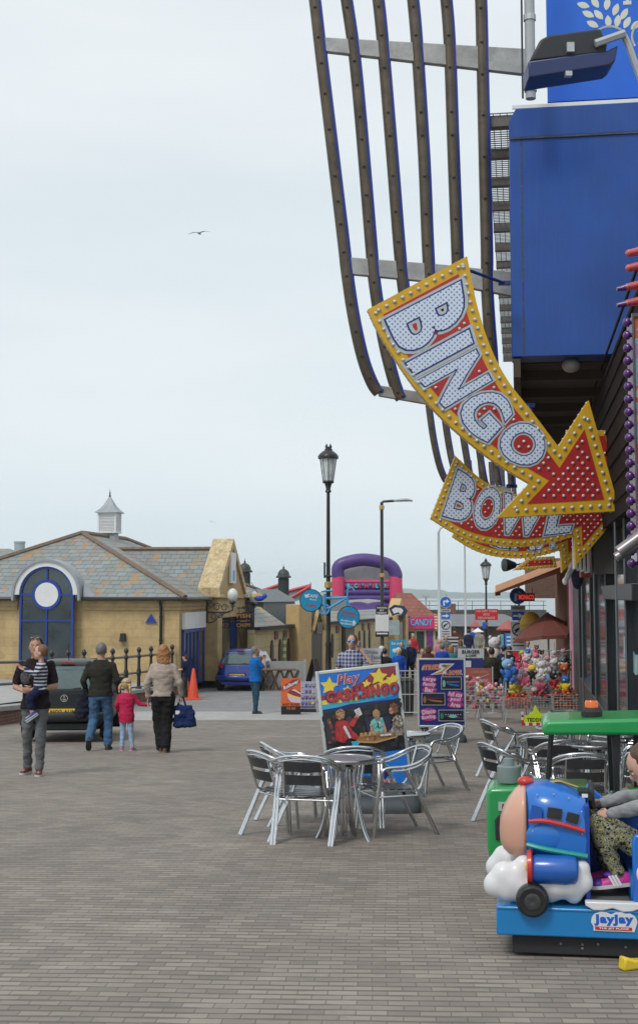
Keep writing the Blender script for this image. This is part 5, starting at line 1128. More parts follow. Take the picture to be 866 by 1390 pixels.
# ---------------------------------------------------------------- bistro chairs and tables
ch_al = pm('polished_aluminium', (.66, .68, .70), .22, 1.0, var=.05, scale=20, bump=.03, bscale=30)
ch_slat = pm('anodised_slat', (.10, .11, .125), .3, .85, var=.15, scale=8)
def make_chair():
    t = thing('bistro_chair', '', 'chair', (0, 0, 0)); r = .0135
    hoop = []
    half = [(.265, .20, .60), (.268, .165, .645), (.272, .10, .66), (.275, -.02, .665), (.277, -.12, .69), (.268, -.205, .728), (.232, -.27, .766), (.165, -.312, .795), (.085, -.33, .810)]
    pts = half + [(0, -.335, .815)] + [(-x, y, z) for x, y, z in reversed(half)]
    b = MB(); b.tube(catmull(pts, 4), r, 10); b.tube(catmull([(x * .985, y + .004, z - .033) for x, y, z in half[2:]] + [(0, -.323, .782)] + [(-x * .985, y + .004, z - .033) for x, y, z in reversed(half[2:])], 4), .0 + r * .8, 8)
    b.build('arm_hoop', ch_al, t, smooth=True)
    for s in (1, -1):
        b = MB(); b.tube([(s * .265, .20, .60), (s * .255, .235, .30), (s * .25, .26, 0)], r, 8); b.tube([(s * .238, .17, .625), (s * .229, .215, .30), (s * .224, .245, 0)], r, 8); b.tube(catmull([(s * .238, .17, .625), (s * .245, .13, .65), (s * .268, .09, .658)], 3), r, 8); b.build('leg', ch_al, t, smooth=True)
        b = MB(); b.tube([(s * .268, -.02, .655), (s * .262, -.14, .42), (s * .25, -.34, 0)], r, 8); b.tube([(s * .242, -.02, .64), (s * .236, -.14, .42), (s * .224, -.335, 0)], r, 8); b.build('leg', ch_al, t, smooth=True)
        b = MB(); b.tube(catmull([(s * .155, -.312, .80), (s * .16, -.275, .66), (s * .168, -.225, .50), (s * .175, -.19, .44), (s * .18, -.13, .425), (s * .19, .05, .43), (s * .20, .19, .44), (s * .23, .215, .43)], 4), .011, 8); b.build('back_upright', ch_al, t, smooth=True)
    for z0, z1, y0_, y1_ in ((.665, .76, -.285, -.318), (.54, .635, -.245, -.277)):
        b = MB(); n = 8
        def sx(j, z, y, th): x = -.155 + .31 * j / n; return (x, y - .022 * (1 - (2 * j / n - 1) ** 2) + th, z)
        rg = [[b._v(sx(j, z0, y0_, 0)), b._v(sx(j, z1, y1_, 0)), b._v(sx(j, z1, y1_, .008)), b._v(sx(j, z0, y0_, .008))] for j in range(n + 1)]; b.skin(rg); b.build('back_slat', ch_slat, t)
    b = MB()
    for k in range(6): y = -.155 + k * .072; b.box((0, y, .448 - .004 * abs(k - 3)), (.40 if k > 1 else .37, .058, .010))
    b.build('seat', ch_slat, t, bevel=.003)
    b = MB(); b.tube([(-.258, .225, .38), (.258, .225, .38)], .010, 8); b.tube([(-.262, -.15, .39), (.262, -.15, .39)], .010, 8)
    for s in (1, -1): b.tube([(s * .25, .23, .385), (s * .255, -.15, .39)], .010, 8)
    b.build('stretcher', ch_al, t, smooth=True)
    return t
CH = make_chair(); CH.scale = (1.02, 1, .905); used = [0]
def put_chair(px, py, rz, lab, group):
    p = G(px, py)
    if not used[0]: used[0] = 1; CH.location = p; CH.rotation_euler = (0, 0, R(rz)); CH['label'] = lab; CH['group'] = group; return CH
    return dup(CH, p, R(rz), lab, group)
def make_table():
    t = thing('bistro_table', '', 'table', (0, 0, 0))
    b = MB(); b.lathe([(.26, .655), (.295, .66), (.30, .67), (.30, .682), (.295, .688), (.26, .688), (.255, .682)], (0, 0, 0), 40); b.build('tabletop', pm('table_steel', (.42, .43, .44), .25, .95, var=.1, scale=5, dirt=.1), t, smooth=True)
    for k in range(4):
        a = R(45 + 90 * k); c, s = math.cos(a), math.sin(a); b = MB()
        for o in (-.016, .016):
            b.tube(catmull([(c * .26 - s * o, s * .26 + c * o, .653), (c * .17 - s * o, s * .17 + c * o, .642), (c * .12 - s * o, s * .12 + c * o, .62), (c * .12 - s * o, s * .12 + c * o, .45), (c * .20 - s * o, s * .20 + c * o, .12), (c * .26 - s * o, s * .26 + c * o, 0)], 4), .0145, 8)
        b.build('leg', ch_al, t, smooth=True)
    b = MB(); b.lathe([(.13, .60), (.13, .62)], (0, 0, 0), 16); b.build('leg_plate', ch_al, t)
    return t
TB = make_table(); TB.scale = (.92, .92, 1); tused = [0]
def put_table(px, py, rz, lab, group):
    p = G(px, py)
    if not tused[0]: tused[0] = 1; TB.location = p; TB.rotation_euler = (0, 0, R(rz)); TB['label'] = lab; TB['group'] = group; return TB
    return dup(TB, p, R(rz), lab, group)
g1, g2 = 'aluminium café chairs by the bingo board', 'aluminium café chairs in front of the shopfront'
put_chair(421, 1140, -12, 'aluminium café chair seen from behind, nearest of the open group by the bingo board', g1)
put_chair(391, 1134, -58, 'aluminium café chair at the left of the open group, turned to the near table', g1)
put_chair(403, 1116, -74, 'aluminium café chair farthest left and back in the open group', g1)
put_chair(478, 1118, 4, 'aluminium café chair with its back to the near table, facing the bingo board', g1)
put_chair(531, 1130, 108, 'aluminium café chair seen side-on at the right of the near table', g1)
put_chair(586, 1073, 120, 'aluminium café chair standing apart in front of the bowling board', g1)
put_table(466, 1140, 20, 'round steel café table in the middle of the open chair group', 'round café tables')
put_table(551, 1081, 10, 'round steel café table beside the lone chair, partly behind the bingo board', 'round café tables')
put_chair(690, 1056, -75, 'aluminium café chair farthest back at the left of the shopfront group', g2)
put_chair(702, 1117, -70, 'aluminium café chair next to the tractor chimney, facing the shopfront', g2)
put_chair(744, 1087, -20, 'aluminium café chair seen from behind, left of the tractor canopy post', g2)
put_chair(760, 1102, 5, 'aluminium café chair half hidden behind a nearer one under the tractor canopy', g2)
put_chair(790, 1134, -4, 'aluminium café chair seen from behind between the tractor canopy posts', g2)
put_chair(876, 1098, 78, 'aluminium café chair at the right edge facing left behind the girl', g2)
put_chair(866, 1074, 70, 'aluminium café chair against the shopfront behind the tractor canopy', g2)
put_chair(802, 1048, 160, 'aluminium café chair facing the camera at the back of the shopfront group', g2)
put_chair(836, 1062, 120, 'aluminium café chair by the glass door at the back of the shopfront group', g2)
put_table(806, 1106, 5, 'round steel café table under the tractor canopy among the shopfront chairs', 'round café tables')
put_table(838, 1084, 40, 'round steel café table close to the glass door', 'round café tables')
put_table(758, 1066, 40, 'round steel café table farthest back in the shopfront group', 'round café tables')
# ---------------------------------------------------------------- poster boards
frm = pm('snap_frame', (.56, .60, .60), .4, .4, var=.06)
basem = pm('board_base', (.06, .075, .085), .6, var=.15, scale=5)
def posterstand(px, py, W_, H_, lab, roll, tilt, name='poster_board', yaw=0, basew=1.0):
    p = G(px, py); t = thing(name, lab, 'sign', p, R(yaw))
    b = MB(); b.loft([(0, 0, 0, W_ * .50 * basew, .30), (0, 0, .05, W_ * .52 * basew, .31), (0, 0, .12, W_ * .50 * basew, .27), (0, 0, .155, W_ * .44 * basew, .2)], 28, 5); b.build('base', basem, t, smooth=True, ang=50)
    M = Matrix.Translation((0, 0, .27)) @ Matrix.Rotation(R(roll), 4, 'Y') @ Matrix.Rotation(R(tilt), 4, 'X')
    b = MB()
    for s in (-1, 1):
        b.tube([(s * W_ * .30, 0, .10), M @ V((s * W_ * .30, 0, .06))], .016, 8); b.tube([(s * W_ * .30 + s * .04, 0, .10), M @ V((s * W_ * .30 + s * .04, 0, .06))], .016, 8)
    b.build('spring_leg', blk, t)
    return t, M
def framed(t, M, W_, H_, bgm, w=.035):
    b = MB(); b.M = M
    b.b2(-W_ / 2, -W_ / 2 + w, -.018, .018, 0, H_); b.b2(W_ / 2 - w, W_ / 2, -.018, .018, 0, H_); b.b2(-W_ / 2 + w, W_ / 2 - w, -.018, .018, 0, w); b.b2(-W_ / 2 + w, W_ / 2 - w, -.018, .018, H_ - w, H_); b.build('frame', frm, t, bevel=.006)
    b = MB(); b.M = M; b.b2(-W_ / 2 + w, W_ / 2 - w, -.010, .010, w, H_ - w); return b.build('poster', bgm, t)
def TMl(M, x, z, y=-.0125, rot=0): return M @ Matrix.Translation((x, y, z)) @ Matrix.Rotation(R(90), 4, 'X') @ Matrix.Rotation(R(rot), 4, 'Z')
C_ = {'blue': (.006, .16, .62), 'navy': (.008, .012, .14), 'cyan': (.03, .38, .55), 'yellow': (.75, .60, .06), 'maroon': (.28, .03, .04), 'black': (.012, .01, .012), 'red': (.48, .03, .03), 'pale': (.6, .62, .66), 'skin': (.30, .13, .08), 'wood': (.33, .15, .05), 'teal': (.2, .5, .48), 'print': (.3, .26, .22), 'hair': (.2, .07, .03), 'dnavy': (.01, .015, .05), 'pinkw': (.66, .5, .62), 'magenta': (.40, .04, .22), 'orange': (.7, .22, .03), 'green': (.03, .2, .12), 'purple': (.12, .03, .25), 'red2': (.32, .02, .025), 'red3': (.62, .08, .06), 'teal2': (.1, .32, .32), 'teal3': (.35, .6, .55), 'skin2': (.48, .26, .17), 'brown': (.12, .06, .03), 'dark2': (.03, .025, .03), 'dark3': (.05, .03, .05), 'wood2': (.5, .27, .1), 'print2': (.14, .12, .11), 'print3': (.5, .46, .4), 'gold2': (.45, .26, .08)}
CM = {k: pm('print_' + k, v, .35, var=.06, scale=12, coat=.15) for k, v in C_.items()}; CK = list(CM); CML = [CM[k] for k in CK]; ci = {k: i for i, k in enumerate(CK)}
class Art:
    def __init__(s, M): s.b = MB(); s.M = M; s.y = -.0115
    def shape(s, pts, c, dy=None):
        s.y -= .0004
        s.b.mi = ci[c]; f = s.b.face([s.b._v(s.M @ V((x, s.y, z))) for x, z in pts])
    def rect(s, x0, x1, z0, z1, c): s.shape([(x0, z0), (x1, z0), (x1, z1), (x0, z1)], c)
    def oval(s, x, z, rx, rz_, c, n=14): s.shape([(x + rx * math.cos(2 * math.pi * k / n), z + rz_ * math.sin(2 * math.pi * k / n)) for k in range(n)], c)
    def daub(s, pts, cols, n, r):      # printed-photo texture: many small touches inside an outline
        s.shape(pts, cols[0]); xs = [p[0] for p in pts]; zs = [p[1] for p in pts]; k = 0
        while k < n:
            x, z = random.uniform(min(xs), max(xs)), random.uniform(min(zs), max(zs))
            if inside((x, z), pts): s.oval(x, z, r * random.uniform(.5, 1.2), r * random.uniform(.5, 1.3), random.choice(cols), 7)
            k += 1
    def star(s, x, z, r, c, a0=90, q=.45): 
        p = [(x + (r if k % 2 == 0 else r * q) * math.cos(R(a0 + 36 * k)), z + (r if k % 2 == 0 else r * q) * math.sin(R(a0 + 36 * k))) for k in range(10)]
        for k in range(0, 10, 2): s.shape([(x, z), p[k - 1], p[k], p[k + 1]], c)
    def text(s, st, size, x, z, c, off=.04, shear=0, rot=0, fit=None): s.y -= .0006; s.b.text(st, size, TMl(s.M, x, z, s.y, rot), off, shear, mi=ci[c], fit=fit)
    def done(s, t, name='print'): 
        bm = s.b.bm; me = bpy.data.meshes.new(name); bm.to_mesh(me); bm.free()
        for m in CML: me.materials.append(m)
        o = bpy.data.objects.new(name, me); col.objects.link(o); o.parent = t; return o
# bingo board
t, M = posterstand(509, 1100, .84, 1.24, 'leaning framed poster board reading Play Cash Bingo with three players at a table', -6.3, -4, basew=1.05)
M = Matrix.Translation((-.045, 0, -.06)) @ M
Wb, Hb = .85, 1.22; pst = framed(t, M, Wb, Hb, CM['blue'])
a = Art(M); h = Hb; wv = Wb / 2 - .036
a.rect(-wv, wv, .36, .86, 'black')
a.shape([(-wv, .86), (wv, .86), (wv, h - .036), (-wv, h - .036)], 'blue')
a.shape([(-wv, .90), (-.1, .93), (wv, 1.10), (wv, 1.18), (.1, 1.10), (-.15, .99), (-wv, .97)], 'maroon')
a.shape([(-wv, .86), (0, .88), (wv, 1.0), (wv, 1.10), (.05, .98), (-wv, .92)], 'yellow')
a.shape([(-wv, .83), (0, .855), (wv, .90), (wv, 1.0), (0, .89), (-wv, .88)], 'cyan')
a.shape([(.0, 1.05), (wv, 1.12), (wv, h - .036), (.2, h - .036)], 'maroon')
a.shape([(-wv, .82), (-.1, .86), (wv, .86), (wv, .85), (-wv, .80)], 'navy')
for x, z, r in ((-.30, 1.06, .095), (.21, 1.10, .095), (-.12, 1.0, .05), (.345, 1.05, .07), (.08, 1.04, .05)): a.star(x, z, r, 'yellow', 80, .5)
a.text('Play', .135, -.10, 1.10, 'pale', .045, .3, 4, fit=.25); a.text('Play', .13, -.10, 1.10, 'red', .015, .3, 4, fit=.235)
a.text('CASH', .125, -.17, .955, 'navy', .08, .1, 1, fit=.36); a.text('CASH', .115, -.17, .957, 'red', .045, .1, 1, fit=.335); a.text('BINGO', .125, .20, .965, 'navy', .08, .1, 1, fit=.41); a.text('BINGO', .115, .20, .967, 'red', .045, .1, 1, fit=.385); a.star(.005, .955, .03, 'cyan')
# players
random.seed(9)
a.daub([(-wv, .36), (wv, .36), (wv, .855), (-wv, .80)], ['black', 'dark2', 'black', 'dark3', 'black', 'dnavy'], 90, .035)
a.daub([(-.38, .50), (-.37, .66), (-.32, .70), (-.28, .62), (-.27, .5)], ['dark2', 'dark3', 'maroon', 'dark2'], 25, .02); a.daub([(-.36, .68), (-.355, .735), (-.325, .74), (-.315, .69)], ['brown', 'skin', 'brown'], 8, .012)
a.daub([(-.29, .52), (-.275, .69), (-.22, .725), (-.15, .69), (-.12, .60), (-.05, .525), (-.08, .50), (-.16, .53), (-.22, .48)], ['red', 'red', 'red2', 'red3', 'red2'], 60, .016)
a.daub([(-.16, .655), (-.07, .735), (-.045, .715), (-.10, .63)], ['red', 'red2', 'red3'], 14, .012); a.daub([(-.205, .64), (-.155, .52), (-.135, .53), (-.18, .65)], ['pale', 'print3'], 6, .008)
a.daub([(-.262, .735), (-.262, .80), (-.21, .825), (-.172, .79), (-.185, .735), (-.22, .72)], ['gold2', 'wood', 'brown', 'hair'], 18, .013); a.daub([(-.232, .735), (-.235, .785), (-.195, .795), (-.18, .76), (-.195, .73)], ['skin2', 'skin', 'skin2'], 12, .010); a.rect(-.208, -.192, .772, .777, 'brown'); a.rect(-.205, -.188, .745, .75, 'red2')
a.shape([(-.078, .795), (-.02, .815), (.0, .745), (-.05, .725)], 'pale'); 
for q in range(3): a.shape([(-.062, .782 - q * .018), (-.02, .797 - q * .018), (-.018, .792 - q * .018), (-.06, .777 - q * .018)], 'print')
a.daub([(-.075, .725), (-.065, .755), (-.035, .75), (-.04, .72)], ['skin2', 'skin'], 5, .008)
a.daub([(.03, .56), (.03, .69), (.27, .70), (.27, .56)], ['dnavy', 'navy', 'dark2', 'dnavy'], 30, .02)
a.daub([(.07, .54), (.075, .665), (.115, .695), (.165, .695), (.205, .665), (.21, .54)], ['teal', 'teal', 'teal2', 'teal3'], 40, .014); a.rect(.135, .15, .60, .65, 'dnavy')
a.daub([(.072, .64), (.055, .56), (.075, .53), (.092, .62)], ['skin2', 'skin'], 8, .009); a.daub([(.208, .64), (.225, .56), (.205, .53), (.19, .62)], ['skin2', 'skin'], 8, .009)
a.daub([(.105, .71), (.105, .76), (.14, .785), (.175, .76), (.175, .71)], ['gold2', 'wood', 'brown'], 16, .010); a.daub([(.117, .70), (.115, .745), (.14, .757), (.165, .745), (.162, .70), (.14, .685)], ['skin2', 'skin', 'skin2'], 10, .009); a.rect(.122, .134, .731, .735, 'brown'); a.rect(.146, .158, .731, .735, 'brown'); a.rect(.13, .15, .706, .71, 'red2')
a.daub([(.245, .50), (.285, .60), (.30, .68), (.34, .71), (.385, .68), (.395, .60), (.385, .50)], ['print', 'print2', 'print3', 'print', 'brown'], 80, .012); a.daub([(.20, .525), (.285, .58), (.30, .55), (.22, .505)], ['print', 'print2', 'print3'], 14, .010); a.daub([(.185, .515), (.185, .535), (.215, .535), (.22, .512)], ['skin2'], 2, .006)
a.daub([(.275, .745), (.285, .805), (.33, .825), (.365, .79), (.36, .735), (.32, .72)], ['hair', 'brown', 'hair', 'dark3'], 18, .014); a.daub([(.268, .73), (.27, .775), (.295, .785), (.31, .74), (.295, .715)], ['skin2', 'skin'], 9, .009)
a.daub([(-.09, .495), (-.04, .545), (.26, .545), (.32, .50), (.1, .47)], ['wood', 'wood2', 'wood', 'brown'], 40, .014); a.shape([(-.09, .495), (.1, .47), (.32, .50), (.32, .487), (.1, .452), (-.09, .478)], 'gold2')
for x in (-.05, -.01, .035, .08, .125): a.shape([(x, .53), (x + .03, .53), (x + .036, .568), (x + .006, .568)], random.choice(['wood', 'wood2', 'gold2']))
for x in (.15, .19, .225): a.shape([(x, .515), (x + .035, .512), (x + .04, .53), (x + .005, .532)], 'pale')
a.daub([(-.14, .44), (-.13, .49), (-.08, .50), (-.06, .47), (-.10, .43)], ['cyan', 'teal2', 'cyan'], 8, .010); a.rect(-.13, -.10, .39, .40, 'print2')
a.shape([(-.22, .36), (-.2, .48), (-.17, .48), (-.16, .36)], 'dnavy'); random.seed(11)
a.rect(-wv, wv, .036, .36, 'blue')
a.shape([(.0, .22), (.10, .22), (.10, .30), (.27, .17), (.10, .04), (.10, .12), (.0, .12)], 'cyan'); a.shape([(.01, .205), (.115, .205), (.115, .275), (.25, .17), (.115, .065), (.115, .135), (.01, .135)], 'navy')
a.text('Open all day', .07, -.05, .075, 'pale', .06, 0, 0, fit=.6); a.text('Open all day', .065, -.05, .075, 'red', .025, 0, 0, fit=.575); a.done(t)
# bowling board
t, M = posterstand(600, 1007, .90, 1.28, 'upright framed navy poster board for the bowling alley, in front of the crowd', 0, -3, basew=.95)
Wb, Hb = .90, 1.27; framed(t, M, Wb, Hb, CM['dnavy'] if 0 else pm('bowl_navy', (.008, .022, .19), .35, coat=.15)); a = Art(M)
for c, off, dz in (('pale', .09, -.004), ('red', .05, -.003), ('orange', .03, .004)):
    a.text('STRIKE', .10, -.19, 1.10 + dz, c, off, .3, 2, fit=.34 if c != 'pale' else .36); a.text('10-BOWL', .10, .20, 1.0 + dz, c, off, .3, 2, fit=.36 if c != 'pale' else .38)
a.shape([(-.03, 1.17), (.25, 1.17), (.08, 1.03), (.09, .985), (-.22, .955), (-.0, 1.07), (-.05, 1.10)], 'pale'); a.shape([(.0, 1.15), (.2, 1.15), (.03, 1.02), (.02, .99), (-.17, .968), (.0, 1.03), (.1, 1.12), (.0, 1.11)], 'orange'); a.oval(.06, 1.125, .04, .028, 'green'); 
def pink(lines, x, z, dz, w_, rot):
    for i, s1_ in enumerate(lines): a.oval(x, z - i * dz, w_ * .56, dz * .62, 'magenta', 20)
    for i, s1_ in enumerate(lines): a.text(s1_, .085, x, z - i * dz, 'pinkw', .05, .1, rot, fit=w_ * (.95 if len(s1_) > 4 else .7))
pink(('Large', 'Family', 'Bar'), -.23, .875, .095, .25, -3); pink(('Full size', 'pool', 'Area'), .25, .60, .095, .27, -6); pink(('Disco', 'Bowling'), -.25, .285, .105, .27, 8)
def photo(x0, x1, z0, z1, c1, c2, c3):
    a.rect(x0 - .008, x1 + .008, z0 - .008, z1 + .008, 'pale'); a.rect(x0, x1, z0, z1, 'black'); a.rect(x0, x1, z1 - (z1 - z0) * .35, z1, 'dnavy'); w2, h2 = x1 - x0, z1 - z0
    a.shape([(x0 + w2 * .2, z0 + h2 * .5), (x1 - w2 * .1, z0 + h2 * .35), (x1 - w2 * .1, z0 + h2 * .2), (x0 + w2 * .45, z0 + h2 * .3)], c1); a.oval(x0 + w2 * .12, z0 + h2 * .45, w2 * .07, h2 * .3, c2)
    for k in range(7): a.rect(x0 + w2 * (.25 + k * .1), x0 + w2 * (.29 + k * .1), z0 + h2 * .55, z0 + h2 * .62, c3)
photo(.0, .36, .70, .92, 'blue', 'teal', 'pale'); photo(-.37, .05, .41, .62, 'wood', 'skin', 'red'); photo(-.06, .40, .12, .31, 'purple', 'green', 'pale'); a.oval(.2, .2, .08, .03, 'teal'); a.done(t)
b = MB()
for s in (-1, 1): b.box((s * .34, 0, .25), (.14, .06, .03)); b.box((s * .31, 0, .2), (.03, .05, .1)); b.box((s * .36, 0, .2), (.03, .05, .1))
b.build('foot_bracket', blk, t)
# hot dog board
p = G(395, 970); t = thing('hot_dog_board', 'orange hot dog pavement board with a big sausage roll picture', 'sign', p, R(2)); Wb, Hb = .52, .93; M = Matrix.Translation((0, 0, .03)) @ Matrix.Rotation(R(-4), 4, 'X')
b = MB(); b.M = M; b.b2(-Wb / 2, Wb / 2, -.01, .01, 0, Hb); b.build('panel', CM['orange'] if 0 else pm('hot_orange', (.68, .13, .03), .4), t); b = MB(); b.b2(-Wb / 2, Wb / 2, -.06, .2, 0, .04); b.build('foot', blkm, t)
b = MB(); b.M = Matrix.Translation((0, .35, .03)) @ Matrix.Rotation(R(16), 4, 'X'); b.b2(-Wb / 2, Wb / 2, -.01, .01, 0, Hb - .03); b.build('rear_panel', blkm, t)
a = Art(M); a.rect(-.26, .26, .0, .19, 'black'); a.shape([(-.25, .62), (-.22, .72), (.05, .89), (.2, .9), (.25, .84), (.1, .72), (-.12, .62), (-.22, .6)], 'maroon'); a.text('Rollover', .10, .0, .76, 'pale', .06, .3, 26, fit=.46)
a.shape([(-.1, .55), (.02, .6), (.26, .52), (.26, .3), (.05, .34), (-.08, .46)], 'yellow'); a.shape([(-.1, .55), (.02, .66), (.26, .58), (.26, .42), (.1, .46), (-.05, .52)], 'maroon'); a.shape([(0, .62), (.1, .64), (.26, .54), (.26, .5), (.12, .58)], 'pale'); a.shape([(-.1, .52), (.0, .44), (.26, .38), (.26, .27), (.0, .3), (-.08, .4)], 'pinkw')
a.text('HOT DOGS', .06, 0, .235, 'black', .04, 0, 0, fit=.44); a.text('TO GO', .055, 0, .13, 'orange', .04, 0, 0, fit=.24); a.done(t)
# ice cream price board
p = G(418.5, 968); p = gpt(418.5, p.y + .4); t = thing('price_board', 'white and blue ice cream price board beside the hot dog board', 'sign', p, R(-2)); M = Matrix.Translation((0, 0, .12)) @ Matrix.Rotation(R(-4), 4, 'X'); Wb, Hb = .42, .72
b = MB(); b.M = M; b.b2(-Wb / 2, Wb / 2, -.01, .01, 0, Hb); b.build('panel', pm('lilac_white', (.42, .42, .6), .4), t); b = MB(); b.b2(-Wb / 2, Wb / 2, -.05, .3, 0, .08); b.cyl((-.15, -.06, .05), (-.15, .06, .05), .05, 10); b.build('foot', blkm, t)
a = Art(M); random.seed(3)
for r_ in range(4):
    for q in range(4): 
        x, z = -.15 + q * .1, .62 - r_ * .16; a.rect(x - .035, x + .035, z - .05, z + .03, random.choice(['navy', 'pale', 'navy', 'purple'])); a.oval(x, z + .0, .018, .03, random.choice(['pale', 'orange', 'yellow', 'cyan'])); a.rect(x - .03, x + .03, z - .07, z - .06, 'navy')
a.rect(.08, .16, .1, .16, 'yellow'); a.rect(-.2, .2, .01, .04, 'navy'); a.done(t)
# leaning A-board beyond
p = gpt(428, 42); t = thing('a_board', 'dark wooden A-board leaning back behind the price board', 'sign', p, R(70)); b = MB(); b.prism([(-.3, -.35, 0), (.3, -.35, 0), (.2, 0, 1.35), (-.2, 0, 1.35)], (0, .03, 0)); b.build('panel', pm('board_brown', (.05, .03, .02), .7), t); b = MB(); b.prism([(-.3, .38, 0), (.3, .38, 0), (.2, .04, 1.35), (-.2, .04, 1.35)], (0, .02, 0)); b.build('rear_panel', blkm, t)
# picnic table and low partition
p = gpt(383, 48.5); t = thing('picnic_table', 'slatted brown folding picnic table in front of a grey panel', 'table', p, R(5)); tw = pm('table_wood', (.13, .08, .045), .7, var=.2)
b = MB(); b.b2(-.85, .5, -.35, .35, .72, .77); b.build('tabletop', tw, t, bevel=.01)
for s in (-.3, .3):
    for k in range(4): b = MB(); x = -.75 + k * .35; b.tube([(x, s, 0), (x + .3, s, .72)], .03, 4); b.tube([(x + .3, s, 0), (x, s, .72)], .03, 4); b.build('leg', tw, t)
p = gpt(392, 49.5); t = thing('low_partition', 'pale grey low wind-break panel behind the picnic table', 'panel', p, R(0)); b = MB(); b.b2(-1.3, .65, 0, .06, .1, 1.0); b.build('panel', pm('panel_grey', (.33, .34, .34), .7, var=.1), t); b = MB()
for x in (-1.25, .6): b.b2(x - .04, x + .04, -.04, .1, 0, 1.06)
b.build('post', galv, t)
# menu board held behind the plaid man, blue board behind the lady
p = gpt(503, 36.5); z0 = P(0, 904, 36.5).z - p.z; z1 = P(0, 880, 36.5).z - p.z; t = thing('menu_board', 'large white menu board standing behind the man in the checked shirt', 'sign', p)
b = MB(); b.b2(-.30, .32, 0, .04, z0 - .5, z1); b.build('panel', pm('menu_white', (.55, .57, .6), .5, var=.05), t); b = MB(); b.b2(-.3, -.26, .0, .3, 0, z1 - .1); b.b2(.28, .32, .0, .3, 0, z1 - .1); b.build('leg', galv, t)
b = MB(); b.text('Drinks', .10, TM(.02, -.01, z1 - .1), .02, fit=.35); b.text('Fast Food', .11, TM(.02, -.01, z1 - .24), .03, fit=.5)
for k in range(2): b.b2(-.26, .28, -.003, -.001, z1 - .36 - k * .06, z1 - .35 - k * .06)
b.build('lettering', pm('faded_ink', (.2, .22, .26), .6), t)
p = gpt(540, 52); z0 = P(0, 889, 52).z - p.z; z1 = P(0, 869, 52).z - p.z; t = thing('ice_cream_board', 'sky blue ice cream board behind the white-haired lady', 'sign', p); b = MB(); b.b2(-.32, .33, 0, .05, max(0, z0 - .6), z1); b.build('panel', CM['cyan'] if 0 else pm('board_sky', (.02, .33, .6), .4), t)
b = MB(); b.mi = 0; b.text('Ice cream', .12, TM(0, -.01, z1 - .12), .03, .2, fit=.5, mi=0); b.ball((-.12, 0, z1 - .4), (.1, .01, .08), 10, 6); b.mi = 1; b.ball((.06, 0, z1 - .42), (.08, .01, .06), 10, 6); b.build('print', [white, CM['orange']], t)
# ---------------------------------------------------------------- people
skinm = pm('skin', (.46, .25, .17), .5, var=.08, scale=20); skinp = pm('skin_pale', (.55, .33, .25), .5, var=.08, scale=20)
eyew = pm('eye_white', (.6, .58, .55), .3); eyed = pm('eye_dark', (.03, .02, .015), .2); lip = pm('lips', (.35, .10, .08), .5)
def cloth(n, c, **k): return pm('cloth_' + n, c, .85, var=k.pop('var', .16), scale=k.pop('scale', 7), bump=.25, bscale=k.pop('bscale', 90), spec=.2, **k)
def hairmat(n, c, **k): return pm(n, c, .55, var=.45, scale=28, bump=1.0, bscale=140, streak=1)
HAIRM = {'grey': pm('hair_grey', (.16, .15, .14), .6, var=.35, scale=60), 'brown': pm('hair_brown', (.085, .045, .022), .55, var=.35, scale=60), 'blond': pm('hair_blond', (.52, .36, .17), .5, var=.3, scale=60), 'auburn': pm('hair_auburn', (.34, .15, .055), .5, var=.3, scale=60), 'white': pm('hair_white', (.6, .6, .58), .6, var=.15, scale=60), 'dark': pm('hair_dark', (.02, .015, .012), .5, var=.3, scale=60), 'sandy': pm('hair_sandy', (.16, .085, .04), .55, var=.3, scale=60)}
def hand(mb, w, d, side, s, curl=.5, n=5, spread=1.0, k=1):
    """palm plus five fingers; w wrist, d pointing direction, side = thumb side"""
    d = V(d).normalized(); side = (V(side) - d * V(side).dot(d)).normalized(); nrm = d.cross(side) * k; w = V(w)
    pc = w + d * .045 * s; rg = []
    for f, wd_, th in ((-.01, .022, .017), (.02, .034, .016), (.055, .040, .014), (.085, .040, .012), (.095, .034, .009)): rg.append(mb.ring(w + d * f * s, 10, (wd_ * s, th * s), side, nrm))
    mb.skin(rg)
    for i, (off, ln) in enumerate(((.030, .066), (.010, .076), (-.011, .070), (-.031, .054))):
        b0 = w + d * .078 * s + side * off * s; a = curl * (1 + .08 * i); d1 = (d * math.cos(a * .6) + nrm * math.sin(a * .6)); d2 = (d * math.cos(a * 1.5) + nrm * math.sin(a * 1.5)); d3 = (d * math.cos(a * 2.2) + nrm * math.sin(a * 2.2))
        p1 = b0 + d1 * ln * .45 * s; p2 = p1 + d2 * ln * .33 * s; p3 = p2 + d3 * ln * .27 * s; mb.tube([b0, p1, p2, p3], [.0095 * s, .0088 * s, .0078 * s, .0058 * s], n)
    t0 = w + d * .025 * s + side * .024 * s; t1 = t0 + (side * .8 + d * .75).normalized() * .034 * s + nrm * .006 * s; t2 = t1 + (d * .9 + side * .25 + nrm * .35).normalized() * .030 * s; t3 = t2 + (d * .9 + nrm * .4 - side * .1).normalized() * .020 * s; mb.tube([t0, t1, t2, t3], [.013 * s, .0115 * s, .0098 * s, .007 * s], n)
STAND = dict(hipL=(-.095, 0, .93), hipR=(.095, 0, .93), kneeL=(-.11, .02, .50), kneeR=(.11, .02, .50), ankL=(-.115, -.02, .09), ankR=(.115, -.02, .09), elbL=(-.25, -.03, 1.17), elbR=(.25, -.03, 1.17), wrL=(-.26, .05, .92), wrR=(.26, .05, .92), toeL=(-.1, 1, 0), toeR=(.1, 1, 0), up=(0, 0, 1))
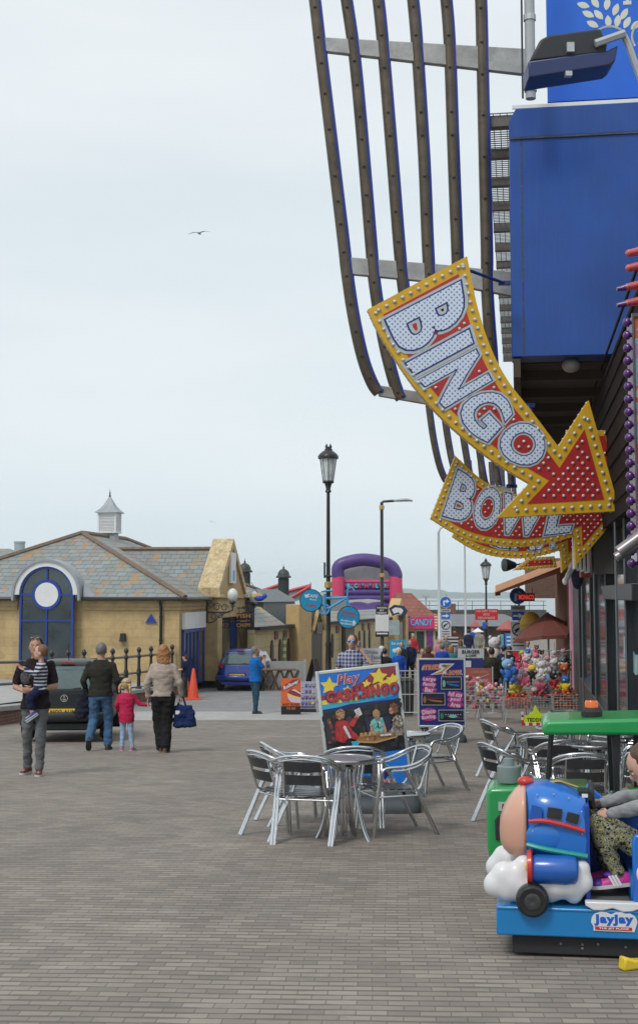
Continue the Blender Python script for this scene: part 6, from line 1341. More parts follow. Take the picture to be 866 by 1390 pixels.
def person(lab, loc, H, rz, top, legs, shoes, hair='brown', skin=None, pose=None, sleeve='long', girth=1.0, hstyle='short', lod=1, lean=(0, 0), head=(0, 0), name='person', group=None, fem=False, hem=.86, hs=1.07, hcol=None, face=None, headoff=(0, 0, 0), cap=None, legskin=None, extra=None, scale3=None):
    s = H / 1.8; J = dict(STAND); J.update(pose or {}); g_ = girth; sk = skin or skinm
    t = thing('person' if name == 'person' else name, lab, 'person', loc, R(rz), group); vox = {0: .012, 1: .018, 2: .03}[lod]
    def q(p): return V(p) * s
    lx, ly = lean; 
    def tor(z): f = max(0, (z - .93) / .55); return V((lx * f, ly * f, z))
    shw = .165 if fem else .19
    shL, shR = tor(1.43) + V((-shw, 0, 0)), tor(1.43) + V((shw, 0, 0))
    for k_ in ('elbL', 'elbR', 'wrL', 'wrR'): J[k_] = V(J[k_]) + V((lx * .85, ly * .85, 0)) if pose is None or k_ not in pose else V(J[k_])
    nb = tor(1.50) + V((0, .0, 0)); hc = tor(1.645) + V((0, .02, .015)) + V(headoff); hs_ = hs
    HM = Matrix.Rotation(R(head[0]), 3, 'Z') @ Matrix.Rotation(R(head[1]), 3, 'X')
    H4 = Matrix.Translation(hc * s) @ HM.to_4x4() @ Matrix.Diagonal((s * hs_, s * hs_, s * hs_, 1))
    def headlocal(mb): mb.M = H4
    def limb(mb, a, b, c, ra, rb, rc, infl=0): mb.cap(q(a), q(b), (ra + infl) * s, (rb + infl) * s); mb.cap(q(b), q(c), (rb + infl) * s, (rc + infl) * s)
    wst = .85 if fem else .95
    def torso(mb, infl, zlo, zhi=1.5, w=1.0):
        sec = [(.84, .155, .115), (.93, .172 if not fem else .178, .125), (1.02, .155 * wst, .115), (1.12, .150 * wst, .112), (1.25, .168, .122), (1.36, .182 if not fem else .165, .118), (1.43, .172 if not fem else .150, .100), (1.475, .125, .082), (1.515, .085, .068), (1.535, .066, .06)]
        out = []
        for z, rx, ry in sec:
            if z < zlo or z > zhi + .02: continue
            c = tor(z); gg = g_ if z < 1.4 else (1 + (g_ - 1) * .4)
            out.append((c.x * s, (c.y + (.02 * (gg - 1) * 4 if z < 1.3 else 0)) * s, z * s, (rx * gg + infl) * w * s, (ry * gg + infl) * s))
        if zlo < sec[0][0] or out[0][2] > zlo * s + .01: o = out[0]; out.insert(0, (o[0], o[1], zlo * s, o[3] * 1.0, o[4] * 1.0))
        mb.loft(out, 20)
    # --- body
    b = MB(); torso(b, -.012, .86); 
    for sd_ in 'LR':
        limb(b, J['hip' + sd_], J['knee' + sd_], J['ank' + sd_], .08, .055, .038); sh = shL if sd_ == 'L' else shR; limb(b, sh, J['elb' + sd_], J['wr' + sd_], .047, .040, .026)
        a = V(J['ank' + sd_]); td = V(J['toe' + sd_]).normalized(); b.cap(q(a - V((0, 0, .05))), q(a - V((0, 0, .055)) + td * .13), .032 * s, .028 * s)
    b.cap(q(nb - V((0, 0, .05))), q(hc - V((0, .01, .05))), .064 * s, .060 * s)
    b.M = H4; b.ball((0, .0, .02), (.080, .098, .108), 16, 12); b.ball((0, .028, -.045), (.064, .066, .062), 12, 10); b.ball((0, .095, -.012), (.014, .022, .024), 8, 6); b.ball((0, .06, -.092), (.026, .026, .02), 8, 6)
    for e in (-1, 1): b.ball((e * .081, -.008, -.005), (.012, .022, .034), 8, 6)
    b.M = Matrix(); ex = MB()
    for sd_ in 'LR':
        w_ = q(J['wr' + sd_]); e_ = q(J['elb' + sd_]); dd_ = J.get('hand' + sd_) or (w_ - e_); th_ = J.get('thumb' + sd_) or ((0, 1, .2)); hand(ex, w_, dd_, th_, s * (1.0 if H > 1.3 else 1.05), J.get('curl' + sd_, .5), 6 if lod < 2 else 4, k=(1 if sd_ == 'L' else -1) * J.get('flip' + sd_, 1))
    body = b.remesh('body', [sk], t, vox * max(s, .7), 2, extra=ex)
    if face or lod == 0:
        b = MB(); b.M = H4
        for e in (-1, 1): b.ball((e * .03, .083, .014), (.013, .010, .008), 10, 6); b.mi = 1; b.ball((e * .03, .091, .014), (.006, .004, .006), 8, 6); b.mi = 0
        b.build('eye', [eyew, eyed], t, smooth=True)
        b = MB(); b.M = H4; b.ball((0, .088, -.053), (.022, .010, .007), 10, 6); b.build('mouth', lip, t, smooth=True)
        b = MB(); b.M = H4
        for e in (-1, 1): b.tube([(e * .014, .092, .032), (e * .032, .090, .037), (e * .048, .078, .032)], .004, 5)
        b.build('eyebrow', HAIRM[hair if hair in HAIRM else 'brown'], t, smooth=True)
    # --- top
    b = MB(); torso(b, .020, hem, 1.50, 1.03)
    for sd_ in 'LR':
        sh = shL if sd_ == 'L' else shR; el, wr_ = V(J['elb' + sd_]), V(J['wr' + sd_])
        if sleeve == 'long': limb(b, sh, el, el.lerp(wr_, .93), .056, .05, .036, .006 * g_)
        elif sleeve == 'three': limb(b, sh, el, el.lerp(wr_, .45), .056, .05, .044, .006)
        else: e2 = sh.lerp(el, .72); b.cap(q(sh), q(e2), .062 * s, .066 * s)
    b.remesh('jacket' if sleeve == 'long' else 'shirt', [top], t, vox * .9 * max(s, .7), 3, wrinkle=.012 * s, wf=8 / s)
    # --- trousers
    b = MB(); sec = tor(.93); b.loft([(0, 0, z * s, (rx * g_) * s, (ry * g_) * s) for z, rx, ry in ((.84, .13, .10), (.88, .158, .118), (.95, .162, .116), (1.0, .145, .10))], 18)
    for sd_ in 'LR':
        k_, a_2 = V(J['knee' + sd_]), V(J['ank' + sd_]); lh = J.get('legrad', (.098, .068, .052)); limb(b, J['hip' + sd_], k_, a_2 + (k_ - a_2) * J.get('leghem', .02), lh[0] * (1 + (g_ - 1) * .5), lh[1], lh[2])
    b.remesh('trousers', [legs], t, vox * .9 * max(s, .7), 2, wrinkle=.014 * s, wf=10 / s)
    for sd_ in 'LR':
        a = q(J['ank' + sd_]); td = V(J['toe' + sd_]).normalized(); up = V(J.get('up' + sd_, (0, 0, 1))); up = (up - td * up.dot(td)).normalized(); rt = td.cross(up)
        b = MB(); rg = []; so_ = a - up * .088 * s; sm_ = J.get('shoescale', 1)
        for f, w_, h_ in ((-.085, .022, .05), (-.075, .034, .085), (-.03, .038, .10), (.03, .040, .085), (.09, .046, .062), (.14, .044, .05), (.175, .030, .040), (.185, .014, .028)):
            rg.append([b._v(so_ + td * f * s * sm_ + rt * w_ * s * sm_ * x_ + up * h_ * s * z_) for x_, z_ in ((-.8, 0), (.8, 0), (1, .18), (.95, .6), (.55, 1), (-.55, 1), (-.95, .6), (-1, .18))])
        b.skin(rg); sh_ = b.build('shoe', shoes[0], t, smooth=True, ang=60)
        b = MB(); rg = []
        for f, w_ in ((-.09, .02), (-.075, .037), (-.03, .041), (.03, .043), (.09, .049), (.14, .047), (.178, .032), (.19, .014)): rg.append([b._v(so_ + td * f * s * sm_ + rt * w_ * s * sm_ * x_ + up * z_ * s) for x_, z_ in ((-1, -.002), (1, -.002), (1, .024), (-1, .024))])
        b.skin(rg); b.build('sole', shoes[1], sh_)
    # --- hair
    hm = HAIRM[hair]
    if cap is None or hstyle != 'none':
        b = MB(); b.M = H4
        b.ball((0, -.024, .038), (.090, .098, .105), 16, 12)
        if hstyle in ('bob', 'long'):
            b.ball((0, -.05, -.02), (.112, .075, .095), 12, 10); b.ball((0, -.06, -.09), (.112, .062, .07), 12, 10); b.ball((.078, -.02, -.04), (.036, .06, .09), 10, 8); b.ball((-.078, -.02, -.04), (.036, .06, .09), 10, 8)
            if hstyle == 'long': b.ball((.01, -.07, -.14), (.105, .055, .065), 12, 8)
        if hstyle == 'curly': b.ball((0, -.03, .04), (.098, .1, .105), 14, 10); b.ball((0, -.06, -.02), (.088, .06, .07), 12, 8)
        if hstyle == 'bunches':
            for e in (-1, 1): b.ball((e * .115, -.05, .0), (.034, .036, .038), 10, 8); b.ball((e * .135, -.06, -.055), (.032, .034, .055), 10, 8); b.ball((e * .14, -.065, -.12), (.02, .022, .04), 8, 6)
        if hstyle == 'ponytail': b.ball((0, -.135, .02), (.035, .035, .035), 10, 8); b.ball((0, -.15, -.06), (.035, .03, .08), 10, 8)
        b.M = Matrix(); wrk = .012 if hstyle in ('bob', 'long', 'curly', 'bunches') else .005
        b.remesh('hair', [hm], t, (.012 if lod < 2 else .02) * max(s, .6), 1, wrinkle=wrk * s, wf=30 / s)
    if cap is not None:
        b = MB(); b.M = H4; b.loft([(0, -.01, .045, .088, .106), (0, -.012, .09, .084, .1), (0, -.014, .125, .06, .075), (0, -.014, .14, .02, .025)], 18); b.loft([(0, .085, .046, .062, .075), (0, .085, .054, .06, .073)], 16); b.build('cap', cap, t, smooth=True)
    return t, H4, J, s
def rot2(loc, rz, v): a = R(rz); return V(loc) + V((v[0] * math.cos(a) - v[1] * math.sin(a), v[0] * math.sin(a) + v[1] * math.cos(a), v[2]))
trainer = (pm('shoe_black', (.03, .025, .025), .6, var=.3), pm('sole_white', (.55, .54, .52), .6)); dshoe = (pm('shoe_dark', (.025, .022, .02), .5), pm('sole_dark', (.04, .035, .03), .8)); bshoe = (pm('shoe_brown', (.09, .05, .03), .6), pm('sole_tan', (.2, .14, .09), .8))
rshoe = (pm('shoe_maroon', (.11, .02, .025), .6, var=.4), pm('sole_white', (.55, .54, .52), .6))
# man carrying the little boy
p = G(47, 1052)
mm, H4m, Jm, sm1 = person('man in dark maroon T-shirt and grey jeans walking forward with a child in his arms', p, 1.80, 178, cloth('maroon_black', (.022, .014, .018)), cloth('grey_denim', (.135, .14, .15), var=.3, scale=4), rshoe, 'dark', skinm,
    dict(kneeL=(-.10, .10, .51), ankL=(-.09, .10, .10), kneeR=(.10, .0, .50), ankR=(.13, -.16, .09), elbL=(-.26, .02, 1.15), wrL=(-.02, .28, 1.12), elbR=(.27, -.0, 1.14), wrR=(.08, .26, 1.10), handL=(1, .2, -.05), handR=(-1, .25, .1), thumbL=(0, .2, 1), thumbR=(0, .2, 1), curlL=.6, curlR=.7, toeL=(-.15, 1, -.0), toeR=(.2, 1, -.0), legrad=(.092, .068, .058)), sleeve='short', lod=0, head=(4, -2), face=1, hstyle='short')
b = MB(); b.M = H4m
for e in (-1, 1): b.ball((e * .035, .075, .115), (.03, .012, .018), 10, 6)
b.tube([(-.075, 0, .08), (-.06, .07, .115), (.06, .07, .115), (.075, 0, .08)], .004, 5); b.build('sunglasses', pm('sunglass', (.08, .09, .11), .1, coat=.5), mm, smooth=True)
b = MB(); b.ball((.10, .125, 1.27), (.075, .02, .09), 14, 10); b.build('shirt_print', blotch('shirt_print', [(.05, .05, .06), (.12, .12, .13), (.04, .03, .04), (.16, .15, .15)], 30), mm, smooth=True)
stripe = striped('breton', (.015, .022, .06), (.5, .52, .55), .045, axis=2, duty=.42)
pb = rot2(p, 178, (-.115, .20, 1.13)); pb = V((pb.x, pb.y, pb.z))
navy = cloth('navy', (.012, .018, .06)); kshoe = (pm('shoe_blue_trim', (.03, .07, .3), .5, var=.4), pm('sole_white', (.55, .54, .52), .6))
boy, H4b, _, _ = person('small boy in navy and white striped top carried on the man\'s arm', pb - V((0, 0, .93 * 1.04 / 1.8)), 1.04, 105, stripe, navy, kshoe, 'sandy', skinp,
    dict(hipL=(-.10, .02, .93), hipR=(.10, .02, .93), kneeL=(-.15, .26, .76), kneeR=(.15, .20, .72), ankL=(-.16, .20, .42), ankR=(.15, .16, .36), elbL=(-.24, .14, 1.27), elbR=(.24, .16, 1.28), wrL=(-.12, .36, 1.36), wrR=(.16, .40, 1.40), toeL=(-.2, .8, -.5), toeR=(.1, .8, -.55), upL=(0, .5, .8), upR=(0, .5, .8), legrad=(.11, .085, .075), curlL=.3, curlR=.3, leghem=.35, shoescale=1.15), lod=0, hs=1.42, headoff=(0, .0, .07), fem=False, girth=1.12, hem=.9, head=(-14, 6))
b = MB()
for x, y, z in ((-.15, .19, .47), (.145, .155, .41)): b.tube([V((x, y, z)) * .578, V((x, y, z - .04)) * .578], .030, 10)
b.build('sock', striped('sock', (.5, .05, .06), (.55, .55, .58), .016), boy, smooth=True)
# family walking away
p = G(136, 1018); olive = cloth('dark_olive', (.028, .028, .022)); jeans = cloth('blue_jeans', (.055, .12, .23), var=.3, scale=4)
md, H4, J, s = person('grey-haired man in dark olive fleece and jeans walking away, dark jacket over his arm', p, 1.80, 2, olive, jeans, dshoe, 'grey', skinm,
    dict(kneeR=(.12, .10, .50), ankR=(.13, .04, .09), kneeL=(-.12, .05, .50), ankL=(-.15, -.24, .20), toeL=(-.1, .75, -.65), upL=(0, .65, .75), elbL=(-.29, -.05, 1.17), wrL=(-.26, .14, .98), elbR=(.29, -.06, 1.17), wrR=(.30, .06, .94), legrad=(.1, .08, .07)), girth=1.13, lod=0, hem=.90)
q_ = rot2(p, 2, (-.30, .06, .0)); t = thing('folded_jacket', 'dark navy jacket hanging over the walking man\'s left arm', 'jacket', (q_.x, q_.y, q_.z)); b = MB(); b.loft([(-.02, 0, .52, .07, .06), (-.0, 0, .60, .11, .085), (0, 0, .75, .115, .09), (.02, 0, .92, .10, .08), (.03, 0, 1.0, .06, .07), (.03, 0, 1.03, .03, .04)], 16); b.ball((-.06, 0, .62), (.1, .07, .12), 12, 8); b.remesh('cloth_folds', [cloth('jacket_navy', (.012, .015, .028))], t, .016, 3, wrinkle=.04, wf=9)
p = G(171.5, 1019); pinkj = cloth('raspberry', (.46, .02, .075)); lbl = cloth('pale_denim', (.30, .40, .55), var=.15)
girl, H4g, Jg, sg = person('small blonde girl in raspberry pink jacket walking away holding the woman\'s hand', p, 1.14, -4, pinkj, lbl, (pm('shoe_pinky', (.4, .1, .2), .6, var=.4), pm('sole_white', (.55, .54, .52), .6)), 'blond', skinp,
    dict(kneeL=(-.10, .03, .50), kneeR=(.12, -.0, .50), ankR=(.17, -.02, .09), ankL=(-.11, -.02, .09), elbR=(.34, .03, 1.22), wrR=(.52, .05, 1.19), handR=(.9, .1, .25), elbL=(-.27, -.02, 1.19), wrL=(-.25, .12, 1.02), toeL=(-.2, 1, 0), toeR=(.3, 1, 0), legrad=(.095, .072, .06), shoescale=1.15), lod=0, hs=1.35, headoff=(0, 0, .055), girth=1.15, hstyle='bunches', hem=.74, head=(-28, 0))
b = MB(); b.M = H4g; b.tube([(math.cos(a) * .092, -.022 + math.sin(a) * .1, .075) for a in [k * math.pi / 8 for k in range(16)]], .010, 6, closed=True); b.build('headband', pm('headband_grey', (.3, .32, .38), .5), girl, smooth=True)
p = G(221, 1021); creamj = cloth('cream_leather', (.40, .33, .285), var=.12, bscale=40); blackt = cloth('black', (.012, .012, .013), var=.3)
wm, H4, J, s = person('auburn-haired woman in cream jacket and wide black trousers walking away', p, 1.76, -2, creamj, blackt, bshoe, 'auburn', skinp,
    dict(kneeL=(-.08, .06, .50), kneeR=(.06, .02, .48), ankL=(-.02, -.02, .09), ankR=(.07, -.14, .10), elbL=(-.27, -.04, 1.16), wrL=(-.26, .05, .90), handL=(-.1, .1, -1), elbR=(.29, -.06, 1.17), wrR=(.30, .04, .93), handR=(0, .1, -1), curlR=1.1, legrad=(.112, .10, .088)), girth=1.12, lod=0, fem=True, hstyle='long', hem=.93)
q_ = rot2(p, -2, (.34, .06, 0)); t = thing('shopping_bag', 'navy blue shopping bag with a small white tag, held by the woman', 'bag', q_, R(-2)); b = MB(); b.loft([(.02, 0, .40, .17, .055), (.02, 0, .42, .20, .075), (.01, 0, .55, .19, .08), (-.01, 0, .70, .165, .06), (-.02, 0, .76, .155, .035)], 20, 3); b.remesh('bag_body', [cloth('bag_navy', (.012, .025, .10))], t, .014, 2, wrinkle=.03, wf=8); b = MB(); b.tube(catmull([(-.10, .0, .74), (-.06, 0, .88), (-.02, 0, .90), (.04, 0, .74)], 5), .011, 6); b.tube(catmull([(-.12, .03, .74), (-.07, .03, .86), (-.03, .03, .9), (.02, .03, .74)], 5), .011, 6); b.build('handle', cloth('bag_navy', (.012, .025, .10)), t, smooth=True); b = MB(); b.b2(-.13, -.06, -.082, -.076, .62, .68); b.build('tag', white, t)
# man in bright blue polo, side on
p = G(346, 969); roy = cloth('bright_blue', (.008, .13, .42)); teal = cloth('teal_denim', (.025, .07, .11))
person('grey-haired man in bright blue polo shirt standing side-on with a hand at his mouth', p, 1.80, -68, roy, teal, dshoe, 'grey', skinm,
    dict(elbR=(.22, .20, 1.20), wrR=(.06, .25, 1.46), handR=(-.2, -.1, 1), curlR=.8, elbL=(-.21, .16, 1.22), wrL=(-.10, .22, 1.42), handL=(.1, -.1, 1), curlL=.7, kneeL=(-.10, .03, .5), ankL=(-.1, .05, .09)), sleeve='short', girth=1.12, lod=1, face=1)
# boy in cap by the cones
p = gpt(252, 43.8); person('boy in navy cap and T-shirt standing by the pavilion door', p + V((0, 0, .05)), 1.40, 75, navy, cloth('dark_grey', (.05, .055, .05)), dshoe, 'brown', skinp, dict(elbL=(-.24, .05, 1.17), wrL=(-.2, .28, 1.12), elbR=(.26, .02, 1.2), wrR=(.2, .3, 1.15)), sleeve='short', lod=1, hs=1.15, cap=cloth('navy', (.012, .018, .06)))
# plaid shirt
chk = striped('gingham', (.42, .44, .52), (.015, .03, .16), .075, axis=2, duty=.5, axis2=0)
p = gpt(478, 27.5); sg_man, H4, J, s = person('man in blue and white checked shirt and mirrored sunglasses, phone to his ear', p, P(478, 861, 27.5).z - p.z, 172, chk, teal, dshoe, 'brown', skinp,
    dict(elbL=(-.36, .10, 1.28), wrL=(-.14, .10, 1.56), handL=(.3, .0, 1), curlL=.8, elbR=(.27, -.02, 1.18), wrR=(.28, .06, .95)), sleeve='short', lod=1, face=1, girth=1.0)
b = MB(); b.M = H4
for e in (-1, 1): b.ball((e * .034, .092, .016), (.030, .010, .020), 10, 6)
b.tube([(-.08, 0, .02), (-.06, .08, .022), (.06, .08, .022), (.08, 0, .02)], .005, 5); b.build('sunglasses', pm('mirror_blue', (.05, .2, .5), .05, coat=.8, metal=.5), sg_man, smooth=True)
q_ = rot2(p, 172, (-.105 * s, .09 * s, 1.63 * s)); t = thing('phone', 'dark mobile phone held to the ear of the man in the checked shirt', 'phone', q_, R(172)); b = MB(); b.box((0, 0, 0), (.012, .07, .14)); b.build('phone_body', blkm, t, bevel=.004)
# the crowd
CL = {k: cloth('crowd_' + k, v) for k, v in dict(royal=(.015, .07, .42), beige=(.33, .28, .2), dark=(.02, .022, .028), navy=(.015, .02, .06), red=(.45, .03, .05), maroon=(.1, .03, .025), teal=(.05, .22, .25), grey=(.14, .15, .16), green=(.03, .035, .025), white=(.6, .6, .6), tan=(.35, .24, .17), pink=(.5, .2, .25), black=(.012, .012, .014), denim=(.05, .08, .14), stone=(.3, .28, .24)).items()}
def crowd(px, ytop, H, rz, top, hair, lab, legs='denim', hst='short', cap=None, fem=False, girth=1.05, d=None, lod=2, sleeve='long'):
    d = d or dtop(ytop, H); p = gpt(px, d); v = random.random() * .08
    person(lab, p, H, rz, CL[top], CL[legs], dshoe, hair, skinp, dict(kneeL=(-.11, .03 + v, .5), ankL=(-.115, .0 + v, .09), elbL=(-.25, -.03 + v, 1.17), wrL=(-.24, .08 + v, .93)), lod=lod, hstyle=hst, cap=CL[cap] if cap else None, fem=fem, girth=girth, group='people strolling on the far promenade', sleeve=sleeve, face=1 if 100 < rz < 260 else None)
crowd(518, 877, 1.72, 172, 'stone', 'grey', 'older man in white cap and beige jacket behind the menu board', cap='white', lod=1)
crowd(541, 879.5, 1.62, 176, 'royal', 'white', 'white-haired lady in royal blue anorak facing the camera', 'dark', 'curly', fem=True, lod=1)
crowd(556, 868.5, 1.72, 180, 'navy', 'brown', 'man in dark navy coat walking towards the camera', 'black')
crowd(545, 871, 1.66, 160, 'dark', 'brown', 'person in black jacket beside the sky blue ice cream board', 'black')
crowd(560, 865.5, 1.7, 200, 'red', 'grey', 'man in red top in front of the sweet shop window', 'dark', d=66)
crowd(522, 872, 1.66, 10, 'dark', 'dark', 'dark-haired person in black just behind the white cap', 'black', d=43)
crowd(497, 873, 1.66, 20, 'red', 'brown', 'person in red half hidden by the menu board', d=43)
crowd(581, 876, 1.66, 8, 'maroon', 'brown', 'brown-haired person in maroon top left of the far group', hst='bob', fem=True)
crowd(592, 884, 1.3, -5, 'grey', 'dark', 'child in grey with dark hair between maroon and blue tops', d=40)
crowd(600, 873.5, 1.7, 2, 'royal', 'grey', 'grey-haired person in bright royal blue anorak seen from behind')
crowd(612, 876, 1.62, 0, 'teal', 'auburn', 'person in turquoise top seen from behind', hst='bob', fem=True)
crowd(625, 868, 1.64, 5, 'grey', 'sandy', 'sandy-haired woman in grey coat near the flagpole', hst='bob', fem=True)
crowd(605, 866, 1.72, 190, 'grey', 'grey', 'person in pale grey hoodie bending by the road sign', d=62)
crowd(597, 869, 1.6, 175, 'pink', 'blond', 'woman in pink by the foot of the grey lamp column', d=60, fem=True, hst='bob')
crowd(617, 861, 1.72, 10, 'maroon', 'dark', 'distant person in maroon under the dark shed eaves', d=78)
crowd(636, 862, 1.7, 5, 'navy', 'dark', 'distant person in navy beside the small kiosk', d=74)
crowd(641, 861, 1.7, 185, 'royal', 'brown', 'distant person in bright blue beside the small kiosk', d=78)
crowd(650.5, 860, 1.78, 185, 'stone', 'dark', 'man in pale stone suit walking under the white parasol', 'stone', d=72)
crowd(667, 881.5, 1.74, 2, 'green', 'dark', 'man in dark olive jacket seen from behind under the red road sign', 'black', girth=1.15, lod=1, d=39)
crowd(684, 875, 1.72, -10, 'navy', 'dark', 'dark-haired man in navy beside the white bear', girth=1.1, d=44)
crowd(691, 874, 1.72, 15, 'dark', 'brown', 'brown-haired man in black jacket right of the white bear', d=43)
crowd(671, 868, 1.6, 180, 'maroon', 'dark', 'person in maroon by the blue poster kiosk', d=58)
crowd(610, 884, 1.2, 0, 'white', 'blond', 'small child in white in front of the turquoise top', d=40)
crowd(705, 868, 1.7, 190, 'red', 'brown', 'person in red beneath the yellow dome awning', d=56)
crowd(716, 868, 1.7, 170, 'white', 'brown', 'person in white beneath the brown awning', d=52, sleeve='short')
crowd(573, 880, 1.5, 180, 'tan', 'auburn', 'person in tan sitting low at the edge of the far group', d=48)
# ---------------------------------------------------------------- cars
def car(px, py, lab, paint, W_, L_, plate, cab, emblem, light_hi, yaw=-8.57):
    p = G(px, py); t = thing('parked_car', lab, 'car', p, R(yaw)); gl = pm('car_glass', (.05, .09, .09), .06, var=.3, scale=2, coat=.6, spec=.8); tyre = pm('tyre', (.014, .014, .015), .8)
    hw = W_ / 2; n = 48
    lv = [(.20, .20, L_ - .12, .86), (.30, .06, L_ - .03, .95), (.42, .0, L_, .985), (.58, .02, L_, 1.0), (.72, .07, L_ - .06, 1.0), (.84, .09, L_ - .22, .985), (.92, .11, L_ - .75, .965), (.97, .14, L_ - 1.0, .945), (1.04, .20, L_ - 1.18, .90), (1.16, .31, L_ - 1.38, .845), (1.30, .45, L_ - 1.62, .775), (1.40, .60, L_ - 1.82, .69), (1.45, .76, L_ - 2.0, .56), (1.475, 1.0, L_ - 2.3, .36)]
    def ringz(mb, z, y0, y1, f, off=0):
        w_ = hw * f + off; yc = (y0 + y1) / 2; hl = (y1 - y0) / 2 + off; rg = []
        for i in range(n):
            a = 2 * math.pi * i / n; e = 2 / 6.5; rg.append(mb._v((math.copysign(abs(math.cos(a)) ** e, math.cos(a)) * w_, yc + math.copysign(abs(math.sin(a)) ** (2 / 5.0), math.sin(a)) * hl, z)))
        return rg
    def at(z):
        for u, v in zip(lv, lv[1:]):
            if z <= v[0]: f = (z - u[0]) / (v[0] - u[0]); return [u[i] + (v[i] - u[i]) * f for i in range(4)]
        return lv[-1]
    b = MB(); b.skin([ringz(b, *l_) for l_ in lv]); b.build('body', paint, t, smooth=True, ang=60)
    # rear window, side windows
    def rear(zs, xf, off, name, m, par=t, nx_=8):
        b = MB(); rows = []
        for z in zs:
            q = at(z); row = []
            for i in range(nx_ + 1):
                x = (-1 + 2 * i / nx_) * xf; e = (1 - abs(x) ** 5.5 * .98) ** (1 / 4.2) if abs(x) < 1 else 0
                yc = (q[1] + q[2]) / 2; hl = (q[2] - q[1]) / 2; c_ = max(0, 1 - abs(x) ** 6.5) ** (1 / 5.0); row.append(b._v((x * hw * q[3], yc - hl * c_ - off, z)))
            rows.append(row)
        for r0, r1_ in zip(rows, rows[1:]):
            for i in range(nx_): b.face([r0[i], r0[i + 1], r1_[i + 1], r1_[i]])
        return b.build(name, m, par, smooth=True)
    rear([.97, 1.05, 1.15, 1.25, 1.36], .80, .012, 'rear_window', gl)
    rear([.935, .965], .86, .008, 'window_seal', blkm)
    for s in (-1, 1):
        for (ya, yb) in ((.62, 1.35), (1.42, 2.35)):
            b = MB(); rows = []
            for z in (.98, 1.1, 1.22, 1.34):
                q = at(z); sl = (z - .98); y_a = max(ya + (sl * .35 if ya < .8 else 0), q[1] + .16); y_b = yb - (sl * .75 if yb > 2 else 0); rows.append([b._v((s * (hw * q[3] * .995 + .008), y_a, z)), b._v((s * (hw * q[3] * 1.0 + .010), y_b, z))])
            for r0, r1_ in zip(rows, rows[1:]): b.face([r0[0], r0[1], r1_[1], r1_[0]])
            b.build('side_window', gl, t)
        b = MB(); b.box((s * (hw + .09), 2.22, 1.0), (.17, .10, .13)); b.build('mirror', paint if 0 else blkm, t, bevel=.03)
        for y in (.62, L_ - .72):
            b = MB(); b.lathe([(.17, -.02), (.27, -.01), (.295, .03), (.295, .16), (.27, .19), (.17, .195)], (s * (hw - .085) - .085, y, .295), 24, 'X'); w_ = b.build('wheel', tyre, t, smooth=True)
            b = MB(); b.lathe([(.19, 0), (.19, .01)], (s * (hw + .018) - .005, y, .295), 20, 'X'); b.build('rim', pm('rim_silver', (.35, .36, .37), .35, .7), w_, smooth=True)
            b = MB()
            for k in range(5): a = k * 2 * math.pi / 5 + .3; b.box((s * (hw + .026), y + math.cos(a + .63) * .11, .295 + math.sin(a + .63) * .11), (.008, .07, .085), rx=a)
            b.build('rim_gap', blkm, w_)
            b = MB(); b.tube([(s * (hw + .002), y + math.cos(a) * .335, .295 + math.sin(a) * .335) for a in [k * math.pi / 12 for k in range(13)]], .022, 6); b.build('arch_lip', blkm, t, smooth=True)
    # lights
    lr = pm('tail_red', (.5, .012, .015), .15, coat=.6)
    for s in (-1, 1):
        b = MB(); z0, z1 = light_hi; rows = []
        for z in (z0, (z0 + z1) / 2, z1):
            q = at(z); row = []
            for xf in (.66, .78, .88, .95, .985):
                yc = (q[1] + q[2]) / 2; hl = (q[2] - q[1]) / 2; c_ = max(0, 1 - xf ** 6.5) ** (1 / 5.0); f2 = xf if z < z1 else max(xf, .8); row.append(b._v((s * (f2 * hw * q[3] + .012), yc - hl * c_ - .016, z)))
            rows.append(row)
        for r0, r1_ in zip(rows, rows[1:]):
            for i in range(4): b.face([r0[i], r0[i + 1], r1_[i + 1], r1_[i]])
        b.build('tail_light', lr, t, smooth=True)
    b = MB(); b.loftx([(-hw * .96, .07, .47, .06, .07), (-hw * .8, .0, .47, .07, .085), (0, -.035, .47, .075, .09), (hw * .8, .0, .47, .07, .085), (hw * .96, .07, .47, .06, .07)], 14, 3); b.b2(-hw * .7, hw * .7, .0, .12, .24, .34); b.build('bumper', cab, t, smooth=True)
    b = MB(); zp = .60 if light_hi[1] < .9 else .56; b.b2(-.27, .27, -.055, -.04, zp - .055, zp + .06); np_ = b.build('number_plate', pm('plate_yellow', (.75, .50, .03), .4), t); b = MB(); b.text(plate, .075, TM(0, -.058, zp), .03, fit=.46); b.build('lettering', blkm, np_)
    b = MB(); b.b2(-.31, .31, -.042, .08, zp - .09, zp + .10); b.build('plate_recess', cab, t)
    ee = emblem; q = at(.80); b = MB(); y = q[1] - .012
    if ee == 'roundel':
        for k in range(20):
            a0, a1 = 2 * math.pi * k / 20, 2 * math.pi * (k + 1) / 20; b.prism([(r_ * math.cos(a), y, .80 + r_ * math.sin(a)) for r_, a in ((.055, a0), (.055, a1), (.068, a1), (.068, a0))], (0, .006, 0))
        b.text('V', .045, TM(0, y - .002, .826), .06); b.text('W', .045, TM(0, y - .002, .774), .06)
    else:
        for k in range(3): a = R(90 + 120 * k); c_ = V((math.cos(a) * .033, 0, math.sin(a) * .033)); u = V((math.cos(a), 0, math.sin(a))); v = V((-u.z, 0, u.x)); o = V((0, y, .80)); b.prism([o, o + u * .033 + v * .019, o + u * .066, o + u * .033 - v * .019], (0, .006, 0))
    b.build('emblem', pm('chrome', (.7, .7, .7), .15, .9), t)
    b = MB(); q = at(1.0); b.tube([(0, q[1] - .02, .955), (.30, q[1] - .03, .985)], .012, 5); b.ball((0, q[1] - .01, .95), .025, 8, 6); b.build('wiper', blkm, t)
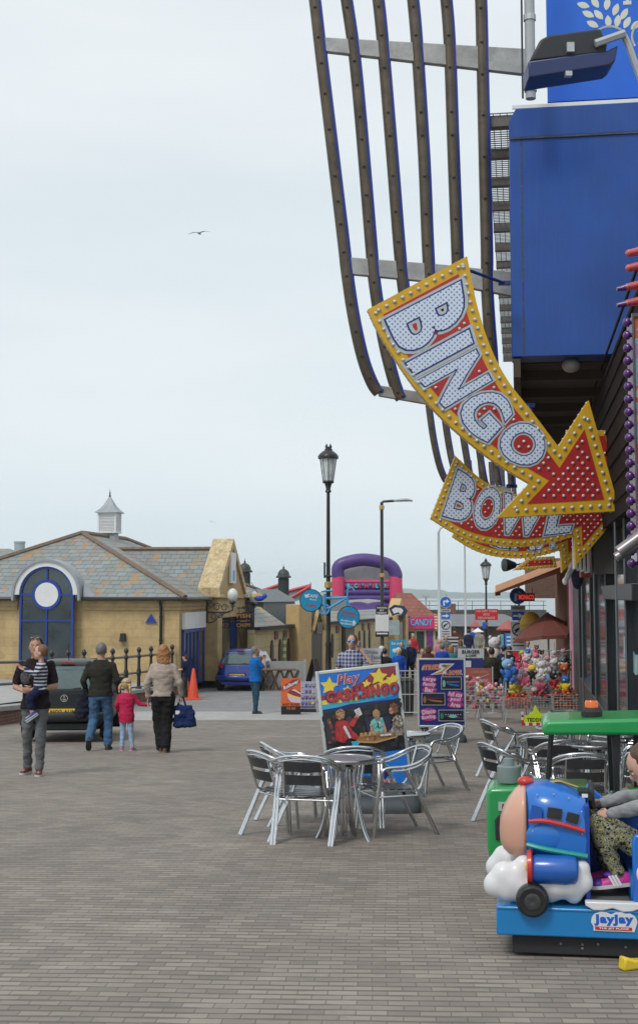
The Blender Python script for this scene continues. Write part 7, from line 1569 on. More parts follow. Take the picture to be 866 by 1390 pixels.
    b = MB(); b.b2(-.13, .13, .56, .62, 1.43, 1.45); b.build('brake_light', lr, t); b = MB(); b.tube([(0, .75, 1.46), (0, .60, 1.78)], .006, 5); b.build('aerial', blkm, t)
    b = MB()
    for s in (-1, 1):
        for y in (1.38, 2.5): b.b2(s * (hw + .001) - .004, s * (hw + .001) + .004, y - .004, y + .004, .32, .95)
        b.b2(s * (hw + .005) - .01, s * (hw + .005) + .01, 1.5, 1.66, .80, .83)
    b.build('door_gap', blkm, t)
    b = MB(); b.cyl((-hw * .5, .05, .24), (-hw * .5, .4, .24), .03, 8); b.build('exhaust', galv, t); return t
random.seed(5)
car(86, 1008, 'dark green-black hatchback with plate ending 02 AUM parked behind the man and child', pm('car_dark', (.005, .008, .008), .32, var=.05, coat=.0, spec=.3), 1.62, 3.6, 'NO2 AUM', pm('car_dark_trim', (.014, .016, .017), .55), 'roundel', (.72, .95), 4)
car(322, 938.5, 'metallic blue small hatchback parked in front of the fish and chips porch', pm('car_blue', (.012, .035, .24), .25, .3, var=.05, coat=.8), 1.68, 3.8, '', pm('car_blue2', (.012, .035, .24), .3, .3, coat=.6), 'three', (.80, 1.02)) if 0 else car(322, 938.5, 'metallic blue small hatchback parked in front of the fish and chips porch', pm('car_blue', (.012, .035, .24), .25, .3, var=.05, coat=.8), 1.66, 3.8, 'SG 51P', pm('car_blue2', (.012, .035, .24), .3, .3, coat=.6), 'three', (.82, 1.0))
# ---------------------------------------------------------------- jet ride (foreground right)
D7 = 7.15; o = G(695, 1286); RO = V((P(695, 1286, D7).x, D7, zg(D7))); ride = thing('plane_ride', 'blue coin-operated plane ride on white clouds with a pale pink rounded nose', 'kiddie ride', RO, -SA)
def RX(px): return (px - 695) * D7 / F
def RZ(py): return P(0, py, D7).z - zg(D7)
gb = pm('ride_blue', (.012, .15, .55), .3, var=.06, scale=2, coat=.4); gb2 = pm('ride_light_blue', (.006, .19, .48), .35, var=.05, coat=.3); cw = pm('cloud_white', (.68, .68, .70), .4, var=.05, coat=.25, dirt=.15, grime=(.5, .46, .42)); fleshy = pm('nose_pink', (.62, .34, .25), .38, var=.05, coat=.3)
b = MB(); b.b2(0, 1.5, 0, .52, .015, .115); b.build('base_plinth', blkm, ride, bevel=.006)
b = MB()
for x, z in ((.25, .07), (.36, .07), (.36, .05), (.44, .075), (.58, .065)): b.ball((x, -.002, z), (.008, .004, .008), 8, 6)
b.build('screw_heads', pm('screw_grey', (.15, .15, .15), .4, .5), ride)
b = MB(); b.b2(-.08, 1.6, -.045, .565, .115, .262); b.build('lower_panel', gb2, ride, bevel=.008)
b = MB()
for (px, py, r) in ((674, 1203, .070), (686, 1190, .078), (690, 1207, .075), (708, 1205, .085), (696, 1199, .085), (712, 1176, .060), (705, 1188, .07), (730, 1196, .082), (752, 1200, .085), (772, 1198, .082), (786, 1178, .055), (788, 1196, .060), (776, 1214, .05), (745, 1212, .055), (720, 1210, .06)):
    b.ball((RX(px), .03, RZ(py)), (r, r * .9, r), 14, 10)
    b.ball((RX(px), .49, RZ(py)), (r, r * .9, r), 14, 10)
b.b2(RX(690), RX(790), .03, .49, RZ(1215), RZ(1180)); b.remesh('cloud', [cw], ride, .013, 14)
b = MB()
for (px, py, r) in ((872, 1180, .085), (890, 1195, .1), (866, 1205, .06), (915, 1180, .1), (940, 1200, .1), (975, 1190, .1)): b.ball((RX(px), .02, RZ(py)), (r, r * .8, r), 14, 10)
b.remesh('cloud', [cw], ride, .014, 14)
b = MB(); pts = [(RX(790), .305), (RX(866), .305), (RX(866), .285), (RX(850), .262), (RX(838), .258), (RX(825), .275), (RX(812), .262), (RX(800), .262), (RX(790), .285)]
b.prism([(x, -.052, z - .005) for x, z in pts], (0, .06, 0)); b.build('cloud_apron', cw, ride, bevel=.006)
b = MB(); secs = [(RX(712), .26, RZ(1126), .17, RZ(1078) - RZ(1126)), (RX(716), .26, RZ(1126), .20, .205), (RX(728), .26, RZ(1127), .235, .222), (RX(748), .26, RZ(1129), .25, .232), (RX(768), .26, RZ(1132), .25, .228), (RX(786), .26, RZ(1138), .245, .215), (RX(794), .26, RZ(1140), .24, .21)]
b.loftx(secs, 32, 3.2); b.build('fuselage', gb, ride, smooth=True)
b = MB(); b.loftx([(RX(716), .26, RZ(1124), .205, .195), (RX(710), .26, RZ(1124), .20, .195), (RX(701), .26, RZ(1127), .185, .18), (RX(692), .26, RZ(1131), .16, .150), (RX(685), .26, RZ(1134), .125, .115), (RX(680), .26, RZ(1137), .07, .065), (RX(679), .26, RZ(1137), .01, .01)], 28, 2.6); b.build('nose_cone', fleshy, ride, smooth=True, ang=180)
b = MB(); b.ball((RX(741), .035, RZ(1136)), (.105, .035, .082), 20, 14); b.build('cheek_bulge', gb, ride, smooth=True, ang=180)
def patch(pxs, m, nm, y=-.0, th=.012):
    b = MB(); b.prism([(RX(px), y, RZ(py)) for px, py in pxs], (0, th, 0)); return b.build(nm, m, ride, bevel=.002)
wb = pm('ride_window_black', (.025, .028, .03), .3, var=.4, scale=14)
patch([(744, 1094), (763, 1097), (761, 1111), (742, 1108)], wb, 'window', -.0); patch([(770, 1100), (786, 1104), (782, 1117), (767, 1112)], wb, 'window', -.0)
patch([(723, 1091), (736, 1095), (736, 1111), (719, 1111)], pm('vent_blue', (.012, .09, .40), .4), 'window_blank', -.004)
b = MB(); b.tube(catmull([(RX(719), .004, RZ(1114)), (RX(740), -.006, RZ(1113)), (RX(765), -.006, RZ(1118)), (RX(791), .008, RZ(1126))], 6), (.012, .012), 8); b.build('red_stripe', pm('ride_red', (.50, .03, .025), .35, coat=.3), ride, smooth=True)
b = MB(); b.tube(catmull([(RX(716), .012, RZ(1146)), (RX(735), -.004, RZ(1150)), (RX(765), -.004, RZ(1155)), (RX(794), .012, RZ(1160))], 6), (.022, .014), 8); b.build('teal_stripe', pm('ride_teal', (.02, .28, .26), .4), ride, smooth=True)
b = MB(); b.lathe([(.066, RX(722)), (.076, RX(728)), (.078, RX(765)), (.072, RX(778)), (.05, RX(782))], (0, -.01, RZ(1178)), 24, 'X'); pod = b.build('engine_pod', pm('pod_blue', (.01, .10, .42), .3, coat=.4), ride, smooth=True, ang=50)
b = MB(); b.lathe([(.06, RX(715)), (.088, RX(716)), (.090, RX(721)), (.078, RX(723)), (.06, RX(723))], (0, -.01, RZ(1175)), 24, 'X'); b.build('intake_ring', pm('ride_red', (.50, .03, .025), .35, coat=.3), pod, smooth=True)
b = MB(); b.lathe([(.001, RX(713)), (.022, RX(714)), (.03, RX(718))], (0, -.02, RZ(1174)), 14, 'X'); b.build('pod_cone', pm('ride_yellow', (.7, .5, .03), .35), pod, smooth=True)
b = MB(); wz = RZ(1217); wx_ = RX(722); b.lathe([(.045, -.03), (.068, -.032), (.082, -.02), (.086, 0), (.086, .03), (.05, .045)], (wx_, -.075, wz), 32, 'Y'); wh = b.build('wheel', pm('ride_tyre', (.012, .012, .013), .35, coat=.2), ride, smooth=True)
b = MB(); b.lathe([(.010, -.02), (.02, -.024), (.042, -.018), (.046, .01)], (wx_, -.092, wz), 20, 'Y')
for k in range(5): a = k * 1.2566; b.ball((wx_ + math.cos(a) * .028, -.114, wz + math.sin(a) * .028), (.005, .004, .005), 6, 4)
b.build('hub', pm('hub_dark', (.06, .065, .065), .35, .4), wh, smooth=True)
b = MB(); b.ball((RX(715), .25, RZ(1069)), (.045, .045, .028), 14, 8); b.build('warning_lamp', pm('ride_red', (.50, .03, .025), .35, coat=.3), ride, smooth=True)
b = MB(); b.tube([(RX(730), .26, RZ(1072)), (RX(762), .26, RZ(1068)), (RX(786), .26, RZ(1076))], (.02, .006), 6); b.build('gold_trim', gold, ride)
b = MB(); b.loftx([(RX(715.4), .26, RZ(1125), .210, .200), (RX(717), .26, RZ(1125), .211, .201)], 32, 3.0); b.build('nose_seam', blkm, ride)
for px_, py_ in ((730, 1080), (752, 1079), (772, 1084), (788, 1130), (788, 1100), (724, 1128)): b = MB(); b.ball((RX(px_), .012 if py_ > 1090 else .05, RZ(py_)), (.005, .004, .005), 6, 4); b.build('rivet', galv, ride)
b = MB(); b.b2(RX(860), RX(862), -.048, -.044, .13, .25); b.b2(-.078, 1.58, -.0475, -.0445, .246, .249); b.build('panel_seam', pm('seam_blue', (.003, .08, .25), .6), ride)
# cockpit tub
b = MB(); b.b2(RX(794), RX(1000), .47, .52, .26, RZ(1108)); b.b2(RX(792), RX(798), .02, .5, .262, RZ(1092)); b.b2(RX(795), RX(1000), .02, .5, .262, .285); b.build('cockpit', pm('ride_deep_blue', (.008, .05, .30), .4), ride, bevel=.004)
b = MB(); b.prism([(RX(852), -.02, .30), (RX(852), -.02, RZ(1136)), (RX(856), -.02, RZ(1128)), (RX(1000), -.02, RZ(1122)), (RX(1000), -.02, .30)], (0, .05, 0)); b.b2(RX(850), RX(1000), .03, .47, .28, .42); b.build('seat_side', gb, ride, bevel=.01)
b = MB(); b.prism([(RX(796), .44, RZ(1112)), (RX(801), .44, RZ(1078)), (RX(830), .44, RZ(1104)), (RX(860), .44, RZ(1110))], (0, .06, 0)); b.build('far_cowling', gb, ride, bevel=.005)
b = MB(); b.b2(RX(797), RX(849), .03, .47, .286, .292); b.build('foot_mat', pm('mat_grey', (.10, .10, .10), .8), ride)
b = MB(); b.b2(RX(786), RX(803), .15, .3, RZ(1090), RZ(1078)); b.tube([(RX(804), .23, RZ(1070)), (RX(806), .23, RZ(1105))], .012, 8); b.tube([(RX(803) + .0, .23 + .07 * math.cos(a), RZ(1085) + .07 * math.sin(a)) for a in [k * math.pi / 8 for k in range(16)]], .01, 8, closed=True); b.build('steering_wheel', blk, ride, smooth=True)
b = MB(); b.b2(RX(790), RX(798), .145, .149, RZ(1086), RZ(1081)); b.build('dial', white, ride)
# logo: white cloud plate, blue letters, red strip
def LP(px, py): return (RX(px), RZ(py))
b = MB(); n = 14
out = [LP(800, 1256), LP(852, 1256)] + [LP(854 + 2 * math.cos(a), 1243 - 5 * math.sin(a)) for a in (0, .8)] + [LP(*p) for p in ((853, 1235), (847, 1231.5), (841, 1232), (836, 1230), (829, 1230.5), (823, 1233.5), (817, 1231), (810, 1230.5), (802, 1233), (798, 1238), (797, 1245), (800, 1250))]
b.prism([(x, -.051, z) for x, z in out], (0, .004, 0)); lg = b.build('logo_plate', pm('logo_white', (.62, .64, .68), .4), ride)
b = MB(); b.text('JayJay', .058, TM(RX(826), -.0525, RZ(1241), ry=1), .055, .0, fit=.20, mi=0); b.mi = 1; b.b2(RX(802), RX(849), -.053, -.0515, RZ(1254.5), RZ(1250)); b.text('THE JET PLANE', .011, TM(RX(826), -.0545, RZ(1252.3)), .03, fit=.15, mi=2)
b.build('logo_lettering', [pm('logo_blue', (.01, .10, .50), .35), pm('logo_red', (.5, .03, .02), .35), white], lg)
# ---------------------------------------------------------------- tractor ride behind
D8 = 8.5; TO = V((P(648, 0, D8).x, D8, zg(D8))); trac = thing('tractor_ride', 'green coin-operated tractor ride with a flat canopy roof and grey chimney', 'kiddie ride', TO, -SA)
def TX(px): return (px - 660) * D8 / F
def TZ_(py): return P(0, py, D8).z - zg(D8)
gr_ = pm('tractor_green', (.012, .28, .07), .32, var=.06, scale=2, coat=.4)
b = MB(); b.prism([(TX(665), 0, TZ_(1179)), (TX(661), 0, TZ_(1150)), (TX(660), 0, TZ_(1078)), (TX(664), 0, TZ_(1070)), (TX(700), 0, TZ_(1068)), (TX(800), 0, TZ_(1066)), (TX(800), 0, TZ_(1179))], (0, .42, 0)); b.build('bonnet', gr_, trac, bevel=.025, bseg=3)
b = MB(); b.b2(TX(676), TX(830), .02, .4, .02, TZ_(1179)); b.build('chassis', blkm, trac)
b = MB(); b.lathe([(.075, 0), (.077, .005), (.075, .10), (.07, .105), (.035, .106), (.033, .15), (.03, .152)], (TX(690), .2, TZ_(1067)), 24); b.build('chimney', pm('chimney_grey', (.20, .25, .25), .4, var=.1), trac, smooth=True)
b = MB(); b.b2(TX(676), TX(696), -.012, .01, TZ_(1100), TZ_(1088)); b.build('number_plate', pm('plate_grey2', (.40, .42, .42), .4), trac); b = MB(); b.b2(TX(681), TX(694), -.015, -.011, TZ_(1097), TZ_(1090.5)); b.build('plate_print', blkm, trac)
b = MB(); b.prism([(TX(672), -.012, TZ_(1140)), (TX(671), -.012, TZ_(1113)), (TX(676), -.012, TZ_(1106)), (TX(720), -.012, TZ_(1106)), (TX(720), -.012, TZ_(1140))], (0, .02, 0)); b.build('side_grille', blkm, trac, bevel=.005)
b = MB(); b.lathe([(.09, -.03), (.12, -.03), (.13, 0), (.13, .05)], (TX(694), -.01, TZ_(1176)), 24, 'Y'); b.build('front_wheel', pm('ride_tyre', (.012, .012, .013), .35, coat=.2), trac, smooth=True)
b = MB(); cx_, cz_ = TX(872), TZ_(1172)
for r, yy in ((.455, .02), (.395, -.03)): b.tube([(cx_ + r * math.cos(a), yy + .0, cz_ + r * math.sin(a)) for a in [math.pi * (.08 + .84 * k / 24) for k in range(25)]], (.035, .035), 10)
b.prism([(cx_ + .45 * math.cos(math.pi * k / 20), .03, cz_ + .45 * math.sin(math.pi * k / 20)) for k in range(21)], (0, .35, 0)); b.build('wheel_arch', gr_, trac, smooth=True)
b = MB(); b.lathe([(.2, -.02), (.36, -.02), (.375, .0), (.375, .03)], (cx_, -.01, cz_), 32, 'Y'); 
for k in range(28): a = 2 * math.pi * k / 28; b.box((cx_ + .34 * math.cos(a), -.035, cz_ + .34 * math.sin(a)), (.06, .02, .02), ry=-a + .3)
b.build('rear_wheel', pm('rear_tyre', (.05, .055, .06), .5), trac, smooth=True)
b = MB(); b.prism([(TX(735), -.12, TZ_(994)), (TX(735), -.12, TZ_(981)), (TX(742), -.12, TZ_(975)), (TX(1010), -.12, TZ_(964)), (TX(1010), -.12, TZ_(991))], (0, .62, 0)); b.build('canopy', gr_, trac, bevel=.022, bseg=3)
for y_ in ((-.06, .0), (.42, .4)): b = MB(); b.tube([(TX(748), y_[0], TZ_(993)), (TX(742), y_[1], TZ_(1068))], .011, 8); b.build('canopy_post', blk, trac)
for y in (-.06, .42): b = MB(); b.prism([(TX(824), y, TZ_(990)), (TX(836), y, TZ_(990)), (TX(833), y, TZ_(1083)), (TX(827), y, TZ_(1083))], (0, .03, 0)); b.build('canopy_post', blk, trac, bevel=.004)
b = MB(); b.prism([(TX(858), .3, TZ_(990)), (TX(866), .3, TZ_(990)), (TX(864), .3, TZ_(1083)), (TX(858), .3, TZ_(1083))], (0, .03, 0)); b.build('canopy_post', blk, trac, bevel=.004)
b = MB(); b.lathe([(.065, 0), (.066, .03), (.05, .05), (.045, .055)], (TX(801), .1, TZ_(972)), 20); bc_ = b.build('beacon_base', blkm, trac, smooth=True)
b = MB(); b.lathe([(.043, .05), (.043, .085), (.036, .098), (.01, .10)], (TX(801), .1, TZ_(972)), 20)
b.build('beacon', pm('beacon_orange', (.75, .14, .01), .2, coat=.6, var=.2, scale=40), trac, smooth=True)
b = MB(); b.b2(TX(755), TX(820), .05, .38, TZ_(1120), TZ_(1100)); b.build('tractor_seat', blkm, trac, bevel=.02)
# ---------------------------------------------------------------- girl on the plane ride
sgl = 1.32; leg_pr = blotch('leggings', [(.012, .012, .014), (.30, .30, .22), (.02, .02, .02), (.38, .36, .10), (.03, .03, .03), (.4, .42, .38), (.015, .015, .015)], 46); hood = cloth('heather_grey', (.26, .27, .28), var=.1, scale=30)
k = 1.8 / sgl; HX = 925; go = RO + ET * RX(HX) + ES * .25; gx, gy = go.x, go.y; zseat = RO.z + .345
# rz = 90: local +y is world -x, local +x is world +y (away); the near side is her left
def gl(dx_forward, z_world): return dx_forward * k, (z_world - (zseat - .93 * sgl / 1.8 + .06)) * k
base_z = zseat - .93 * sgl / 1.8 + .065
def J_(px, py, side): return (side, -(RX(px) - RX(HX)) * k, (RO.z + RZ(py) - base_z) * k)
kp = dict(hipL=(-.095, .02, .93), hipR=(.095, .02, .93), kneeL=J_(808, 1122, -.13), kneeR=J_(806, 1119, .12), ankL=J_(836, 1189, -.14), ankR=J_(826, 1192, .12), toeL=(-.05, 1, -.12), toeR=(.05, 1, -.1), elbL=J_(862, 1095, -.24), elbR=J_(858, 1094, .25), wrL=J_(826, 1108, -.13), wrR=J_(818, 1100, .12), handL=(.5, 1, -.2), handR=(-.4, 1, -.1), thumbL=(.8, .2, .6), thumbR=(-.8, .2, .6), curlL=.8, curlR=.8, legrad=(.092, .072, .055), shoescale=1.15)
tg, H4, J, s = person('girl in grey hoodie and patterned leggings sitting on the plane ride looking down', (gx, gy, base_z), sgl, 90 - 8.57, hood, leg_pr, (pm('shoe_magenta', (.50, .03, .25), .5, var=.3, scale=20), pm('sole_white', (.55, .54, .52), .6)), 'brown', skinp, kp, lod=0, hs=1.30, lean=(0, .14), headoff=(0, .05, .01), head=(0, -32), girth=1.1, hem=.92, hstyle='ponytail', fem=True)
b = MB()
for sd_ in (-1,):
    a = V(J['ankL']) * s; td = V((-.05, 1, -.12)).normalized(); up = V((0, 0, 1)); up = (up - td * up.dot(td)).normalized(); so_ = a - up * .088 * s; rt = td.cross(up)
    b.mi = 0; b.ball(so_ + td * .15 * s + up * .03 * s, (.055 * s, .06 * s, .034 * s), 12, 8); b.ball(so_ + td * .06 * s + up * .085 * s, (.036 * s, .05 * s, .022 * s), 10, 8)
    b.mi = 1
    for k_ in range(3): c_ = so_ + td * (.01 + .022 * k_) * s - rt * .048 * s + up * .05 * s; b.box(c_, (.006, .012, .06), rx=R(-30))
b.build('shoe_trim', [pm('shoe_purple', (.08, .02, .25), .5), white], tg, smooth=True)
b = MB(); b.tube(catmull([V((0, .13, 1.40)) * s, V((-.02, .16, 1.28)) * s], 3), .01, 6); b.ball(V((-.02, .1, 1.3)) * s, (.06, .06, .05), 8, 6) if 0 else None; b.build('hood_cord', white, tg)
b = MB(); b.M = Matrix()
for a in range(3): b.box(V((-.19, .09 - .03 * a, 1.36 - .05 * a)) * s, (.004, .03, .012), rx=R(20))
b.build('hoodie_print', navy, tg)
# yellow moulded corner at the bottom right edge
c = G(852, 1304); c = G(858, 1318); t = thing('yellow_star_foot', 'yellow plastic wedge foot poking in at the bottom right corner', 'ride part', c, .4); b = MB(); b.prism([(-.05, 0, 0), (.12, 0, 0), (.12, 0, .04), (.02, 0, .05), (-.04, 0, .07)], (0, .06, 0)); b.build('foot', pm('ride_yellow', (.7, .5, .03), .35), t, bevel=.012)
# ---------------------------------------------------------------- toy stall
random.seed(21)
PC = {'pink': (.70, .16, .28), 'white': (.66, .64, .64), 'yellow': (.75, .55, .04), 'orange': (.6, .14, .03), 'blue': (.04, .16, .55), 'sky': (.25, .45, .70), 'brown': (.16, .06, .03), 'red': (.5, .03, .04), 'grey': (.22, .23, .25), 'black': (.02, .02, .025), 'palepink': (.65, .38, .42), 'lime': (.5, .6, .05)}
PCM = {k: pm('plush_' + k, v, .9, var=.12, scale=12, bump=.5, bscale=70) for k, v in PC.items()}
def plush(px, py, d, h, c1, c2, lab, ears='round', loc=None, rz=None, grp='soft toys on the stall'):
    c = loc or P(px, py, d); t = thing('soft_toy', lab, 'soft toy', c, R(rz if rz is not None else random.uniform(-35, 35)), grp); s = h
    b = MB(); b.ball((0, 0, .30 * s), (.20 * s, .17 * s, .24 * s), 12, 8)
    for e in (-1, 1): b.ball((e * .22 * s, -.04 * s, .38 * s), (.08 * s, .09 * s, .15 * s), 8, 6, Matrix.Rotation(e * .7, 3, 'Y')); b.ball((e * .13 * s, -.12 * s, .09 * s), (.09 * s, .13 * s, .09 * s), 8, 6)
    b.build('body', PCM[c2], t, smooth=True, ang=180)
    b = MB(); b.ball((0, 0, .70 * s), (.24 * s, .20 * s, .20 * s), 14, 10)
    for e in (-1, 1):
        if ears == 'round': b.ball((e * .18 * s, 0, .88 * s), (.075 * s, .04 * s, .075 * s), 8, 6)
        elif ears == 'long': b.ball((e * .09 * s, 0, 1.0 * s), (.045 * s, .03 * s, .17 * s), 8, 6)
        else: b.lathe([(.07 * s, .82 * s), (.004, .97 * s)], (e * .14 * s, 0, 0), 6)
    hd = b.build('head', PCM[c1], t, smooth=True, ang=180)
    b = MB(); b.ball((0, -.185 * s, .66 * s), (.07 * s, .05 * s, .05 * s), 8, 6); b.build('muzzle', PCM['white' if c1 != 'white' else 'palepink'], hd, smooth=True)
    b = MB()
    for e in (-1, 1): b.ball((e * .08 * s, -.185 * s, .74 * s), .018 * s, 6, 5)
    b.ball((0, -.235 * s, .67 * s), .018 * s, 6, 5); b.build('eyes', blkm, hd); return t
colsP = [('pink', 'pink'), ('white', 'pink'), ('yellow', 'yellow'), ('orange', 'brown'), ('blue', 'sky'), ('sky', 'blue'), ('palepink', 'pink'), ('white', 'red'), ('brown', 'orange'), ('grey', 'pink'), ('yellow', 'orange'), ('white', 'white'), ('red', 'black'), ('lime', 'yellow')]
earsn = {'round': 'round ears', 'long': 'long ears', 'point': 'pointed ears'}
spots = [(689, 916, 'sky', 'blue', .62, 'round'), (697, 920, 'blue', 'sky', .5, 'long'), (703, 899, 'red', 'pink', .34, 'round'), (714, 902, 'palepink', 'pink', .45, 'round'), (713, 922, 'palepink', 'pink', .5, 'point'), (735, 909, 'white', 'white', .42, 'round'), (734, 930, 'white', 'pink', .5, 'point'), (741, 945, 'grey', 'pink', .42, 'long'), (725, 940, 'palepink', 'red', .34, 'point'), (697, 940, 'yellow', 'lime', .46, 'round'), (692, 951, 'orange', 'orange', .34, 'round'), (709, 946, 'brown', 'orange', .34, 'round'), (727, 893, 'pink', 'white', .34, 'long'), (742, 897, 'palepink', 'white', .34, 'long'), (752, 905, 'white', 'grey', .42, 'round'), (751, 925, 'black', 'red', .45, 'point'), (763, 899, 'grey', 'white', .36, 'round'), (765, 915, 'orange', 'brown', .46, 'round'), (767, 930, 'blue', 'yellow', .45, 'point'), (757, 940, 'yellow', 'red', .4, 'round'), (716, 885, 'blue', 'white', .28, 'round'), (708, 886, 'lime', 'red', .26, 'point'), (752, 887, 'white', 'palepink', .28, 'long'), (735, 886, 'black', 'white', .26, 'round'), (722, 912, 'yellow', 'black', .38, 'round'), (745, 918, 'white', 'sky', .46, 'round'), (704, 930, 'pink', 'yellow', .38, 'long'), (772, 945, 'red', 'brown', .4, 'round'), (764, 884, 'palepink', 'grey', .26, 'point'), (728, 878, 'brown', 'brown', .24, 'round'), (757, 952, 'brown', 'red', .34, 'round'), (770, 900, 'black', 'orange', .34, 'long')]
DT = 32.5
for i, (px, py, c1, c2, h, er) in enumerate(spots): plush(px, py + 10, DT + random.uniform(-.5, .3), h * 1.0, c1, c2, f'{"big" if h > .43 else "small"} {c1.replace("pale", "pale ")} soft toy with {c2.replace("pale", "pale ")} body and {earsn[er]} hanging on the toy stall', er)
p = gpt(733, DT + .35); t = thing('toy_rack', 'tall tubular rail hung with soft toys beside the dark pillar', 'display rack', p)
b = MB(); ztop = P(0, 884, DT).z - p.z
for x in (-.85, -.05, .75): b.tube([(x, 0, 0), (x, 0, ztop)], .02, 6)
for z in (ztop, ztop * .72, ztop * .45): b.tube([(-.85, 0, z), (.75, 0, z)], .015, 6)
b.build('rail', galv, t)
b = MB()
for (px, py, c1, c2, h, er) in spots[::2]: x = (px - 733) * DT / F; z = P(0, py - 6, DT).z - p.z; b.tube([(x, -.1, z), (x, 0, z + .15)], .004, 4)
b.build('hooks', blkm, t)
def wirebasket(px, d, z0, z1, w_, dp, lab, legs=True, fill=None, nm='wire_basket', lid=0):
    p = gpt(px, d); t = thing(nm, lab, 'basket', p, 0); b = MB(); n = max(4, int(w_ / .07))
    for z in [z0 + (z1 - z0) * k / 6 for k in range(7)]: b.tube([(-w_ / 2, -dp / 2, z), (w_ / 2, -dp / 2, z), (w_ / 2, dp / 2, z), (-w_ / 2, dp / 2, z)], .006, 4, closed=True)
    for k in range(n + 1):
        x = -w_ / 2 + w_ * k / n
        for y in (-dp / 2, dp / 2): b.tube([(x, y, z0), (x, y, z1)], .005, 4)
    for k in range(6):
        y = -dp / 2 + dp * k / 5
        for x in (-w_ / 2, w_ / 2): b.tube([(x, y, z0), (x, y, z1)], .005, 4)
    b.build('wire', galv, t)
    if legs:
        for sx_ in (-1, 1): 
            for sy_ in (-1, 1): b = MB(); b.tube([(sx_ * w_ * .38, sy_ * dp * .4, z0), (sx_ * w_ * .5, sy_ * dp * .5, 0)], .012, 5); b.build('leg', galv, t)
    if fill:
        b = MB(); nm_ = len(fill)
        for k in range(int(w_ * dp * 320)):
            b.mi = random.randrange(nm_); f = random.random(); b.ball((random.uniform(-.45, .45) * w_, random.uniform(-.45, .45) * dp, z0 + .05 + (z1 - z0 + .06) * f * f ** .3), (random.uniform(.03, .06), random.uniform(.03, .06), random.uniform(.03, .06)), 6, 5)
        tag(b.build('small_toys', [PCM[c_] for c_ in fill], t, smooth=True), kind='stuff')
    return t
wirebasket(664, 33.5, .38, .78, .72, .5, 'wire bin on legs heaped with small cream and red toys', True, ['white', 'palepink', 'yellow', 'red', 'brown', 'white', 'pink'])
wirebasket(640, 33.8, .25, .95, .5, .5, 'tall wire cage of mixed small toys beside the bowling board', True, ['white', 'orange', 'pink', 'brown', 'grey', 'red'])
wirebasket(700, 32.0, .32, .60, .62, .4, 'wire basket of orange balls under the yellow soft toy', True, ['orange', 'brown', 'red'])
wirebasket(737, 32.0, .38, .62, .5, .4, 'dark wire basket of black toys in the middle of the stall', True, ['black', 'grey', 'red', 'black'])
wirebasket(766, 31.6, .32, .68, .6, .4, 'brown filled wire basket nearest the dark pillar', True, ['brown', 'orange', 'brown'])
p = gpt(764, 32.3); t = thing('cardboard_box', 'white and red box on the ground under the toy stall', 'box', p); b = MB(); b.b2(-.35, .25, -.2, .2, 0, .30); b.build('carton', pm('box_white', (.5, .46, .42), .7), t); b = MB(); b.b2(-.352, .252, -.203, .203, .03, .09); b.build('carton_band', pm('box_redband', (.3, .04, .04), .7), t)
# fluorescent yellow castle sign
p = gpt(726, 30.8); t = thing('castle_sign', 'fluorescent yellow castle-shaped notice with red and white striped edging on the ground', 'sign', p); fy = pm('fluo_yellow', (.62, .80, .02), .6, var=.05)
pts = [(-.28, .05), (.28, .05), (.28, .22), (.22, .22), (.20, .26), (.1, .27), (.06, .35), (.02, .40), (-.0, .46), (-.04, .40), (-.05, .33), (-.10, .28), (-.12, .31), (-.15, .23), (-.28, .22)]
b = MB(); b.prism([(x, 0, z) for x, z in pts], (0, .04, 0)); b.build('board', fy, t); b = MB(); b.text('TEDDIES', .09, TM(0, -.006, .13), .03, fit=.42); b.build('lettering', blkm, t)
b = MB()
for k in range(8): b.mi = k % 2; b.b2(-.33 + k * .0825, -.33 + (k + 1) * .0825, -.02, .06, 0, .065)
for s in (-1, 1):
    for k in range(4): b.mi = k % 2; b.b2(s * .31 - .02, s * .31 + .02, -.02, .05, .07 + k * .06, .13 + k * .06)
b.build('striped_edging', [pm('edge_red', (.5, .03, .03), .5), white], t)
# barriers and boards in the middle distance
p = gpt(648, 36.5); t = thing('cafe_barrier', 'red canvas café barrier with pale script between two steel posts', 'barrier', p, 0); b = MB(); x0, x1 = -.36, .36; z1, z0 = P(0, 907, 36.5).z - p.z, P(0, 934, 36.5).z - p.z; b.b2(x0, x1, -.01, .01, z0, z1); b.build('canvas', pm('barrier_red', (.36, .09, .08), .75, var=.2, scale=3), t); b = MB(); b.text('refreshing', .10, TM(0, -.015, (z0 + z1) / 2 - .06), .03, .4, fit=.55); b.tube(catmull([(-.3, -.015, z1 - .2), (0, -.015, z1 - .26), (.3, -.015, z1 - .16)], 6), .008, 4); b.build('lettering', pm('faded_white', (.5, .42, .4), .7), t); b = MB(); b.text('CAFE OPEN', .06, TM(0.05, -.015, z1 - .1), .02, fit=.45); b.build('heading', pm('faded_gold', (.45, .3, .1), .7), t)
for x in (x0 - .03, x1 + .04): b = MB(); b.tube([(x, 0, 0), (x, 0, z1 + .04)], .022, 8); b.lathe([(.15, 0), (.15, .02)], (x, 0, 0), 12); b.build('post', galv, t)
p = gpt(640, 37.5); t = thing('burger_board', 'white burger menu board over a navy drinks board', 'sign', p); z1, z0 = P(0, 880.5, 37.5).z - p.z, P(0, 893, 37.5).z - p.z; b = MB(); b.b2(-.38, .32, 0, .03, z0, z1); b.build('panel', pm('burger_white', (.5, .52, .54), .6), t)
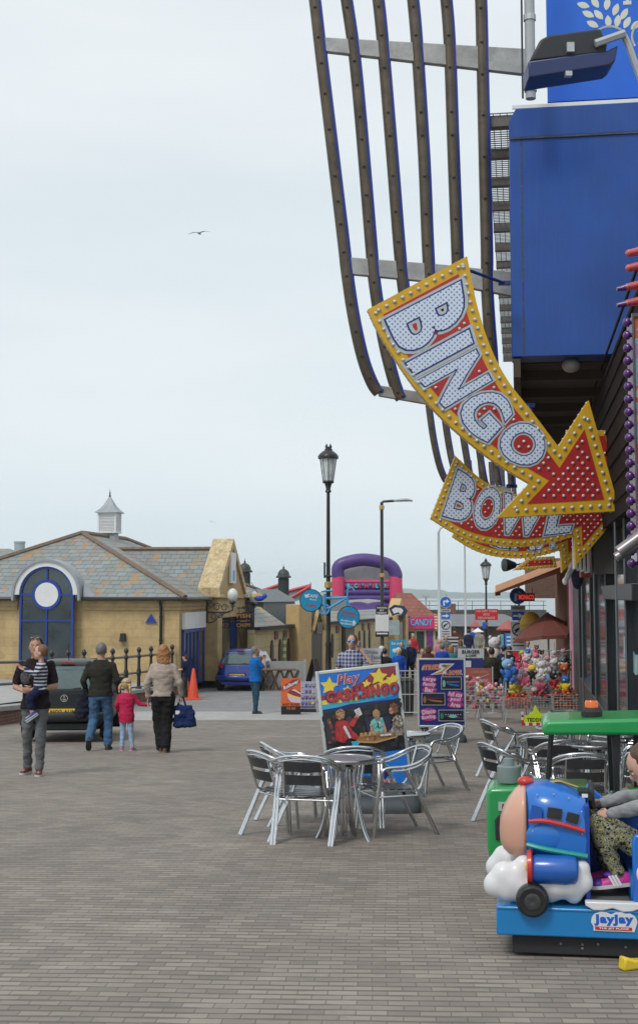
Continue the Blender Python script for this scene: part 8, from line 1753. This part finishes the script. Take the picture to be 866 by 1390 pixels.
b = MB(); b.b2(-.30, .32, -.0, .03, z0 - .3, z0 - .01); b.b2(-.3, .3, .0, .03, .5, z0 - .32); b.build('lower_panel', pm('drinks_navy', (.015, .03, .14), .6), t); b = MB(); b.text('BURGER', .10, TM(-.02, -.01, z1 - .09), .04, fit=.5); b.text('& CHIPS', .07, TM(-.02, -.01, z0 + .06), .04, fit=.3); b.build('lettering', blkm, t); b = MB(); b.b2(-.28, -.02, -.004, -.001, z0 - .26, z0 - .08); b.build('print', pm('print_pale', (.4, .42, .6), .6), t); b = MB(); b.b2(-.28, -.24, .03, .3, 0, z0); b.b2(.26, .3, .03, .3, 0, z0); b.build('leg', galv, t)
def barrier(px, d, w_, h, lab, rz=0):
    p = gpt(px, d); t = thing('crowd_barrier', lab, 'barrier', p, R(rz), 'galvanised barriers behind the boards'); b = MB(); b.tube([(-w_ / 2, 0, 0), (-w_ / 2, 0, h), (w_ / 2, 0, h), (w_ / 2, 0, 0)], .02, 8); b.tube([(-w_ / 2, 0, .15), (w_ / 2, 0, .15)], .015, 6); b.tube([(-w_ / 2, 0, h * .55), (w_ / 2, 0, h * .55)], .012, 6); b.build('frame', galv, t)
    b = MB()
    for k in range(1, int(w_ / .12)): x = -w_ / 2 + k * .12; b.tube([(x, 0, .15), (x, 0, h)], .008, 5)
    b.build('bars', galv, t); b = MB(); b.b2(-w_ / 2 - .03, -w_ / 2 + .03, -.25, .25, 0, .03); b.b2(w_ / 2 - .03, w_ / 2 + .03, -.25, .25, 0, .03); b.build('foot', galv, t)
barrier(550, 34, .75, 1.1, 'short galvanised barrier between the bingo and bowling boards'); barrier(556, 36, 1.2, 1.15, 'longer galvanised barrier just behind the short one', 4)
p = gpt(548, 35.2); t = thing('bin', 'dark slatted litter bin behind the galvanised barrier', 'bin', p); b = MB(); b.loft([(0, 0, .05, .24, .24), (0, 0, .85, .26, .26), (0, 0, .9, .24, .24)], 16, 4); b.build('bin_body', blkm, t, smooth=True); b = MB(); b.lathe([(.27, .88), (.27, .93), (.2, 1.0)], (0, 0, 0), 16); b.build('lid', blk, t)
# giant white bear and small parasol by the kiosk
c = gpt(671.5, 46); hh = P(0, 862.5, 46).z - c.z; plush(0, 0, 0, .95, 'white', 'white', 'giant white bear soft toy standing above the crowd by the kiosk', 'round', loc=(c.x, c.y, c.z + hh - .95 * .95), rz=20, grp='soft toys by the kiosk')
t = thing('toy_plinth', 'dark stand holding up the giant white bear', 'stand', c); b = MB(); b.lathe([(.22, 0), (.2, hh - .92)], (0, 0, 0), 12); b.build('drum', blkm, t)
c = gpt(648.5, 71); t = thing('parasol', 'small white market parasol in front of the far kiosk', 'parasol', c); zp = P(0, 855, 71).z - c.z; b = MB(); b.lathe([(.30, zp - .12), (.33, zp - .1), (.06, zp + .06), (.01, zp + .12)], (0, 0, 0), 10); bm_ = b.build('canopy', white, t, smooth=False); b = MB(); b.cyl((0, 0, 0), (0, 0, zp), .025, 8); b.build('pole', galv, t)
# white/black stall signs inside the crowd
p = gpt(612, 63); t = thing('crowd_placard', 'black and white banded stall sign above the turquoise top', 'sign', p); z1 = P(0, 864, 63).z - p.z; b = MB(); b.b2(-.35, .35, 0, .04, z1 - .5, z1); b.build('panel', striped('placard', (.5, .5, .5), (.03, .03, .03), .16), t); b = MB(); b.cyl((0, .06, 0), (0, .06, z1 - .2), .03, 8); b.build('post', galv, t)
# ---------------------------------------------------------------- gulls
gw = pm('gull_white', (.42, .44, .46), .7); gd = pm('gull_grey', (.09, .10, .11), .7)
def gull(px, py, d, span, lab, bank=0):
    c = P(px, py, d); t = thing('seagull', lab, 'seagull', c, R(12), 'seagulls over the promenade'); s = span; b = MB()
    b.loftx([(-.20 * s, 0, .0, .01 * s, .01 * s), (-.12 * s, 0, 0, .035 * s, .035 * s), (.0, 0, 0, .05 * s, .045 * s), (.10 * s, 0, .01 * s, .03 * s, .03 * s), (.16 * s, 0, .015 * s, .008 * s, .008 * s)], 10, 2); b.mi = 1
    for e in (-1, 1):
        L0 = [(0, e * .03 * s, .02 * s), (.03 * s, e * .22 * s, .07 * s), (-.02 * s, e * .5 * s, .015 * s)]; T0 = [(-.09 * s, e * .03 * s, .02 * s), (-.05 * s, e * .22 * s, .065 * s), (-.06 * s, e * .47 * s, .01 * s)]
        rg = [[b._v(V(l)), b._v(V(l) + V((0, 0, .008 * s))), b._v(V(q_) + V((0, 0, .006 * s))), b._v(V(q_))] for l, q_ in zip(L0, T0)]; b.skin(rg)
    o_ = b.build('body', [gw, gd], t, smooth=True); t.rotation_euler = (R(bank), 0, R(70))
gull(271, 317, 60, 1.15, 'large gull gliding alone high in the middle of the sky'); gull(287, 708, 150, .9, 'tiny distant gull above the pavilion roof', 10); gull(356, 778, 160, .8, 'tiny distant gull low between the two turrets', -10); gull(395, 736, 170, .8, 'tiny distant gull left of the tall lamp post'); gull(608, 791, 160, .7, 'tiny distant gull just above the sea beside the grey column')
# pigeon-black birds on the café roof
for i, px in enumerate((355.5, 353)):
    p = P(px, 850 + i, 53); t = thing('starling', ('small black bird perched on the café roof edge', 'second small black bird left of the first on the café roof')[i], 'bird', p); b = MB(); b.ball((0, 0, .05), (.12, .05, .06), 8, 6); b.ball((-.1, 0, .1), .04, 6, 5); b.build('body', blkm, t, smooth=True)

bpy.data.scenes.remove(TMPS)
